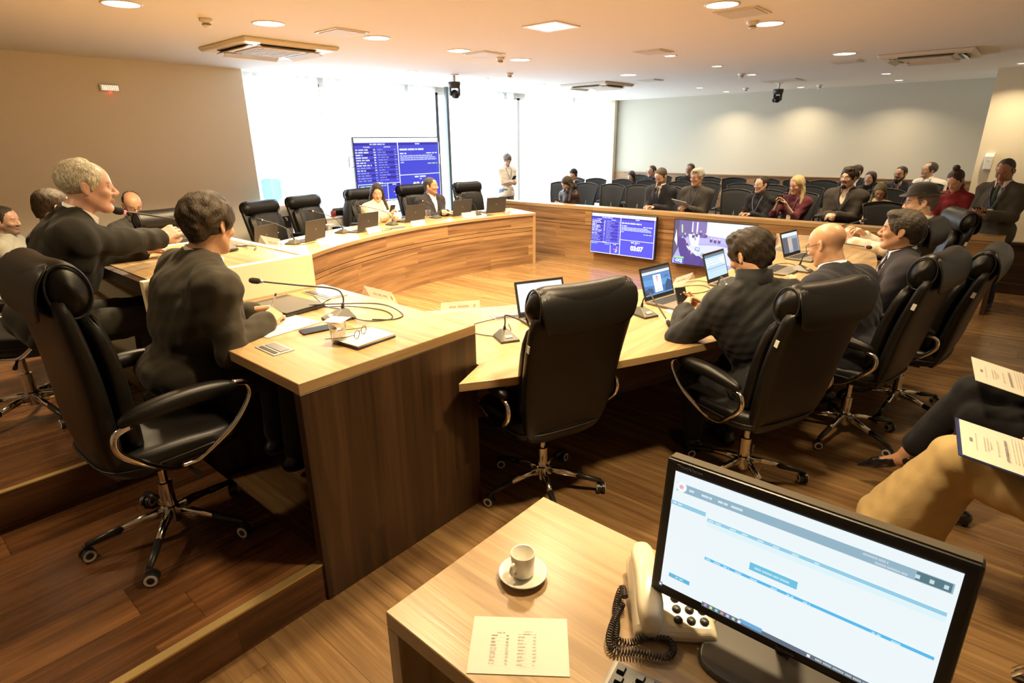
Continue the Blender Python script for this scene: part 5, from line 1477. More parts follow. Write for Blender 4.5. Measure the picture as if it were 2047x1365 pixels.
# printed sheets held by the two women
def doc(x, y, z, rot, label, cover=None):
    e = empty('printed_document', (x, y, z), 0, label, 'document')
    e.rotation_euler = rot
    w_, h = 0.21, 0.297
    if cover: MB().box((0.0, 0.006, -0.003), (w_ + 0.012, h + 0.012, 0.003)).build('folder_cover', pbr('navy_folder', (0.02, 0.03, 0.12), 0.4), e)
    MB().box((0, 0, 0), (w_, h, 0.0016)).build('paper', M_PAPER, e)
    rnd = random.Random(2); I = []
    c = (0.22, 0.20, 0.22)
    I += words(c, -0.012, 0.118, 0.012, 0.010, rnd); I += words((0.5, 0.45, 0.45), -0.05, 0.103, 0.05, 0.003, rnd)
    for k, (a, b) in enumerate(((-0.04, 0.04), (-0.035, 0.035), (-0.02, 0.02))): I += words((0.42, 0.38, 0.38), a, 0.078 - k * 0.009, b, 0.004, rnd, 0.5)
    I += words((0.5, 0.46, 0.42), -0.045, 0.040, 0.045, 0.005, rnd, 0.5); I += words(c, -0.06, 0.015, 0.06, 0.009, rnd, 0.4)
    for k in range(14): I += words((0.50, 0.46, 0.44), -0.085 + (0.03 if k < 3 else 0), -0.006 - k * 0.0085, 0.085, 0.0035, rnd, 0.5)
    poster('print', e, I, (0, 0, 0.001))
    return e
# ================================================================ PEOPLE: smooth implicit bodies turned into meshes
def _v(p): return np.array(p, dtype=np.float32)
class Field:
    def __init__(s, h, pad=0.03):
        s.h, s.pad, s.items = h, pad, []
    def cap(s, a, b, ra, rb=None, k=0.02, op='+'):
        rb = ra if rb is None else rb
        a, b = _v(a), _v(b); m = max(ra, rb)
        s.items.append((op, k, np.minimum(a, b) - m, np.maximum(a, b) + m, ('c', a, b, ra, rb))); return s
    def ell(s, c, r, M=None, k=0.02, op='+'):
        c, r = _v(c), _v(r); m = float(r.max()) if M is not None else r
        s.items.append((op, k, c - m, c + m, ('e', c, r, None if M is None else np.array(M, dtype=np.float32)))); return s
    def box(s, c, r, M=None, rd=0.01, k=0.01, op='+'):
        c, r = _v(c), _v(r); m = float(np.linalg.norm(r)) + rd
        s.items.append((op, k, c - m, c + m, ('b', c, r, None if M is None else np.array(M, dtype=np.float32), rd))); return s
    def cut(s, p, n, k=0.006):
        """throw away the half space on the side n points to"""
        s.items.append(('-', k, None, None, ('p', _v(p), _v(Vector(n).normalized())))); return s
    def _d(s, q, P):
        t = q[0]
        if t == 'c':
            _, a, b, ra, rb = q
            ba = b - a; L2 = float(ba @ ba) + 1e-9
            w_ = [P[i] - a[i] for i in range(3)]
            h_ = np.clip((w_[0] * ba[0] + w_[1] * ba[1] + w_[2] * ba[2]) / L2, 0, 1)
            return np.sqrt((w_[0] - ba[0] * h_) ** 2 + (w_[1] - ba[1] * h_) ** 2 + (w_[2] - ba[2] * h_) ** 2) - (ra + (rb - ra) * h_)
        if t == 'e':
            _, c, r, M = q
            w_ = [P[i] - c[i] for i in range(3)]
            if M is not None: w_ = [w_[0] * M[0, i] + w_[1] * M[1, i] + w_[2] * M[2, i] for i in range(3)]
            k0 = np.sqrt((w_[0] / r[0]) ** 2 + (w_[1] / r[1]) ** 2 + (w_[2] / r[2]) ** 2)
            k1 = np.sqrt((w_[0] / r[0] ** 2) ** 2 + (w_[1] / r[1] ** 2) ** 2 + (w_[2] / r[2] ** 2) ** 2) + 1e-6
            return k0 * (k0 - 1) / k1
        if t == 'b':
            _, c, r, M, rd = q
            w_ = [P[i] - c[i] for i in range(3)]
            if M is not None: w_ = [w_[0] * M[0, i] + w_[1] * M[1, i] + w_[2] * M[2, i] for i in range(3)]
            g = [np.abs(w_[i]) - r[i] for i in range(3)]
            return np.sqrt(np.maximum(g[0], 0) ** 2 + np.maximum(g[1], 0) ** 2 + np.maximum(g[2], 0) ** 2) + np.minimum(np.maximum(g[0], np.maximum(g[1], g[2])), 0) - rd
        _, p, n = q
        return -((P[0] - p[0]) * n[0] + (P[1] - p[1]) * n[1] + (P[2] - p[2]) * n[2])
    def mesh(s, warp=None):
        h = s.h
        lo = np.min([i[2] for i in s.items if i[0] == '+'], axis=0) - s.pad
        hi = np.max([i[3] for i in s.items if i[0] == '+'], axis=0) + s.pad
        n = np.ceil((hi - lo) / h).astype(int) + 1
        ax = [(lo[i] + h * np.arange(n[i])).astype(np.float32) for i in range(3)]
        G = np.full(n, 0.2, dtype=np.float32)
        for op, k, a, b, q in s.items:
            if a is None: sl = [slice(0, n[i]) for i in range(3)]
            else:
                mg = 0.02 + k
                i0 = np.maximum(0, np.floor((a - mg - lo) / h).astype(int)); i1 = np.minimum(n, np.ceil((b + mg - lo) / h).astype(int) + 1)
                if (i1 <= i0).any(): continue
                sl = [slice(i0[i], i1[i]) for i in range(3)]
            P = [ax[0][sl[0]][:, None, None], ax[1][sl[1]][None, :, None], ax[2][sl[2]][None, None, :]]
            d = s._d(q, P)
            g = G[tuple(sl)]
            if op == '+':
                t = np.clip(0.5 + 0.5 * (g - d) / k, 0, 1)
                G[tuple(sl)] = g + (d - g) * t - k * t * (1 - t)
            elif op == '-':
                t = np.clip(0.5 - 0.5 * (g + d) / k, 0, 1)
                G[tuple(sl)] = g + (-d - g) * t + k * t * (1 - t)
        if warp is not None:
            G = G + warp(ax[0][:, None, None], ax[1][None, :, None], ax[2][None, None, :])
        G[0] = G[-1] = 0.2; G[:, 0] = G[:, -1] = 0.2; G[:, :, 0] = G[:, :, -1] = 0.2
        return surface_nets(G.astype(np.float32), lo, h)

def surface_nets(G, lo, h):
    nx, ny, nz = G.shape
    S = G < 0
    c = S[:-1, :-1, :-1].astype(np.int8)
    cnt = np.zeros((nx - 1, ny - 1, nz - 1), np.int8)
    for a in (0, 1):
        for b in (0, 1):
            for e in (0, 1): cnt += S[a:nx - 1 + a, b:ny - 1 + b, e:nz - 1 + e]
    act = np.argwhere((cnt > 0) & (cnt < 8))
    idx = np.full(cnt.shape, -1, np.int32)
    idx[act[:, 0], act[:, 1], act[:, 2]] = np.arange(len(act))
    pos = np.zeros((len(act), 3)); num = np.zeros(len(act))
    cr = [(a, b, e) for a in (0, 1) for b in (0, 1) for e in (0, 1)]
    val = {q: G[act[:, 0] + q[0], act[:, 1] + q[1], act[:, 2] + q[2]] for q in cr}
    for q in cr:
        for d in range(3):
            if q[d] == 0:
                r = list(q); r[d] = 1; r = tuple(r)
                A, B = val[q], val[r]
                m = (A < 0) != (B < 0)
                t = np.where(m, A / np.where(m, A - B, 1), 0)
                p = np.array(q, float)[None, :].repeat(len(act), 0)
                p[:, d] += t
                pos[m] += p[m]; num[m] += 1
    pos = act + pos / np.maximum(num, 1)[:, None]
    V = lo[None, :] + pos * h
    F = []
    for d in range(3):
        o = [k for k in range(3) if k != d]
        a = [slice(1, None)] * 3; a[d] = slice(0, -1)
        A = S[:-1, :, :] if d == 0 else (S[:, :-1, :] if d == 1 else S[:, :, :-1])
        B = S[1:, :, :] if d == 0 else (S[:, 1:, :] if d == 1 else S[:, :, 1:])
        E = np.argwhere(A != B)
        ok = (E[:, o[0]] > 0) & (E[:, o[1]] > 0) & (E[:, o[0]] < G.shape[o[0]] - 1) & (E[:, o[1]] < G.shape[o[1]] - 1)
        E = E[ok]
        ins = A[E[:, 0], E[:, 1], E[:, 2]]
        q = []
        for u, v in ((-1, -1), (0, -1), (0, 0), (-1, 0)):
            k = E.copy(); k[:, o[0]] += u; k[:, o[1]] += v
            q.append(idx[k[:, 0], k[:, 1], k[:, 2]])
        q = np.stack(q, 1)
        flip = ins if d != 1 else ~ins
        q[~flip] = q[~flip][:, ::-1]
        F.append(q)
    return V, np.concatenate(F, 0)

def np_mesh(name, V, F, mat, parent=None, col_=None):
    me = bpy.data.meshes.new(name)
    me.vertices.add(len(V)); me.vertices.foreach_set('co', np.asarray(V, np.float32).ravel())
    me.loops.add(len(F) * 4); me.loops.foreach_set('vertex_index', np.asarray(F, np.int32).ravel())
    me.polygons.add(len(F)); me.polygons.foreach_set('loop_start', np.arange(0, len(F) * 4, 4, dtype=np.int32))
    me.polygons.foreach_set('loop_total', np.full(len(F), 4, np.int32))
    me.update(calc_edges=True)
    me.polygons.foreach_set('use_smooth', np.ones(len(F), bool))
    if col_ is not None:
        at = me.color_attributes.new('tone', 'FLOAT_COLOR', 'POINT')
        at.data.foreach_set('color', np.concatenate([col_, np.ones((len(V), 1))], 1).astype(np.float32).ravel())
    me.validate()
    me.materials.append(mat)
    o = bpy.data.objects.new(name, me)
    col.objects.link(o)
    if parent is not None:
        o.parent = parent
    return o

M_SKIN = None
def skin_mat():
    global M_SKIN
    if M_SKIN: return M_SKIN
    m, nt, b = _nt('skin')
    a = nt.nodes.new('ShaderNodeVertexColor'); a.layer_name = 'tone'
    n = nt.nodes.new('ShaderNodeTexNoise'); n.inputs['Scale'].default_value = 60; n.inputs['Detail'].default_value = 5
    mx = nt.nodes.new('ShaderNodeMix'); mx.data_type = 'RGBA'; mx.blend_type = 'MULTIPLY'
    cr = nt.nodes.new('ShaderNodeValToRGB'); cr.color_ramp.elements[0].color = (0.86, 0.80, 0.78, 1); cr.color_ramp.elements[1].color = (1, 1, 1, 1)
    nt.links.new(n.outputs['Fac'], cr.inputs[0]); mx.inputs['Factor'].default_value = 1.0
    nt.links.new(a.outputs['Color'], mx.inputs['A']); nt.links.new(cr.outputs[0], mx.inputs['B'])
    nt.links.new(mx.outputs['Result'], b.inputs['Base Color'])
    b.inputs['Roughness'].default_value = 0.40
    b.inputs['Subsurface Weight'].default_value = 0.0
    bp = nt.nodes.new('ShaderNodeBump'); bp.inputs['Strength'].default_value = 0.08; bp.inputs['Distance'].default_value = 0.004
    nt.links.new(n.outputs['Fac'], bp.inputs['Height']); nt.links.new(bp.outputs[0], b.inputs['Normal'])
    M_SKIN = m
    return m

def cloth(name, c, rough=0.85, fold=0.35, sheen=0.05):
    """woven cloth with soft crumple"""
    if name in MATS: return MATS[name]
    m, nt, b = _nt(name)
    N, L = nt.nodes.new, nt.links.new
    b.inputs['Base Color'].default_value = (*c, 1)
    b.inputs['Roughness'].default_value = rough
    b.inputs['Sheen Weight'].default_value = sheen
    b.inputs['Specular IOR Level'].default_value = 0.25
    tc = N('ShaderNodeTexCoord')
    n = N('ShaderNodeTexNoise'); n.inputs['Scale'].default_value = 7; n.inputs['Detail'].default_value = 2; n.inputs['Distortion'].default_value = 1.6
    n2 = N('ShaderNodeTexNoise'); n2.inputs['Scale'].default_value = 500
    L(tc.outputs['Object'], n.inputs['Vector']); L(tc.outputs['Object'], n2.inputs['Vector'])
    b1 = N('ShaderNodeBump'); b1.inputs['Strength'].default_value = fold * 0.6; b1.inputs['Distance'].default_value = 0.014
    b2 = N('ShaderNodeBump'); b2.inputs['Strength'].default_value = 0.15; b2.inputs['Distance'].default_value = 0.002
    L(n.outputs['Fac'], b1.inputs['Height']); L(n2.outputs['Fac'], b2.inputs['Height']); L(b1.outputs[0], b2.inputs['Normal']); L(b2.outputs[0], b.inputs['Normal'])
    MATS[name] = m
    return m

def hair_mat(name, c, c2=None):
    if name in MATS: return MATS[name]
    m, nt, b = _nt(name)
    N, L = nt.nodes.new, nt.links.new
    tc = N('ShaderNodeTexCoord'); mp = N('ShaderNodeMapping'); mp.inputs['Scale'].default_value = (1, 1, 0.22)
    n = N('ShaderNodeTexNoise'); n.inputs['Scale'].default_value = 190; n.inputs['Detail'].default_value = 4; n.inputs['Distortion'].default_value = 0.8
    L(tc.outputs['Object'], mp.inputs[0]); L(mp.outputs[0], n.inputs['Vector'])
    cr = N('ShaderNodeValToRGB')
    cr.color_ramp.elements[0].position = 0.35; cr.color_ramp.elements[1].position = 0.7
    cr.color_ramp.elements[0].color = (*[x * 0.5 for x in c], 1); cr.color_ramp.elements[1].color = (*(c2 or [min(1, x * 1.25) for x in c]), 1)
    L(n.outputs['Fac'], cr.inputs[0]); L(cr.outputs[0], b.inputs['Base Color'])
    b.inputs['Roughness'].default_value = 0.5
    b.inputs['Specular IOR Level'].default_value = 0.3
    bp = N('ShaderNodeBump'); bp.inputs['Strength'].default_value = 0.7; bp.inputs['Distance'].default_value = 0.006
    L(n.outputs['Fac'], bp.inputs['Height']); L(bp.outputs[0], b.inputs['Normal'])
    MATS[name] = m
    return m

def ik(S, W, l1, l2, pole):
    S, W = Vector(S), Vector(W); d = W - S; L = d.length
    mx = (l1 + l2) * 0.998
    if L > mx: W = S + d * (mx / L); d = W - S; L = mx
    a = (l1 * l1 - l2 * l2 + L * L) / (2 * L)
    h = math.sqrt(max(0, l1 * l1 - a * a))
    u = d.normalized(); p = Vector(pole); p = p - u * p.dot(u)
    p = p.normalized() if p.length > 1e-5 else u.orthogonal().normalized()
    return S + u * a + p * h, W

HEADS = []
class Person:
    """builds one figure in its own frame: x forward, y to its left, z up, origin on the floor under the pelvis"""
    def __init__(s, **k):
        g = dict(sit=True, seat=0.47, lean=0.05, side=0.0, tw=0.0, head=(0, 0), roll=0.0, sc=1.0, female=False, fat=1.0, hv=0.009,
                 LH=None, RH=None, hand='rest', knees=None, cross=None, head_fwd=0.03)
        g.update(k); s.__dict__.update(g)
    def skeleton(s):
        f = 0.93 if s.female else 1.0
        pz = (s.seat + 0.105) if s.sit else 0.93 * f
        P = Vector((0, 0, pz))
        up = Vector((math.sin(s.lean), -math.sin(s.side), math.cos(s.lean))).normalized()
        C = P + up * 0.30 * f + Vector((0, 0, 0))
        N = P + up * 0.515 * f + Vector((math.sin(s.lean) * 0.04, 0, 0))
        lat = Matrix.Rotation(s.tw, 3, 'Z') @ Vector((0, 1, 0))
        sh = 0.172 * getattr(s, 'shw', 1.0) * (0.88 if s.female else 1.0) * (1 + (s.fat - 1) * 0.35)
        J = dict(P=P, C=C, N=N, up=up, lat=lat)
        J['SL'] = N - up * 0.070 + lat * sh; J['SR'] = N - up * 0.070 - lat * sh
        hp = 0.095
        J['HL'] = P + Vector((0, hp, -0.03)); J['HR'] = P + Vector((0, -hp, -0.03))
        J['head'] = N + up * 0.055 + Vector((s.head_fwd, 0, 0.098 * f))
        for sd, y in (('L', 1), ('R', -1)):
            Hn = getattr(s, sd + 'H')
            wt = getattr(s, sd + 'Hw', None)
            if wt is not None:
                x0, y0, z0, a0 = s.at
                Hn = (Matrix.Rotation(-a0, 3, 'Z') @ (Vector(wt) - Vector((x0, y0, z0)))) / s.sc
            if Hn is None:
                Hn = (0.33, y * 0.10, pz + 0.10) if s.sit else (0.06, y * 0.27, 0.80 * f)
            S = J['S' + sd]
            pole = (-0.55, y * 0.45, -0.8)
            if hasattr(s, 'pole' + sd): pole = getattr(s, 'pole' + sd)
            J['E' + sd], J['W' + sd] = ik(S, Hn, 0.285 * f, 0.255 * f, pole)
        if s.sit:
            kz = s.seat + 0.055
            for sd, y in (('L', 1), ('R', -1)):
                K = Vector((0.44 * f, y * 0.13, kz)); A = Vector((0.40, y * 0.12, 0.09))
                if s.knees: K = Vector(s.knees[sd][0]); A = Vector(s.knees[sd][1])
                J['K' + sd], J['A' + sd] = K, A
            if s.cross:                                  # leg sd rests over the other one
                sd = s.cross; y = 1 if sd == 'L' else -1
                J['K' + sd] = Vector((0.43, y * 0.02, kz + 0.10)); J['A' + sd] = Vector((0.60, -y * 0.20, 0.30))
        else:
            for sd, y in (('L', 1), ('R', -1)):
                J['K' + sd] = Vector((0.02, y * 0.10, 0.50 * f)); J['A' + sd] = Vector((-0.02, y * 0.11, 0.09))
        s.J = J
        # head frame
        hy, hp_ = s.head
        s.HM = (Matrix.Rotation(R(hy), 3, 'Z') @ Matrix.Rotation(R(hp_), 3, 'Y') @ Matrix.Rotation(R(s.roll), 3, 'X'))
        return J
    def hp(s, x, y, z): return s.J['head'] + s.HM @ (Vector((x, y, z)) * (0.95 if s.female else 1.0))
    def head_field(s, F):
        H, M, p = s.J['head'], s.HM, s.hp
        f = 0.95 if s.female else 1.0
        e = lambda c, r, k=0.02, op='+': F.ell(p(*c), [q * f for q in r], M, k, op)
        e((-0.020, 0, 0.038), (0.098, 0.077, 0.084))
        e((0.012, 0, 0.028), (0.082, 0.071, 0.080))
        e((0.030, 0, -0.030), (0.060, 0.059, 0.080), 0.025)
        for y in (-1, 1):
            F.cap(p(-0.005, y * 0.052, -0.045), p(0.058, y * 0.018, -0.100), 0.022 * f, 0.020 * f, 0.025)
        e((0.066, 0, -0.102), (0.026, 0.026, 0.020), 0.02)
        F.cap(p(0.082, -0.030, 0.022), p(0.082, 0.030, 0.022), 0.011, 0.011, 0.012)
        for y in (-1, 1):
            e((0.064, y * 0.040, -0.026), (0.022, 0.020, 0.018), 0.02)
            e((0.100, y * 0.031, 0.003), (0.016, 0.017, 0.011), 0.010, '-')
        for y in (-1, 1): e((0.080, y * 0.031, 0.002), (0.0125, 0.0135, 0.0125), 0.003)
        F.cap(p(0.088, 0, 0.012), p(0.112, 0, -0.028), 0.0075, 0.0115, 0.010)
        for y in (-1, 1): e((0.100, y * 0.012, -0.034), (0.012, 0.009, 0.009), 0.008)
        F.cap(p(0.086, -0.015, -0.0640), p(0.086, 0.015, -0.0640), 0.006, 0.006, 0.005)
        e((0.0925, 0, -0.0585), (0.0075, 0.020, 0.0048), 0.004)
        e((0.0915, 0, -0.0680), (0.0085, 0.018, 0.0055), 0.004)
        e((0.0985, 0, -0.0634), (0.011, 0.015, 0.0010), 0.002, '-')
        for y in (-1, 1):
            Me = np.array(M @ Matrix.Rotation(y * R(-22), 3, 'Z') @ Matrix.Rotation(R(-10), 3, 'Y'))
            F.ell(p(-0.012, y * 0.082, -0.004), (0.020, 0.0075, 0.033), Me, 0.006)
            F.ell(p(-0.004, y * 0.088, -0.002), (0.011, 0.006, 0.019), Me, 0.004, '-')
    def hand_field(s, F, sd):
        """palm, four fingers and a thumb; pose by self.hands[sd] = (dir, palm normal, curl)"""
        J = s.J; W = J['W' + sd]; y = 1 if sd == 'L' else -1
        fo = (W - J['E' + sd]).normalized()
        hp = getattr(s, 'hands', {}).get(sd, {})
        d = Vector(hp.get('dir', fo)).normalized()
        pn = Vector(hp.get('palm', (0, 0, -1)))           # direction the palm faces
        pn = (pn - d * pn.dot(d)).normalized()
        side = d.cross(pn).normalized() * (1 if sd == 'L' else -1)   # towards the thumb
        cl = hp.get('curl', 0.9); sp = hp.get('spread', 0.0)
        f = 0.88 if s.female else 1.0
        pc = W + d * 0.052 * f
        M = np.array(Matrix((d, side, pn)).transposed())
        F.box(pc, (0.034 * f, 0.028 * f, 0.004), M, 0.010, 0.008)
        F.cap(W - d * 0.01, W + d * 0.03, 0.024 * f, 0.020 * f, 0.012)
        tips = []
        for i, (off, L) in enumerate(((0.030, 0.074), (0.010, 0.082), (-0.010, 0.077), (-0.029, 0.062))):
            b = W + d * (0.088 - 0.004 * abs(i - 1)) * f + side * off * f
            a = cl * (0.75 + 0.12 * i); dd = (d + side * sp * (1.5 - i)).normalized()
            r = 0.0088 * f
            for j, q in enumerate((0.44, 0.31, 0.25)):
                dd = (Matrix.Rotation(-a * (0.55 if j == 0 else 0.75) , 3, dd.cross(pn)) @ dd) if False else (dd * math.cos(a * 0.62) + pn * math.sin(a * 0.62))
                pn2 = pn
                nb = b + dd * L * q * f
                F.cap(b, nb, r, r * 0.92, 0.0035)
                # keep curling around the knuckle axis
                ax_ = d.cross(pn)
                dd = Matrix.Rotation(a * 0.45, 3, ax_) @ dd
                b = nb; r *= 0.92
            tips.append(b)
        th = hp.get('thumb', 0.5)
        b = W + d * 0.030 * f + side * 0.026 * f
        t1 = b + (d * 0.62 + side * (0.75 - 0.35 * th) + pn * (0.25 + 0.3 * th)).normalized() * 0.042 * f
        t2 = t1 + (d * 0.85 + side * (0.30 - 0.55 * th) + pn * (0.2 + 0.45 * th)).normalized() * 0.034 * f
        t3 = t2 + (d * 0.85 + side * (0.05 - 0.45 * th) + pn * (0.2 + 0.35 * th)).normalized() * 0.024 * f
        F.cap(b - d * 0.01, t1, 0.0145 * f, 0.0115 * f, 0.010); F.cap(t1, t2, 0.0110 * f, 0.0100 * f, 0.004); F.cap(t2, t3, 0.0098 * f, 0.0082 * f, 0.003)
        s.grip = getattr(s, 'grip', {}); s.grip[sd] = (pc + pn * 0.03, d, pn, side)
    def torso(s, F, g, k=0.04, chest=1.0, hips=True):
        """g = how far outside the body the surface sits"""
        J = s.J; up, lat = J['up'], J['lat']; fw = lat.cross(up).normalized()
        la2 = up.cross(fw).normalized()
        M = np.array(Matrix((fw, la2, up)).transposed())
        ft = s.fat; fm = 0.86 if s.female else 1.0
        F.ell(J['N'] - up * 0.15 + fw * 0.005, ((0.105 * ft * fm + g) * chest, 0.165 * fm * (1 + (ft - 1) * 0.5) + g, 0.145 + g), M, k)
        F.ell(J['C'] - up * 0.04 + fw * 0.02 * ft, (0.11 * ft * fm + g, 0.150 * ft * fm + g, 0.17 + g), M, k)
        if hips: F.ell(J['P'] + up * 0.02, (0.125 * (0.5 + 0.5 * ft) + g, 0.168 * (0.6 + 0.4 * ft) + g, 0.115 + g), M, k)
        for sd in 'LR':
            F.cap(J['N'] - up * 0.002, J['S' + sd] + up * 0.008, 0.052 + g * 0.8, 0.050 * fm + g * 0.8, 0.05)
            F.cap(J['S' + sd] - up * 0.01, J['S' + sd] - up * 0.10 - lat * (0.03 if sd == 'L' else -0.03), 0.052 * fm + g * 0.8, 0.06 * fm + g * 0.8, 0.06)
        return fw, la2
    def arm(s, F, sd, g, t1=1.0, k=0.02):
        J = s.J; fm = 0.84 if s.female else 1.0
        S, E, W = J['S' + sd], J['E' + sd], J['W' + sd]
        F.cap(S - J['up'] * 0.01, E, 0.047 * fm * (0.6 + 0.4 * s.fat) + g * 0.9, 0.041 * fm + g, 0.05)
        if t1 > 0:
            F.cap(E, E + (W - E) * t1, 0.041 * fm + g, (0.041 + (0.027 - 0.041) * t1) * fm + g, 0.02)
    def leg(s, F, sd, g, k=0.03, hem=1.0, flare=0.0):
        J = s.J; ft = 0.7 + 0.3 * s.fat
        H, K, A = J['H' + sd], J['K' + sd], J['A' + sd]
        F.cap(H, K, 0.083 * ft + g, 0.056 + g, k)
        F.cap(K, K + (A - K) * hem, 0.056 + g, 0.056 + g + (0.040 - 0.056 + flare) * hem, k)
    def foot(s, F, sd, g=0.0):
        J = s.J; A, K = J['A' + sd], J['K' + sd]
        y = 1 if sd == 'L' else -1
        if A.z < 0.15: fd = Vector((1, y * 0.12, 0)); B = Vector((A.x, A.y, 0.042))
        else: fd = Vector((0.75, 0, -0.45)).normalized(); B = A + (A - K).normalized() * 0.05
        if s.cross == sd: fd = Vector((0.6, 0.3 * -y, -0.25)).normalized()
        return B, fd
    def place(s, x, y, z, rz): s.at = (x, y, z, rz); return s

def smooth_noise(amp, fr, seed=0, an=(1, 1, 1)):
    rs = np.random.RandomState(seed)
    W = [(rs.randn(3) * fr * 0.8 * np.array(an), rs.rand() * 6.28, amp * q) for q in (0.42, 0.36, 0.32, 0.3, 0.26, 0.22, 0.2)]
    def f(x, y, z):
        o = 0
        for i, (w_, ph, a) in enumerate(W):
            m = 1 + i * 0.35
            o = o + a * np.sin(w_[0] * m * x + w_[1] * m * y + w_[2] * m * z + ph)
        return o.astype(np.float32)
    return f

def tone_colors(V, s, tone, stub=None, brow=(0.03, 0.02, 0.015), lips=None, nails=None):
    """real colour of the skin: brows, lips, irises, stubble"""
    C = np.tile(np.array(tone, float), (len(V), 1))
    H = np.array(s.J['head']); M = np.array(s.HM)
    q = (V - H) @ M / (0.95 if s.female else 1.0)
    x, y, z = q[:, 0], q[:, 1], q[:, 2]
    near = (np.abs(x) < 0.14) & (np.abs(y) < 0.11) & (np.abs(z) < 0.15)
    def put(m, c, a=1.0):
        m = np.clip(m, 0, 1)[:, None] * a * near[:, None]
        C[:] = C * (1 - m) + np.array(c) * m
    sm = lambda d, w_: np.clip(0.5 - d / w_, 0, 1)
    if stub: put(sm(np.maximum(z + 0.035 + 0.6 * np.maximum(0.0, 0.02 - x), -(x - 0.0)), 0.02), stub[0:3], stub[3])
    lp = lips or [tone[0] * 0.85, tone[1] * 0.50, tone[2] * 0.50]
    far = s.hv > 0.006
    put(sm(np.hypot((y) / 2.6, (z + 0.0635)) - 0.0085, 0.004) * (x > 0.07), lp, 0.85)
    for sg in (-1, 1):
        put(sm(np.abs(z - 0.026 + 0.004 * np.abs((sg * y - 0.03) / 0.02) ** 2) - 0.0035, 0.004) * sm(np.abs(sg * y - 0.033) - 0.018, 0.006) * (x > 0.05), brow, 0.75 if far else 0.9)
        ey = np.hypot(sg * y - 0.031, (z - 0.002) * 1.7)
        put(sm(ey - 0.0115, 0.003) * (x > 0.078), (0.75, 0.72, 0.68), 0.25 if far else 0.9)
        put(sm(np.hypot(sg * y - 0.031, z - 0.002) - 0.0052, 0.002) * (x > 0.078), (0.03, 0.018, 0.01), 0.6 if far else 1.0)
        put(sm(np.abs(z - 0.0085 + 8 * (sg * y - 0.031) ** 2) - 0.0016, 0.002) * sm(np.abs(sg * y - 0.031) - 0.014, 0.004) * (x > 0.07), (0.04, 0.02, 0.015), 0.5 if far else 0.8)
    return C

SKIN = dict(fair=(0.62, 0.40, 0.29), warm=(0.56, 0.33, 0.20), tan=(0.44, 0.235, 0.135), brown=(0.26, 0.125, 0.065), pink=(0.66, 0.40, 0.30))

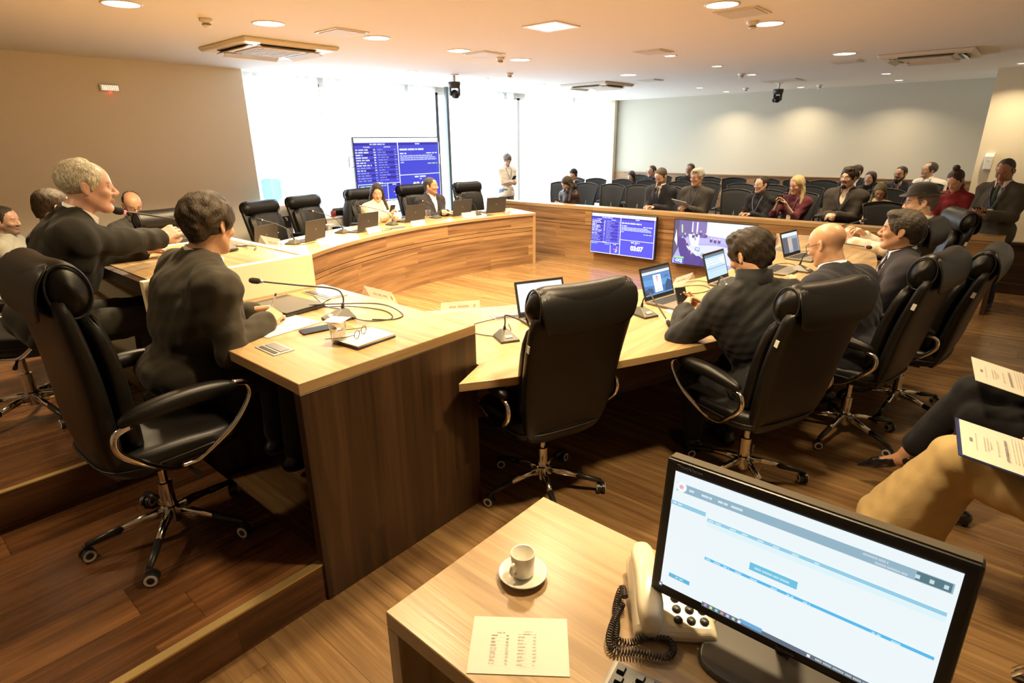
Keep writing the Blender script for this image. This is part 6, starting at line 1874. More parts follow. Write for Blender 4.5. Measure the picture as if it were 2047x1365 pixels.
def build_person(s, label, tone='warm', hair=None, hairc=(0.02, 0.014, 0.01), top=None, bottom=None, shoes=True, stub=None, beard=None, glasses=None,
                 brow=None, shirt=None, tie=None, lanyard=None, group=None, lips=None, extra=None, legs=True, collar=True, hairc2=None, hwarp=None):
    """top: dict(kind, col, name, sleeve); bottom: dict(col,name,flare)"""
    J = s.skeleton()
    hv = s.hv
    F = Field(hv)
    s.torso(F, -0.012)
    s.head_field(F)
    f = 0.95 if s.female else 1.0
    nr = 0.048 if s.female else 0.058
    F.cap(J['N'] - J['up'] * 0.03, s.hp(-0.025, 0, -0.055), nr + 0.006, nr, 0.03)
    for sd in 'LR':
        s.arm(F, sd, -0.006)
        s.hand_field(F, sd)
        if legs:
            s.leg(F, sd, -0.010)
            B, fd = s.foot(F, sd)
            F.cap(J['A' + sd], B, 0.030, 0.030, 0.02); F.cap(B, B + fd * 0.13, 0.030, 0.024, 0.02)
    V, Fc = F.mesh()
    tn = SKIN[tone] if isinstance(tone, str) else tone
    C = tone_colors(V, s, tn, stub, brow or hairc, lips)
    x, y, z, rz = s.at
    body = np_mesh('person', V, Fc, skin_mat(), None, C)
    body.location = (x, y, z); body.rotation_euler = (0, 0, rz); body.scale = (s.sc,) * 3
    tag(body, label, 'person', group)
    HEADS.append((label, tuple(body.matrix_basis @ J['head']), tuple(body.matrix_basis @ s.hp(0, 0, 0.125))))
    up, lat = J['up'], J['lat']
    gv = max(0.0075, hv)
    key = lambda c: '%02d%02d%02d' % tuple(int(q * 99) for q in c)
    # ---- top garment
    if top:
        G = Field(gv)
        kd = top['kind']
        g = {'suit': 0.024, 'jacket': 0.026, 'shirt': 0.010, 'tee': 0.010, 'sweater': 0.014}[kd]
        fw, la2 = s.torso(G, g)
        sl = top.get('sleeve', 0.94)
        for sd in 'LR':
            s.arm(G, sd, g * 1.0, sl)
            W, E = J['W' + sd], J['E' + sd]
            if sl > 0.8:
                ce = E + (W - E) * sl; dn = (W - E).normalized()
                G.cut_local = None
                G.cap(ce - dn * 0.10, ce, 0.036 + g, 0.032 + g, 0.012)
        if kd in ('suit', 'jacket'):
            for sd, q in (('L', 1), ('R', -1)):
                G.cap(J['S' + sd] - up * 0.03 - la2 * q * 0.02, J['C'] + la2 * q * (J['S' + sd] - J['N']).length * 0.62 - up * 0.02, 0.052 + g * 0.6, 0.080 + g * 0.6, 0.06)
            G.cap(J['SL'] - fw * 0.02 - up * 0.02 - la2 * 0.02, J['SR'] - fw * 0.02 - up * 0.02 + la2 * 0.02, 0.056 + g * 0.4, None, 0.06)
        if s.sit and kd in ('suit', 'jacket'):
            for sd in 'LR':
                G.cap(J['H' + sd] + Vector((0, 0, 0.0)), J['H' + sd] * 0.72 + J['K' + sd] * 0.28, 0.095, 0.085, 0.04)
        if not s.sit and kd in ('suit', 'jacket', 'shirt', 'tee'):
            G.ell(J['P'] - Vector((0, 0, 0.07)), (0.155, 0.198, 0.13), None, 0.04)
            G.cut(J['P'] - Vector((0, 0, 0.12)), (0, 0, -1))
        if collar and kd in ('suit', 'jacket', 'sweater'):
            nk = J['N']
            hgt = {'suit': 0.045, 'jacket': 0.085, 'sweater': 0.085}[kd]
            if top.get('turtle', kd != 'sweater') or kd == 'sweater' and top.get('turtle'):
                G.cap(nk - up * 0.01, nk + up * (hgt - 0.03) + Vector((-0.012 + s.head_fwd * 0.3, 0, 0)), 0.068 + 0.006 * s.fat, 0.066, 0.02)
        # neck hole
        G.cap(nk0 := J['N'] + up * 0.02 + Vector((s.head_fwd * 0.2, 0, 0)), J['N'] + up * 0.16 + Vector((s.head_fwd * 0.7, 0, 0)), 0.058 if kd != 'sweater' or not top.get('turtle') else 0.052, 0.075, 0.008, '-')
        if kd in ('suit', 'jacket') and (shirt or top.get('open')):
            ow = top.get('open', 0.045)
            for t, w_ in ((0.0, 1.35), (0.10, 1.1), (0.20, 0.75), (0.30, 0.35)):
                pass
            a = J['N'] + up * 0.02 + fw * 0.12; b = J['C'] - up * top.get('vdeep', 0.06) + fw * (0.17 + 0.03 * s.fat)
            G.cap(a, b, ow * 1.45, ow * 0.35, 0.008, '-')
        wf = smooth_noise(top.get('wr', 0.0045), 26, len(label))
        Vt, Ft = G.mesh(lambda X, Y, Z: wf(X, Y, Z))
        nm = {'suit': 'suit_jacket', 'jacket': 'jacket', 'shirt': 'shirt', 'tee': 'shirt', 'sweater': 'sweater'}[kd]
        np_mesh(nm, Vt, Ft, cloth('cloth_%s_%s' % (nm, key(top['col'])), top['col'], top.get('rough', 0.85), top.get('fold', 0.35)), body)
        if kd == 'suit' :
            # notch collar standing round the neck and lapels
            for sd, yy in (('L', 1), ('R', -1)):
                q = [J['N'] + up * 0.035 - fw * 0.055 + la2 * yy * 0.02, J['N'] + up * 0.028 - fw * 0.02 + la2 * yy * 0.062, J['N'] - up * 0.0 + fw * 0.045 + la2 * yy * 0.075, J['N'] - up * 0.10 + fw * 0.128 + la2 * yy * 0.062, J['C'] - up * 0.03 + fw * (0.150 + 0.02 * s.fat) + la2 * yy * 0.018]
                pts = bez([tuple(p) for p in q], 20)
                ws = [0.016, 0.019, 0.022, 0.030, 0.012]
                rr = [np.interp(i / (len(pts) - 1) * 4, range(5), ws) for i in range(len(pts))]
                MB().tube(pts, rr, 10, flat=(0.42, 1.0)).build('lapel', cloth('cloth_%s_%s' % (nm, key(top['col'])), top['col']), body, smooth=True)
    fw = lat.cross(up).normalized(); la2 = up.cross(fw).normalized()
    if shirt:
        G = Field(gv)
        s.torso(G, 0.004, hips=False)
        for sd in 'LR':
            W, E = J['W' + sd], J['E' + sd]; dn = (W - E).normalized()
            G.cap(E + (W - E) * 0.80, W - dn * 0.004, 0.034, 0.0335, 0.01)
        G.cap(J['N'] - up * 0.03, J['N'] + up * 0.012, nr + 0.014, nr + 0.006, 0.02)
        Vt, Ft = G.mesh()
        np_mesh('shirt', Vt, Ft, cloth('cloth_shirt_' + key(shirt), shirt, 0.8, 0.25), body)
        ring_collar(s, body, 'collar', cloth('cloth_shirt_' + key(shirt), shirt, 0.8, 0.25), nr + 0.013, 0.050, 0.42)
    if top and top['kind'] == 'shirt': ring_collar(s, body, 'collar', cloth('cloth_shirt_' + key(top['col']), top['col'], 0.8, 0.25), nr + 0.014, 0.046, 0.5)
    if top and top['kind'] == 'suit': ring_collar(s, body, 'jacket_collar', cloth('cloth_suit_jacket_' + key(top['col']), top['col']), nr + 0.024, 0.038, 1.05, -0.004)
    if top and top['kind'] == 'jacket': ring_collar(s, body, 'jacket_collar', cloth('cloth_jacket_' + key(top['col']), top['col']), nr + 0.022, 0.085, 0.40, 0.0)
    if tie:
        p0 = J['N'] + up * 0.005 + fw * 0.088; p1 = J['C'] + fw * (0.14 + 0.03 * (s.fat - 1) * 3); p2 = J['P'] + up * 0.16 + fw * (0.145 * s.fat)
        pts = bez([tuple(p0), tuple(p0 * 0.6 + p1 * 0.4 + fw * 0.025), tuple(p1 + fw * 0.006), tuple(p2)], 18)
        rr = [0.016, 0.012] + [0.018 + 0.016 * i / len(pts) for i in range(len(pts) - 2)]
        t = MB().tube(pts, rr, 10, flat=(0.30, 1.0)); mt = tie if not isinstance(tie, tuple) else cloth('cloth_tie_' + key(tie), tie, 0.6, 0.1)
        t.build('tie', mt, body, smooth=True)
    if lanyard:
        g_ = 0.03
        q = [J['N'] + up * 0.03 + la2 * 0.055, J['N'] - up * 0.05 + fw * 0.12 + la2 * 0.06, J['C'] - up * 0.02 + fw * (0.16 + g_ * 0.5), J['N'] - up * 0.05 + fw * 0.12 - la2 * 0.06, J['N'] + up * 0.03 - la2 * 0.055]
        MB().tube(bez([tuple(p) for p in q], 28), 0.0055, 6, flat=(0.4, 1)).build('lanyard', cloth('cloth_lanyard_' + key(lanyard), lanyard, 0.6, 0.0), body, smooth=True)
        c = J['C'] - up * 0.07 + fw * (0.165 + g_ * 0.5)
        MB().box((0, 0, 0), (0.004, 0.055, 0.085)).build('badge', M_PAPER, body, loc=c, rot=(0, -s.lean, 0))
    if bottom and legs:
        G = Field(gv)
        if not s.sit or True:
            G.ell(J['P'] + up * 0.01, (0.137, 0.180 * (0.6 + 0.4 * s.fat), 0.12), None, 0.04)
        for sd in 'LR':
            s.leg(G, sd, bottom.get('g', 0.014), 0.025, bottom.get('hem', 0.94), bottom.get('flare', 0.0))
        wf = smooth_noise(0.003, 30, 3)
        Vt, Ft = G.mesh(lambda X, Y, Z: wf(X, Y, Z))
        np_mesh('trousers', Vt, Ft, cloth('cloth_trousers_' + key(bottom['col']), bottom['col'], 0.85, 0.3), body)
        if shoes:
            for sd in 'LR':
                G = Field(0.008)
                B, fd = s.foot(G, sd)
                G.cap(B - fd * 0.03, B + fd * 0.12, 0.042, 0.036, 0.02); G.cap(B + fd * 0.10, B + fd * 0.165, 0.036, 0.024, 0.02); G.cap(J['A' + sd], B, 0.042, 0.042, 0.02)
                if B.z < 0.1: G.cut(Vector((0, 0, 0.006)), (0, 0, -1), 0.003)
                Vt, Ft = G.mesh()
                np_mesh('shoe', Vt, Ft, pbr('black_shoe_leather', (0.012, 0.011, 0.010), 0.35), body)
    if hair:
        make_hair(s, body, hair, hairc, hairc2, hwarp)
    if beard:
        G = Field(max(0.005, hv * 0.7)); p = s.hp; M = s.HM
        for yy in (-1, 1):
            if beard[3] > 0.02: G.cap(p(0.0, yy * 0.060, -0.040), p(0.045, yy * 0.038, -0.088), 0.018, 0.022, 0.02)
            G.cap(p(0.098, yy * 0.004, -0.050), p(0.078, yy * 0.030, -0.058), 0.007, 0.009, 0.006)
        G.ell(p(0.066, 0, -0.104 - beard[3] * 0.3), (0.032, 0.030 + beard[3] * 0.3, 0.024 + beard[3] * 0.6), M, 0.02)
        G.ell(p(0.092, 0, -0.063), (0.02, 0.021, 0.010), M, 0.006, '-')
        wf = smooth_noise(0.003, 240, 5)
        Vt, Ft = G.mesh(lambda X, Y, Z: wf(X, Y, Z))
        np_mesh('beard', Vt, Ft, hair_mat('beard_' + key(beard[:3]), beard[:3]), body)
    if glasses:
        p = s.hp
        gm = pbr('spectacle_frame_' + key(glasses[:3]), glasses[:3], 0.3, 0.3)
        fr = MB()
        rw, rh = 0.024, 0.017
        for yy in (-1, 1):
            fr.tube([p(0.104 - 0.010 * abs(math.cos(a)) * (1 if math.cos(a) * yy > 0 else 0), yy * 0.031 + rw * math.copysign(abs(math.cos(a)) ** 0.7, math.cos(a)), 0.001 + rh * math.copysign(abs(math.sin(a)) ** 0.7, math.sin(a))) for a in [2 * PI * k / 20 for k in range(20)]], 0.0018, 6, closed=True)
            fr.tube([p(0.094, yy * 0.056, 0.006), p(0.045, yy * 0.080, 0.008), p(-0.012, yy * 0.086, 0.010), p(-0.028, yy * 0.084, -0.008)], 0.0018, 6)
        fr.tube([p(0.106, -0.008, 0.004), p(0.110, 0, 0.007), p(0.106, 0.008, 0.004)], 0.0016, 6)
        g_ = fr.build('spectacles', gm, body, smooth=True)
    if extra: extra(s, body)
    return body

def ring_collar(s, body, name, mat, r, h, gap, dz=0.0):
    """folded collar standing round the neck, open by +-gap rad at the front"""
    J = s.J
    b = J['N'] + J['up'] * (0.004 + dz) + Vector((s.head_fwd * 0.15, 0, 0))
    t = s.hp(-0.020, 0, -0.060)
    ax = (Vector(t) - b).normalized()
    fw = J['lat'].cross(J['up']).normalized(); fw = (fw - ax * fw.dot(ax)).normalized(); la = ax.cross(fw)
    rows = []
    for rr, z, dn in ((r + 0.010, -0.012, 0.3), (r + 0.002, h * 0.5, 0.5), (r - 0.003, h, 0.75), (r + 0.004, h + 0.002, 0.8), (r + 0.013, h * 0.35, 1.25), (r + 0.020, -0.004, 1.6)):
        row = []
        for i in range(25):
            a = gap + (2 * PI - 2 * gap) * i / 24
            ft = math.exp(-((min(a, 2 * PI - a) - gap) / 0.55) ** 2)
            row.append(b + ax * (z - 0.016 * ft * dn) + (fw * math.cos(a) * 1.02 + la * math.sin(a)) * (rr + 0.004 * ft))
        rows.append(row)
    o = MB().grid(rows).build(name, mat, body, smooth=True)
    md = o.modifiers.new('sol', 'SOLIDIFY'); md.thickness = 0.003
    return o

def make_hair(s, body, kind, c, c2=None, hwarp=None):
    p, M = s.hp, s.HM
    h = 0.0045 if s.hv < 0.007 else 0.007
    G = Field(h, 0.02)
    f = 0.95 if s.female else 1.0
    e = lambda c_, r, k=0.015, op='+': G.ell(p(*c_), [q * f for q in r], M, k, op)
    t = dict(short=0.007, wavy=0.022, buzz=0.003, fringe=0.005, long=0.012, bun=0.008, messy=0.020, side=0.013, greywave=0.016).get(kind, 0.01)
    e((-0.022, 0, 0.040), (0.099 + t, 0.078 + t, 0.085 + t))
    if kind in ('wavy', 'messy', 'side', 'greywave'):
        e((0.035, 0.01, 0.098), (0.060, 0.060, 0.030 + t * 0.3))
        G.cap(p(-0.075, 0, -0.02), p(-0.060, 0, -0.055), 0.055, 0.045, 0.02)
    if kind in ('short', 'buzz', 'bun'):
        G.cap(p(-0.070, 0, -0.01), p(-0.062, 0, -0.050), 0.052, 0.044, 0.02)
    if kind != 'fringe':
        for yy in (-1, 1): G.cap(p(0.020, yy * 0.068, 0.035), p(0.010, yy * 0.073, -0.012), 0.010 + t * 0.4, 0.008, 0.01)
    # clear the face
    fx = {'messy': 0.128, 'side': 0.122, 'long': 0.125}.get(kind, 0.122)
    zc = {'wavy': -0.024, 'messy': -0.030, 'long': -0.02}.get(kind, -0.018)
    e((fx, 0, zc), (0.082, 0.090, 0.092), 0.010, '-')
    if kind not in ('long',):
        e((0.075, 0, -0.06), (0.090, 0.12, 0.060), 0.010, '-')
        e((0.0, 0, -0.115), (0.13, 0.12, 0.055), 0.010, '-')
        for yy in (-1, 1): e((-0.008, yy * 0.092, -0.010), (0.024, 0.022, 0.036), 0.008, '-')
    if kind == 'fringe':     # bald crown: only a band round the back and sides
        e((0.03, 0, 0.090), (0.115, 0.070, 0.080), 0.012, '-')
    if kind == 'receding':
        e((0.085, 0, 0.10), (0.075, 0.055, 0.055), 0.012, '-')
    if kind == 'long':
        L = getattr(s, 'hair_len', 0.30)
        for yy in (-1, 1):
            a = p(-0.01, yy * 0.070, 0.03); b = p(-0.02, yy * 0.085, -0.09)
            cdn = Vector(b) + Vector((0.03, yy * 0.035, -(L - 0.10)))
            fw_ = getattr(s, 'hair_fwd', 0.05)
            cdn.x += fw_
            G.cap(a, b, 0.024, 0.030, 0.02); G.cap(b, cdn, 0.030, 0.020, 0.02)
            G.cap(p(-0.07, yy * 0.03, 0.0), p(-0.085, yy * 0.04, -0.15), 0.045, 0.035, 0.03)
        e((0.098, 0, -0.03), (0.06, 0.068, 0.10), 0.010, '-')
    if kind == 'bun':
        e((-0.055, 0, 0.150), (0.040, 0.042, 0.036), 0.012)
    if kind == 'tied':
        e((-0.105, 0, 0.0), (0.035, 0.035, 0.035), 0.012)
    wa = {'wavy': 0.0045, 'messy': 0.0045, 'greywave': 0.005}.get(kind, 0.0018)
    wf = hwarp or smooth_noise(wa, {'wavy': 105, 'messy': 100, 'greywave': 130}.get(kind, 160), 11, (0.35, 1.1, 0.6))
    V, Fc = G.mesh(lambda X, Y, Z: wf(X, Y, Z))
    key = '%02d%02d%02d' % tuple(int(q * 99) for q in c)
    np_mesh('hair', V, Fc, hair_mat('hair_' + key, c, c2), body)
# ---------------------------------------------------------------- the people
SUIT_OLIVE = (0.038, 0.032, 0.022)
def pos(x, y, z, deg): return (x, y, z, R(deg))
BLK = (0.007, 0.007, 0.008)

# 1. man with wavy hair writing at the near wing desk
s = Person(lean=0.30, tw=0.0, head=(28, 10), hv=0.005, fat=1.45, head_fwd=0.05,
    LHw=(-2.70, 1.19, 0.985), RHw=(-2.50, 1.15, 0.985), seat=0.50, shw=1.30)
s.hands = {'L': dict(dir=(0.7, -0.55, 0.05), palm=(-0.2, -0.6, -0.7), curl=0.85, thumb=0.7), 'R': dict(dir=(0.75, 0.5, 0.15), palm=(0.2, 0.7, -0.5), curl=1.0, thumb=0.8)}
s.at = pos(-2.69, 0.82, 0.17, 84)
build_person(s, 'person with wavy dark hair in brown suit, back turned, holding a pen', 'warm', 'wavy', (0.030, 0.020, 0.012), hairc2=(0.075, 0.052, 0.030),
    top=dict(kind='suit', col=SUIT_OLIVE, wr=0.006, fold=0.5), bottom=dict(col=(0.03, 0.027, 0.02)), shirt=(0.75, 0.72, 0.66))
P1 = s
# 2. white haired man at the central desk
s = Person(lean=0.42, head=(-4, 4), hv=0.005, fat=1.15, shw=1.12, head_fwd=0.06, LHw=(-3.75, 1.08, 1.17), RHw=(-3.62, 1.22, 1.245), seat=0.50)
s.poleR = (-0.2, -0.6, -0.8)
s.hands = {'R': dict(dir=(0.8, 0.3, 0.35), palm=(-0.1, 0.8, -0.4), curl=0.8)}
s.at = pos(-3.50, 0.52, 0.34, 80)
def old_hair(s, body): pass
build_person(s, 'elderly person with thin white hair in dark suit speaking into a microphone', 'pink', 'receding', (0.55, 0.50, 0.38), hairc2=(0.85, 0.80, 0.62),
    top=dict(kind='suit', col=(0.016, 0.0145, 0.010), wr=0.006, fold=0.5), bottom=dict(col=(0.03, 0.027, 0.02)), shirt=(0.85, 0.84, 0.80), brow=(0.40, 0.33, 0.25))
P2 = s
# 3. man in black jacket on the phone
s = Person(lean=0.34, head=(12, 22), hv=0.005, fat=1.2, shw=1.15, head_fwd=0.05, seat=0.44, LHw=(-1.30, 2.96, 0.84), RHw=(-1.25, 3.12, 0.82))
s.hands = {'L': dict(dir=(0.65, -0.55, 0.35), palm=(0.1, -0.8, -0.1), curl=0.8, thumb=0.3), 'R': dict(dir=(0.7, 0.35, 0.3), palm=(0, 0.6, 0.5), curl=0.6, thumb=0.3)}
s.poleL = (-0.3, 0.8, -0.7)
s.at = pos(-0.78, 2.87, 0, 150)
build_person(s, 'person in black zip jacket looking down at a phone at the right bench', 'warm', 'messy', (0.018, 0.012, 0.008), hairc2=(0.04, 0.026, 0.016),
    top=dict(kind='jacket', col=(0.006, 0.006, 0.0065), wr=0.006, fold=0.5, rough=0.7), bottom=dict(col=(0.012, 0.012, 0.014)), stub=(0.10, 0.06, 0.045, 0.55))
P3 = s
# 4. bald man with glasses
s = Person(lean=0.46, head=(3, 20), hv=0.005, fat=1.2, shw=1.1, head_fwd=0.06, LH=(0.55, 0.16, 0.83), RH=(0.52, -0.16, 0.83), seat=0.43)
s.at = pos(-0.52, 3.70, 0, 160)
build_person(s, 'bald person with dark-rimmed glasses in navy grey suit bending over the bench', (0.60, 0.36, 0.22), None, (0.10, 0.07, 0.05),
    top=dict(kind='suit', col=(0.018, 0.018, 0.025), wr=0.005, fold=0.5), bottom=dict(col=(0.02, 0.02, 0.028)), shirt=(0.60, 0.66, 0.80), glasses=(0.012, 0.011, 0.012))
# 5. man with striped tie
s = Person(lean=0.16, head=(-12, -2), hv=0.005, fat=1.15, LH=(0.45, 0.16, 0.83), RH=(0.42, -0.16, 0.83), seat=0.42)
s.at = pos(-0.42, 4.40, 0, 196)
m_, nt_, b_ = _nt('striped_tie_silk')
tc_ = nt_.nodes.new('ShaderNodeTexCoord'); wv_ = nt_.nodes.new('ShaderNodeTexWave'); wv_.inputs['Scale'].default_value = 16; wv_.bands_direction = 'DIAGONAL'
cr_ = nt_.nodes.new('ShaderNodeValToRGB'); cr_.color_ramp.interpolation = 'CONSTANT'
cr_.color_ramp.elements[0].color = (0.05, 0.02, 0.035, 1); cr_.color_ramp.elements[1].position = 0.62; cr_.color_ramp.elements[1].color = (0.40, 0.13, 0.10, 1)
k_ = cr_.color_ramp.elements.new(0.8); k_.color = (0.35, 0.38, 0.50, 1)
nt_.links.new(tc_.outputs['Object'], wv_.inputs['Vector']); nt_.links.new(wv_.outputs['Fac'], cr_.inputs[0]); nt_.links.new(cr_.outputs[0], b_.inputs['Base Color'])
build_person(s, 'smiling person in dark suit and striped red tie seen in profile', 'warm', 'side', (0.045, 0.034, 0.025), hairc2=(0.09, 0.075, 0.06),
    top=dict(kind='suit', col=(0.022, 0.019, 0.026), wr=0.005, fold=0.4), bottom=dict(col=(0.02, 0.02, 0.028)), shirt=(0.62, 0.70, 0.82), tie=m_)
# 6. man with hat
s = Person(lean=0.06, head=(2, 6), hv=0.006, fat=1.05, LH=(0.42, 0.20, 0.84), RH=(0.40, -0.10, 0.95))
s.hands = {'L': dict(dir=(0.5, -0.2, 0.75), palm=(-0.6, -0.5, 0.2), curl=1.3, thumb=0.9)}
s.LH = None; s.LHw = (-1.00, 5.42, 0.93)
s.at = pos(-0.56, 5.78, 0, 196)
def hat(s, body):
    e = body
    p = s.hp
    M3 = s.HM
    H = s.J['head']
    felt = pbr('black_hat_felt', (0.010, 0.009, 0.009), 0.9, sheen=0.3)
    rows = []
    for k, (r, z) in enumerate(((0.0, 0.158), (0.045, 0.160), (0.078, 0.150), (0.092, 0.120), (0.098, 0.070), (0.100, 0.062), (0.122, 0.058), (0.145, 0.064), (0.146, 0.059), (0.122, 0.052), (0.098, 0.056))):
        row = []
        for i in range(40):
            a = 2 * PI * i / 40
            rx, ry = r * 1.12, r * 0.92
            zz = z + (0.028 * abs(math.sin(a)) ** 3 * ((r - 0.1) / 0.05) if r > 0.1 else 0) - (0.020 * math.exp(-((math.sin(a)) * 3) ** 2) if r < 0.08 else 0)
            row.append(p(-0.012 + rx * math.cos(a), ry * math.sin(a), zz))
        rows.append(row)
    h = MB().grid(rows, closed_u=True).build('hat', felt, body, smooth=True, subd=1)
    MB().grid([[p(-0.012 + q * 1.12 * math.cos(2 * PI * i / 40), q * 0.92 * math.sin(2 * PI * i / 40), z) for i in range(40)] for q, z in ((0.1015, 0.062), (0.1005, 0.085))], closed_u=True).build('hat_band', pbr('hat_band_ribbon', (0.03, 0.022, 0.018), 0.6), h, smooth=True)
    MB().sphere(p(0.0, 0.094, 0.078), 0.006, 10, 6).build('hat_pin', M_METAL, h, smooth=True)
build_person(s, 'person with black fedora hat and pale beard in white shirt, fist raised', 'fair', 'short', (0.14, 0.11, 0.09),
    top=dict(kind='shirt', col=(0.72, 0.66, 0.56), wr=0.006, fold=0.5), bottom=dict(col=(0.02, 0.02, 0.028)), beard=(0.50, 0.38, 0.24, 0.05), glasses=(0.2, 0.15, 0.12), extra=hat)
# 7. woman in red turtleneck
s = Person(sit=False, female=True, lean=0.30, head=(4, 34), hv=0.007, LH=(0.36, 0.10, 0.98), RH=(0.36, -0.10, 0.98), head_fwd=0.06)
s.at = pos(-0.50, 8.05, 0, 245); s.sc = 0.885
build_person(s, 'person with hair bun in dark red turtleneck looking down', 'fair', 'bun', (0.045, 0.022, 0.015),
    top=dict(kind='sweater', col=(0.17, 0.012, 0.014), turtle=True), bottom=dict(col=BLK), lips=(0.5, 0.2, 0.18))
# 8. man in grey suit with green tie at the right edge
s = Person(sit=False, lean=0.08, head=(5, 26), hv=0.007, sc=0.885, fat=1.1, LH=(0.33, 0.05, 1.13), RH=(0.33, -0.08, 1.14), head_fwd=0.05)
s.hands = {'L': dict(dir=(0.5, -0.75, 0.1), palm=(0, -0.2, 1), curl=0.7, thumb=0.4), 'R': dict(dir=(0.6, 0.6, 0.1), palm=(0, 0.3, 1), curl=0.7, thumb=0.4)}
s.at = pos(-0.155, 7.74, 0, 245)
build_person(s, 'standing person in grey suit and dark green tie, checking a phone', (0.34, 0.17, 0.09), 'buzz', (0.05, 0.035, 0.025),
    top=dict(kind='suit', col=(0.060, 0.054, 0.040), wr=0.005, fold=0.45), bottom=dict(col=(0.02, 0.024, 0.035)), shirt=(0.66, 0.62, 0.58), tie=(0.010, 0.035, 0.020), lanyard=(0.10, 0.12, 0.25))
P8 = s
# 9/10. the pair behind the left bench
s = Person(female=True, lean=0.10, head=(-22, 14), hv=0.007, LH=(0.40, 0.10, 0.84), RH=(0.42, 0.00, 0.92))
s.hair_len = 0.30
s.at = pos(-6.64, 4.80, 0, -8); s.sc = 0.95; s.seat = 0.45
build_person(s, 'person with long dark hair in cream jacket at the left bench, holding a phone', 'fair', 'long', (0.035, 0.018, 0.012),
    top=dict(kind='suit', col=(0.80, 0.68, 0.50), fold=0.3), bottom=dict(col=(0.7, 0.6, 0.45)), shirt=(0.80, 0.70, 0.52), lips=(0.55, 0.15, 0.13))
P9 = s
s = Person(lean=0.10, head=(22, -2), hv=0.007, fat=1.22, LH=(0.40, -0.04, 0.85), RH=(0.42, 0.02, 0.83))
s.at = pos(-6.57, 5.69, 0, -2); s.sc = 0.95; s.seat = 0.44
build_person(s, 'person with short greying hair in dark suit, open white shirt, left bench', 'warm', 'short', (0.07, 0.055, 0.045),
    top=dict(kind='suit', col=(0.030, 0.026, 0.030), fold=0.4, open=0.05), bottom=dict(col=BLK), shirt=(0.85, 0.80, 0.74), stub=(0.16, 0.09, 0.06, 0.4))
# 11. man standing by the windows
s = Person(sit=False, lean=0.03, head=(-10, 26), hv=0.008, LH=(0.26, 0.05, 1.16), RH=(0.30, -0.04, 1.16), head_fwd=0.04, sc=0.87)
s.at = pos(-7.88, 8.90, 0, -20)
build_person(s, 'standing person in cream short-sleeved shirt and jeans by the curtains', 'fair', 'messy', (0.10, 0.075, 0.055), hairc2=(0.25, 0.2, 0.16),
    top=dict(kind='tee', col=(0.80, 0.72, 0.60), sleeve=-0.0), bottom=dict(col=(0.16, 0.22, 0.32)), lanyard=(0.04, 0.04, 0.06))
P11 = s
# 12..14 the men at the left edge
s = Person(lean=0.08, head=(-10, 22), hv=0.007, fat=1.15, LH=(0.40, 0.12, 0.72), RH=(0.44, 0.02, 0.76))
s.at = pos(-6.78, 1.93, 0, 6); s.seat = 0.42
build_person(s, 'bald bearded person in dark grey shirt with rolled sleeves against the beige wall', 'warm', 'fringe', (0.035, 0.022, 0.016),
    top=dict(kind='shirt', col=(0.055, 0.050, 0.048), sleeve=0.35), bottom=dict(col=BLK), beard=(0.03, 0.018, 0.012, 0.03), glasses=(0.1, 0.09, 0.08))
P12 = s
s = Person(lean=0.05, head=(-18, 4), hv=0.007, fat=1.1)
s.at = pos(-6.80, 0.90, 0, 62); s.seat = 0.40; s.sc = 0.97
build_person(s, 'person with short dark hair and grizzled beard in pale grey-green shirt at the left edge', 'fair', 'short', (0.045, 0.035, 0.030),
    top=dict(kind='tee', col=(0.42, 0.42, 0.36), sleeve=0.0), bottom=dict(col=BLK), stub=(0.10, 0.08, 0.07, 0.7))
s = Person(lean=0.12, head=(0, 12), hv=0.007, fat=1.08)
s.at = pos(-4.95, 0.98, 0, 100)
s.at = pos(-4.89, 0.85, 0.17, 96); s.seat = 0.42
build_person(s, 'person with dark hair in navy jacket, back turned, behind the white-haired speaker', 'warm', 'short', (0.030, 0.018, 0.012),
    top=dict(kind='suit', col=(0.020, 0.018, 0.030), fold=0.4), bottom=dict(col=BLK))

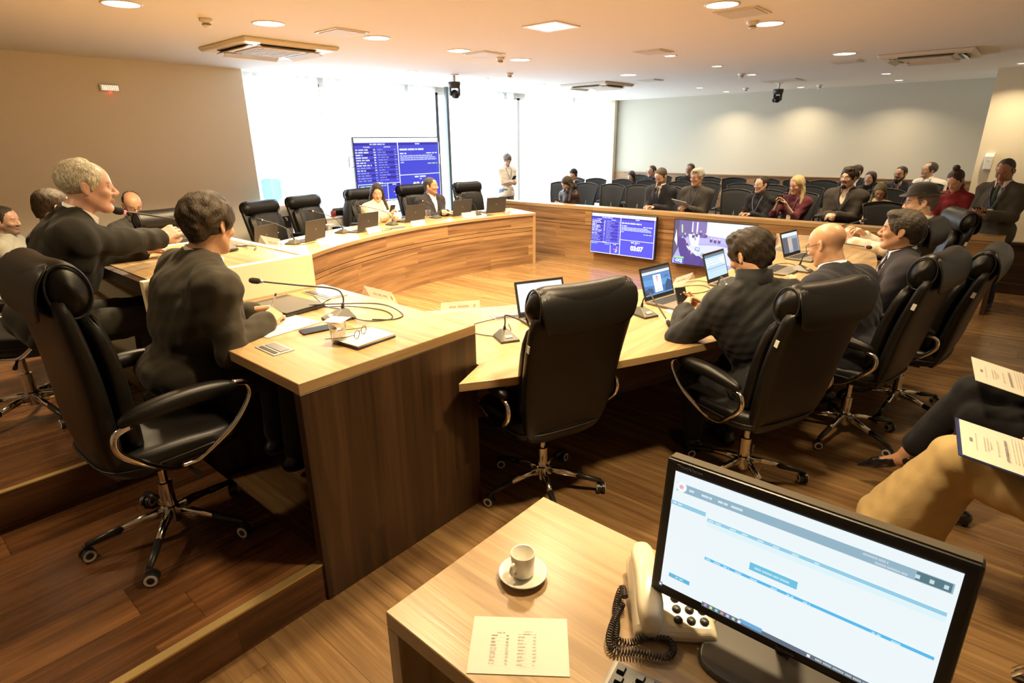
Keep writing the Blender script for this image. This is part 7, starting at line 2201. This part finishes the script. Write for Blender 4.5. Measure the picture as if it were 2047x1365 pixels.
# ---------------------------------------------------------------- the audience
AUD = [
 # at, yaw, kwargs, label, build kwargs
 ((-5.98, 8.55), -100, dict(female=True, head=(-25, 36), lean=0.30, seat=0.42, LH=(0.36, 0.05, 0.76), RH=(0.36, -0.06, 0.78), sc=0.93, hair_len=0.34), 'person with long dark hair in brown leather jacket reading a phone, front row far left',
   dict(tone='fair', hair='long', hairc=(0.03, 0.018, 0.013), top=dict(kind='jacket', col=(0.035, 0.018, 0.014), rough=0.35), bottom=dict(col=BLK))),
 ((-6.80, 9.85), -95, dict(head=(10, 30), lean=0.22, seat=0.42, sc=0.93), 'person in navy suit with short black hair behind the woman in leather jacket',
   dict(tone='warm', hair='short', hairc=(0.012, 0.010, 0.010), top=dict(kind='suit', col=(0.018, 0.022, 0.045)), bottom=dict(col=BLK), shirt=(0.7, 0.7, 0.7))),
 ((-6.42, 11.33), -80, dict(female=True, head=(-10, 22), roll=-10, lean=0.12, seat=0.42, sc=0.88, hair_len=0.32, RH=(0.25, -0.02, 0.92)), 'person with long brown hair in dark brown top near the corner post, back row',
   dict(tone='fair', hair='long', hairc=(0.035, 0.022, 0.015), top=dict(kind='sweater', col=(0.045, 0.025, 0.022), turtle=False), bottom=dict(col=BLK))),
 ((-5.96, 11.33), -80, dict(head=(-22, -2), lean=0.05, seat=0.43, sc=0.93), 'young person with glasses and blue lanyard in dark jacket, back row',
   dict(tone='fair', hair='short', hairc=(0.015, 0.012, 0.010), top=dict(kind='suit', col=(0.015, 0.016, 0.022)), bottom=dict(col=BLK), shirt=(0.12, 0.17, 0.32), lanyard=(0.05, 0.10, 0.40), glasses=(0.03, 0.03, 0.03))),
 ((-4.32, 8.62), -92, dict(head=(-6, 30), lean=0.14, seat=0.43, sc=1.0, fat=1.15, LH=(0.36, 0.06, 0.76), RH=(0.37, -0.05, 0.76)), 'bearded person in dark suit and black tie looking down at a phone, front row',
   dict(tone='fair', hair='short', hairc=(0.075, 0.050, 0.032), top=dict(kind='suit', col=(0.017, 0.016, 0.020)), bottom=dict(col=(0.017, 0.016, 0.020)), shirt=(0.72, 0.62, 0.52), tie=(0.02, 0.025, 0.035), stub=(0.14, 0.08, 0.05, 0.8))),
 ((-3.76, 8.62), -92, dict(head=(-12, 4), lean=0.06, seat=0.43, sc=1.0, fat=1.1, LH=(0.33, 0.02, 0.78), RH=(0.34, -0.06, 0.78), cross='L'), 'grey-haired person with glasses in dark grey sweater holding a tablet, front row',
   dict(tone='warm', hair='greywave', hairc=(0.30, 0.28, 0.22), hairc2=(0.60, 0.57, 0.50), top=dict(kind='sweater', col=(0.052, 0.048, 0.042), turtle=False), bottom=dict(col=(0.06, 0.06, 0.062)), glasses=(0.05, 0.02, 0.02), lanyard=(0.06, 0.06, 0.09))),
 ((-5.12, 11.33), -84, dict(head=(-8, 0), lean=0.04, seat=0.47, sc=0.94), 'dark-haired person mostly hidden behind the grey-haired man, back row',
   dict(tone='tan', hair='short', hairc=(0.02, 0.015, 0.012), top=dict(kind='sweater', col=(0.014, 0.014, 0.016), turtle=False), bottom=dict(col=BLK), glasses=(0.03, 0.03, 0.03))),
 ((-2.83, 8.70), -98, dict(female=True, head=(-22, 2), lean=0.06, seat=0.43, sc=0.97, LH=(0.34, 0.02, 0.76), RH=(0.34, -0.08, 0.76)), 'person with dark tied-back hair and clear glasses in black top, front row',
   dict(tone='fair', hair='short', hairc=(0.015, 0.012, 0.010), top=dict(kind='sweater', col=(0.014, 0.014, 0.014), turtle=True), bottom=dict(col=BLK), glasses=(0.4, 0.4, 0.4), lanyard=(0.12, 0.14, 0.25))),
 ((-2.33, 8.62), -98, dict(female=True, head=(-12, 14), lean=0.10, seat=0.43, sc=0.99, LH=(0.33, 0.00, 0.92), RH=(0.34, -0.10, 0.95), hair_len=0.36), 'blonde person in maroon vest over black, holding up a phone, front row',
   dict(tone='fair', hair='long', hairc=(0.36, 0.25, 0.11), hairc2=(0.62, 0.48, 0.26), top=dict(kind='sweater', col=(0.090, 0.018, 0.028), turtle=False, sleeve=0.2), bottom=dict(col=BLK), lanyard=(0.08, 0.08, 0.12))),
 ((-1.74, 8.64), -97, dict(head=(-10, -2), lean=0.04, seat=0.47, sc=1.01, fat=1.1, LH=(0.34, 0.02, 0.80), RH=(0.34, -0.04, 0.80), cross='L'), 'person with messy black hair, goatee and glasses in charcoal blazer, hands clasped',
   dict(tone='fair', hair='messy', hairc=(0.015, 0.011, 0.009), top=dict(kind='suit', col=(0.034, 0.028, 0.024)), bottom=dict(col=(0.04, 0.036, 0.032)), shirt=(0.76, 0.66, 0.52), glasses=(0.05, 0.04, 0.03), lanyard=(0.03, 0.03, 0.06), beard=(0.02, 0.014, 0.01, 0.012))),
 ((-2.40, 12.28), -70, dict(head=(-60, 8), lean=0.08, seat=0.44, sc=0.95), 'person in dark suit turned aside, half hidden behind the man in charcoal blazer',
   dict(tone='warm', hair='short', hairc=(0.03, 0.02, 0.015), top=dict(kind='suit', col=(0.016, 0.015, 0.016)), bottom=dict(col=BLK), shirt=(0.7, 0.66, 0.6))),
 ((-1.97, 11.30), -92, dict(female=True, head=(-16, -2), lean=0.05, seat=0.45, sc=0.93, hair_len=0.34), 'person with long straight dark hair in black, back row right',
   dict(tone='fair', hair='long', hairc=(0.035, 0.022, 0.016), top=dict(kind='suit', col=(0.012, 0.012, 0.013)), bottom=dict(col=BLK), shirt=(0.02, 0.02, 0.02), lips=(0.5, 0.15, 0.13))),
 ((-1.53, 9.72), -90, dict(female=True, head=(8, 26), lean=0.20, seat=0.42, sc=0.90, hair_len=0.30, LH=(0.36, 0.10, 0.66), RH=(0.36, -0.02, 0.70)), 'person with long hair and glasses in beige sweater looking at a phone, second row',
   dict(tone='tan', hair='long', hairc=(0.03, 0.022, 0.014), hairc2=(0.20, 0.16, 0.07), top=dict(kind='sweater', col=(0.50, 0.40, 0.24), turtle=False), bottom=dict(col=(0.10, 0.09, 0.085)), glasses=(0.05, 0.04, 0.03))),
 ((-1.57, 11.42), -96, dict(head=(-16, -2), lean=0.05, seat=0.46, sc=0.95), 'person with black full beard, glasses and brown tie in dark suit, back row',
   dict(tone='warm', hair='short', hairc=(0.014, 0.011, 0.010), top=dict(kind='suit', col=(0.022, 0.024, 0.022)), bottom=dict(col=BLK), shirt=(0.72, 0.70, 0.64), tie=(0.16, 0.07, 0.04), glasses=(0.04, 0.03, 0.03), beard=(0.014, 0.010, 0.008, 0.03))),
 ((-1.12, 12.05), -108, dict(head=(-30, -6), lean=0.02, side=0.30, roll=-12, seat=0.46, sc=1.0, fat=1.2), 'person with glasses in white shirt leaning against the wall, rear right corner',
   dict(tone='warm', hair='receding', hairc=(0.05, 0.035, 0.028), top=dict(kind='shirt', col=(0.74, 0.68, 0.58)), bottom=dict(col=BLK), glasses=(0.05, 0.05, 0.06), lanyard=(0.03, 0.03, 0.04))),
]
for (x, y), yaw, kw, lab, bk in AUD:
    hl = kw.pop('hair_len', None)
    s = Person(hv=0.009, **kw)
    if hl: s.hair_len = hl
    s.at = pos(x, y, 0, yaw)
    s.hands = {'L': dict(curl=1.0), 'R': dict(curl=1.0)}
    build_person(s, lab, **bk)
    kw['S'] = s

# ---------------------------------------------------------------- the two women at the right edge, seen from the knees down to the shoes
def heel(s, body):
    M_H = pbr('black_patent_shoe', (0.010, 0.009, 0.009), 0.22)
def seated_woman(at, label, tone, trousers, crossed, flare, hem, shoe, hc):
    s = Person(female=True, lean=-0.05, head=(0, 30), hv=0.007, seat=0.46, sc=1.0, LH=(0.20, 0.16, 0.665), RH=(0.22, -0.14, 0.665), fat=0.85)
    s.at = at
    s.knees = crossed
    s.hands = {'L': dict(dir=(0.8, -0.3, 0.05), palm=(0, -0.3, 0.9), curl=0.5), 'R': dict(dir=(0.8, 0.3, 0.0), palm=(0, 0.2, 0.9), curl=0.5)}
    b = build_person(s, label, tone, 'long', hc, top=dict(kind='sweater', col=(0.03, 0.03, 0.03), turtle=False), bottom=dict(col=trousers, hem=hem, flare=flare), shoes=False)
    for sd in 'LR':
        A, K = Vector(s.J['A' + sd]), Vector(s.J['K' + sd])
        B, fd = s.foot(None, sd)
        G = Field(0.005)
        up = (K - A).normalized()
        if shoe == 'pump':
            dn = (fd * 0.88 - up * 0.25).normalized()
            hb = B - fd * 0.035
            G.cap(hb, B + fd * 0.05, 0.033, 0.030, 0.015); G.cap(B + fd * 0.05, B + fd * 0.12 , 0.030, 0.028, 0.015); G.cap(B + fd * 0.12, B + fd * 0.20, 0.026, 0.006, 0.01)
            G.cap(A + up * 0.02, B + fd * 0.10 + up * 0.045, 0.036, 0.026, 0.004, '-')
            G.ell(A + up * 0.03 + fd * 0.02, (0.05, 0.05, 0.045), None, 0.004, '-')
            mt = pbr('black_patent_shoe', (0.010, 0.009, 0.009), 0.22)
        else:
            G.cap(A + up * 0.03, B, 0.042, 0.040, 0.02); G.cap(B - fd * 0.03, B + fd * 0.10, 0.040, 0.036, 0.02); G.cap(B + fd * 0.10, B + fd * 0.135, 0.035, 0.028, 0.015)
            G.cut(B + fd * 0.145, tuple(fd), 0.003)
            mt = pbr('tan_suede', (0.25, 0.095, 0.035), 0.8, bump=0.2, bscale=300)
        V, Fc = G.mesh()
        so = np_mesh('shoe', V, Fc, mt, b)
        hl = B - fd * 0.045 - Vector((0, 0, 0.02))
        if A.z < 0.25 or True:
            MB().tube([hl, hl - up * 0.045 - fd * 0.004, hl - up * 0.075], [0.016, 0.008, 0.007] if shoe == 'pump' else [0.026, 0.022, 0.021], 10).build('heel', mt, so, smooth=True)
    return s, b
BLKT = (0.005, 0.005, 0.006)
SW1, _b = seated_woman(pos(0.55, 3.20, 0, 178), 'person in black trousers and pointed black pumps, legs crossed, holding a printed sheet', 'tan', BLKT,
    {'L': ((0.50, 0.09, 0.55), (0.48, 0.10, 0.12)), 'R': ((0.54, 0.02, 0.64), (0.72, 0.06, 0.27))}, 0.006, 0.86, 'pump', (0.03, 0.02, 0.015))
SW2, _b = seated_woman(pos(0.52, 2.50, 0, 178), 'person in wide sand-coloured trousers and tan ankle boots, legs crossed, papers on the lap', 'warm', (0.42, 0.30, 0.135),
    {'L': ((0.48, -0.02, 0.54), (0.62, -0.12, 0.11)), 'R': ((0.52, 0.02, 0.62), (0.66, -0.02, 0.24))}, 0.075, 0.98, 'boot', (0.10, 0.06, 0.03))
# ---------------------------------------------------------------- things in people's hands
doc(0.13, 3.07, 0.765, (R(14), R(-10), R(100)), 'printed white document held above the lap in black trousers')
doc(0.15, 2.43, 0.715, (R(12), R(-12), R(100)), 'printed document in a navy folder on the sand-coloured trousers', True)
def world(s, p):
    x, y, z, a = s.at
    return Vector((x, y, z)) + Matrix.Rotation(a, 3, 'Z') @ (Vector(p) * s.sc)
def hold(s, label, sz=1.0, tilt=50, mid=True, fw_=0.055):
    w_ = (world(s, s.J['WL']) + world(s, s.J['WR'])) / 2 if mid else world(s, s.J['WR'])
    a = s.at[3]
    p = w_ + Vector((math.cos(a), math.sin(a), 0)) * fw_ + Vector((0, 0, 0.045))
    phone(p.x, p.y, p.z, label, (R(tilt), 0, a - PI / 2), None)
hold(P8, 'pale phone in the hands of the standing man in grey suit', tilt=25)
hold(P9, 'dark phone held by the woman in cream jacket', tilt=60, mid=False)
hold(P11, 'dark phone held by the man standing near the curtains', tilt=45)
hold(P12, 'phone in the hands of the bald bearded man by the beige wall', tilt=40)
for i, lab in ((0, 'phone in the lap of the woman in brown leather jacket'), (4, 'phone in the hands of the bearded man in dark suit, front row'), (7, 'phone in the hands of the woman in black, front row'),
    (8, 'dark phone held up by the blonde woman'), (12, 'phone in the hand of the person in beige sweater')):
    hold(AUD[i][2]['S'], lab, tilt=60 if i == 8 else 40)
s5 = AUD[5][2]['S']
w5 = (world(s5, s5.J['WL']) + world(s5, s5.J['WR'])) / 2
e = empty('tablet', (w5.x - 0.02, w5.y - 0.08, w5.z + 0.06), 0, 'grey tablet held by the grey-haired man in the front row', 'tablet')
e.rotation_euler = (R(-35), R(8), R(-8))
MB().box((0, 0, 0), (0.26, 0.19, 0.008)).build('tablet_body', pbr('tablet_grey', (0.42, 0.42, 0.42), 0.4), e, bevel=0.003)
MB().box((0, 0, 0.0045), (0.24, 0.17, 0.001)).build('tablet_screen', pbr('phone_glass', (0.015, 0.016, 0.018), 0.06), e)
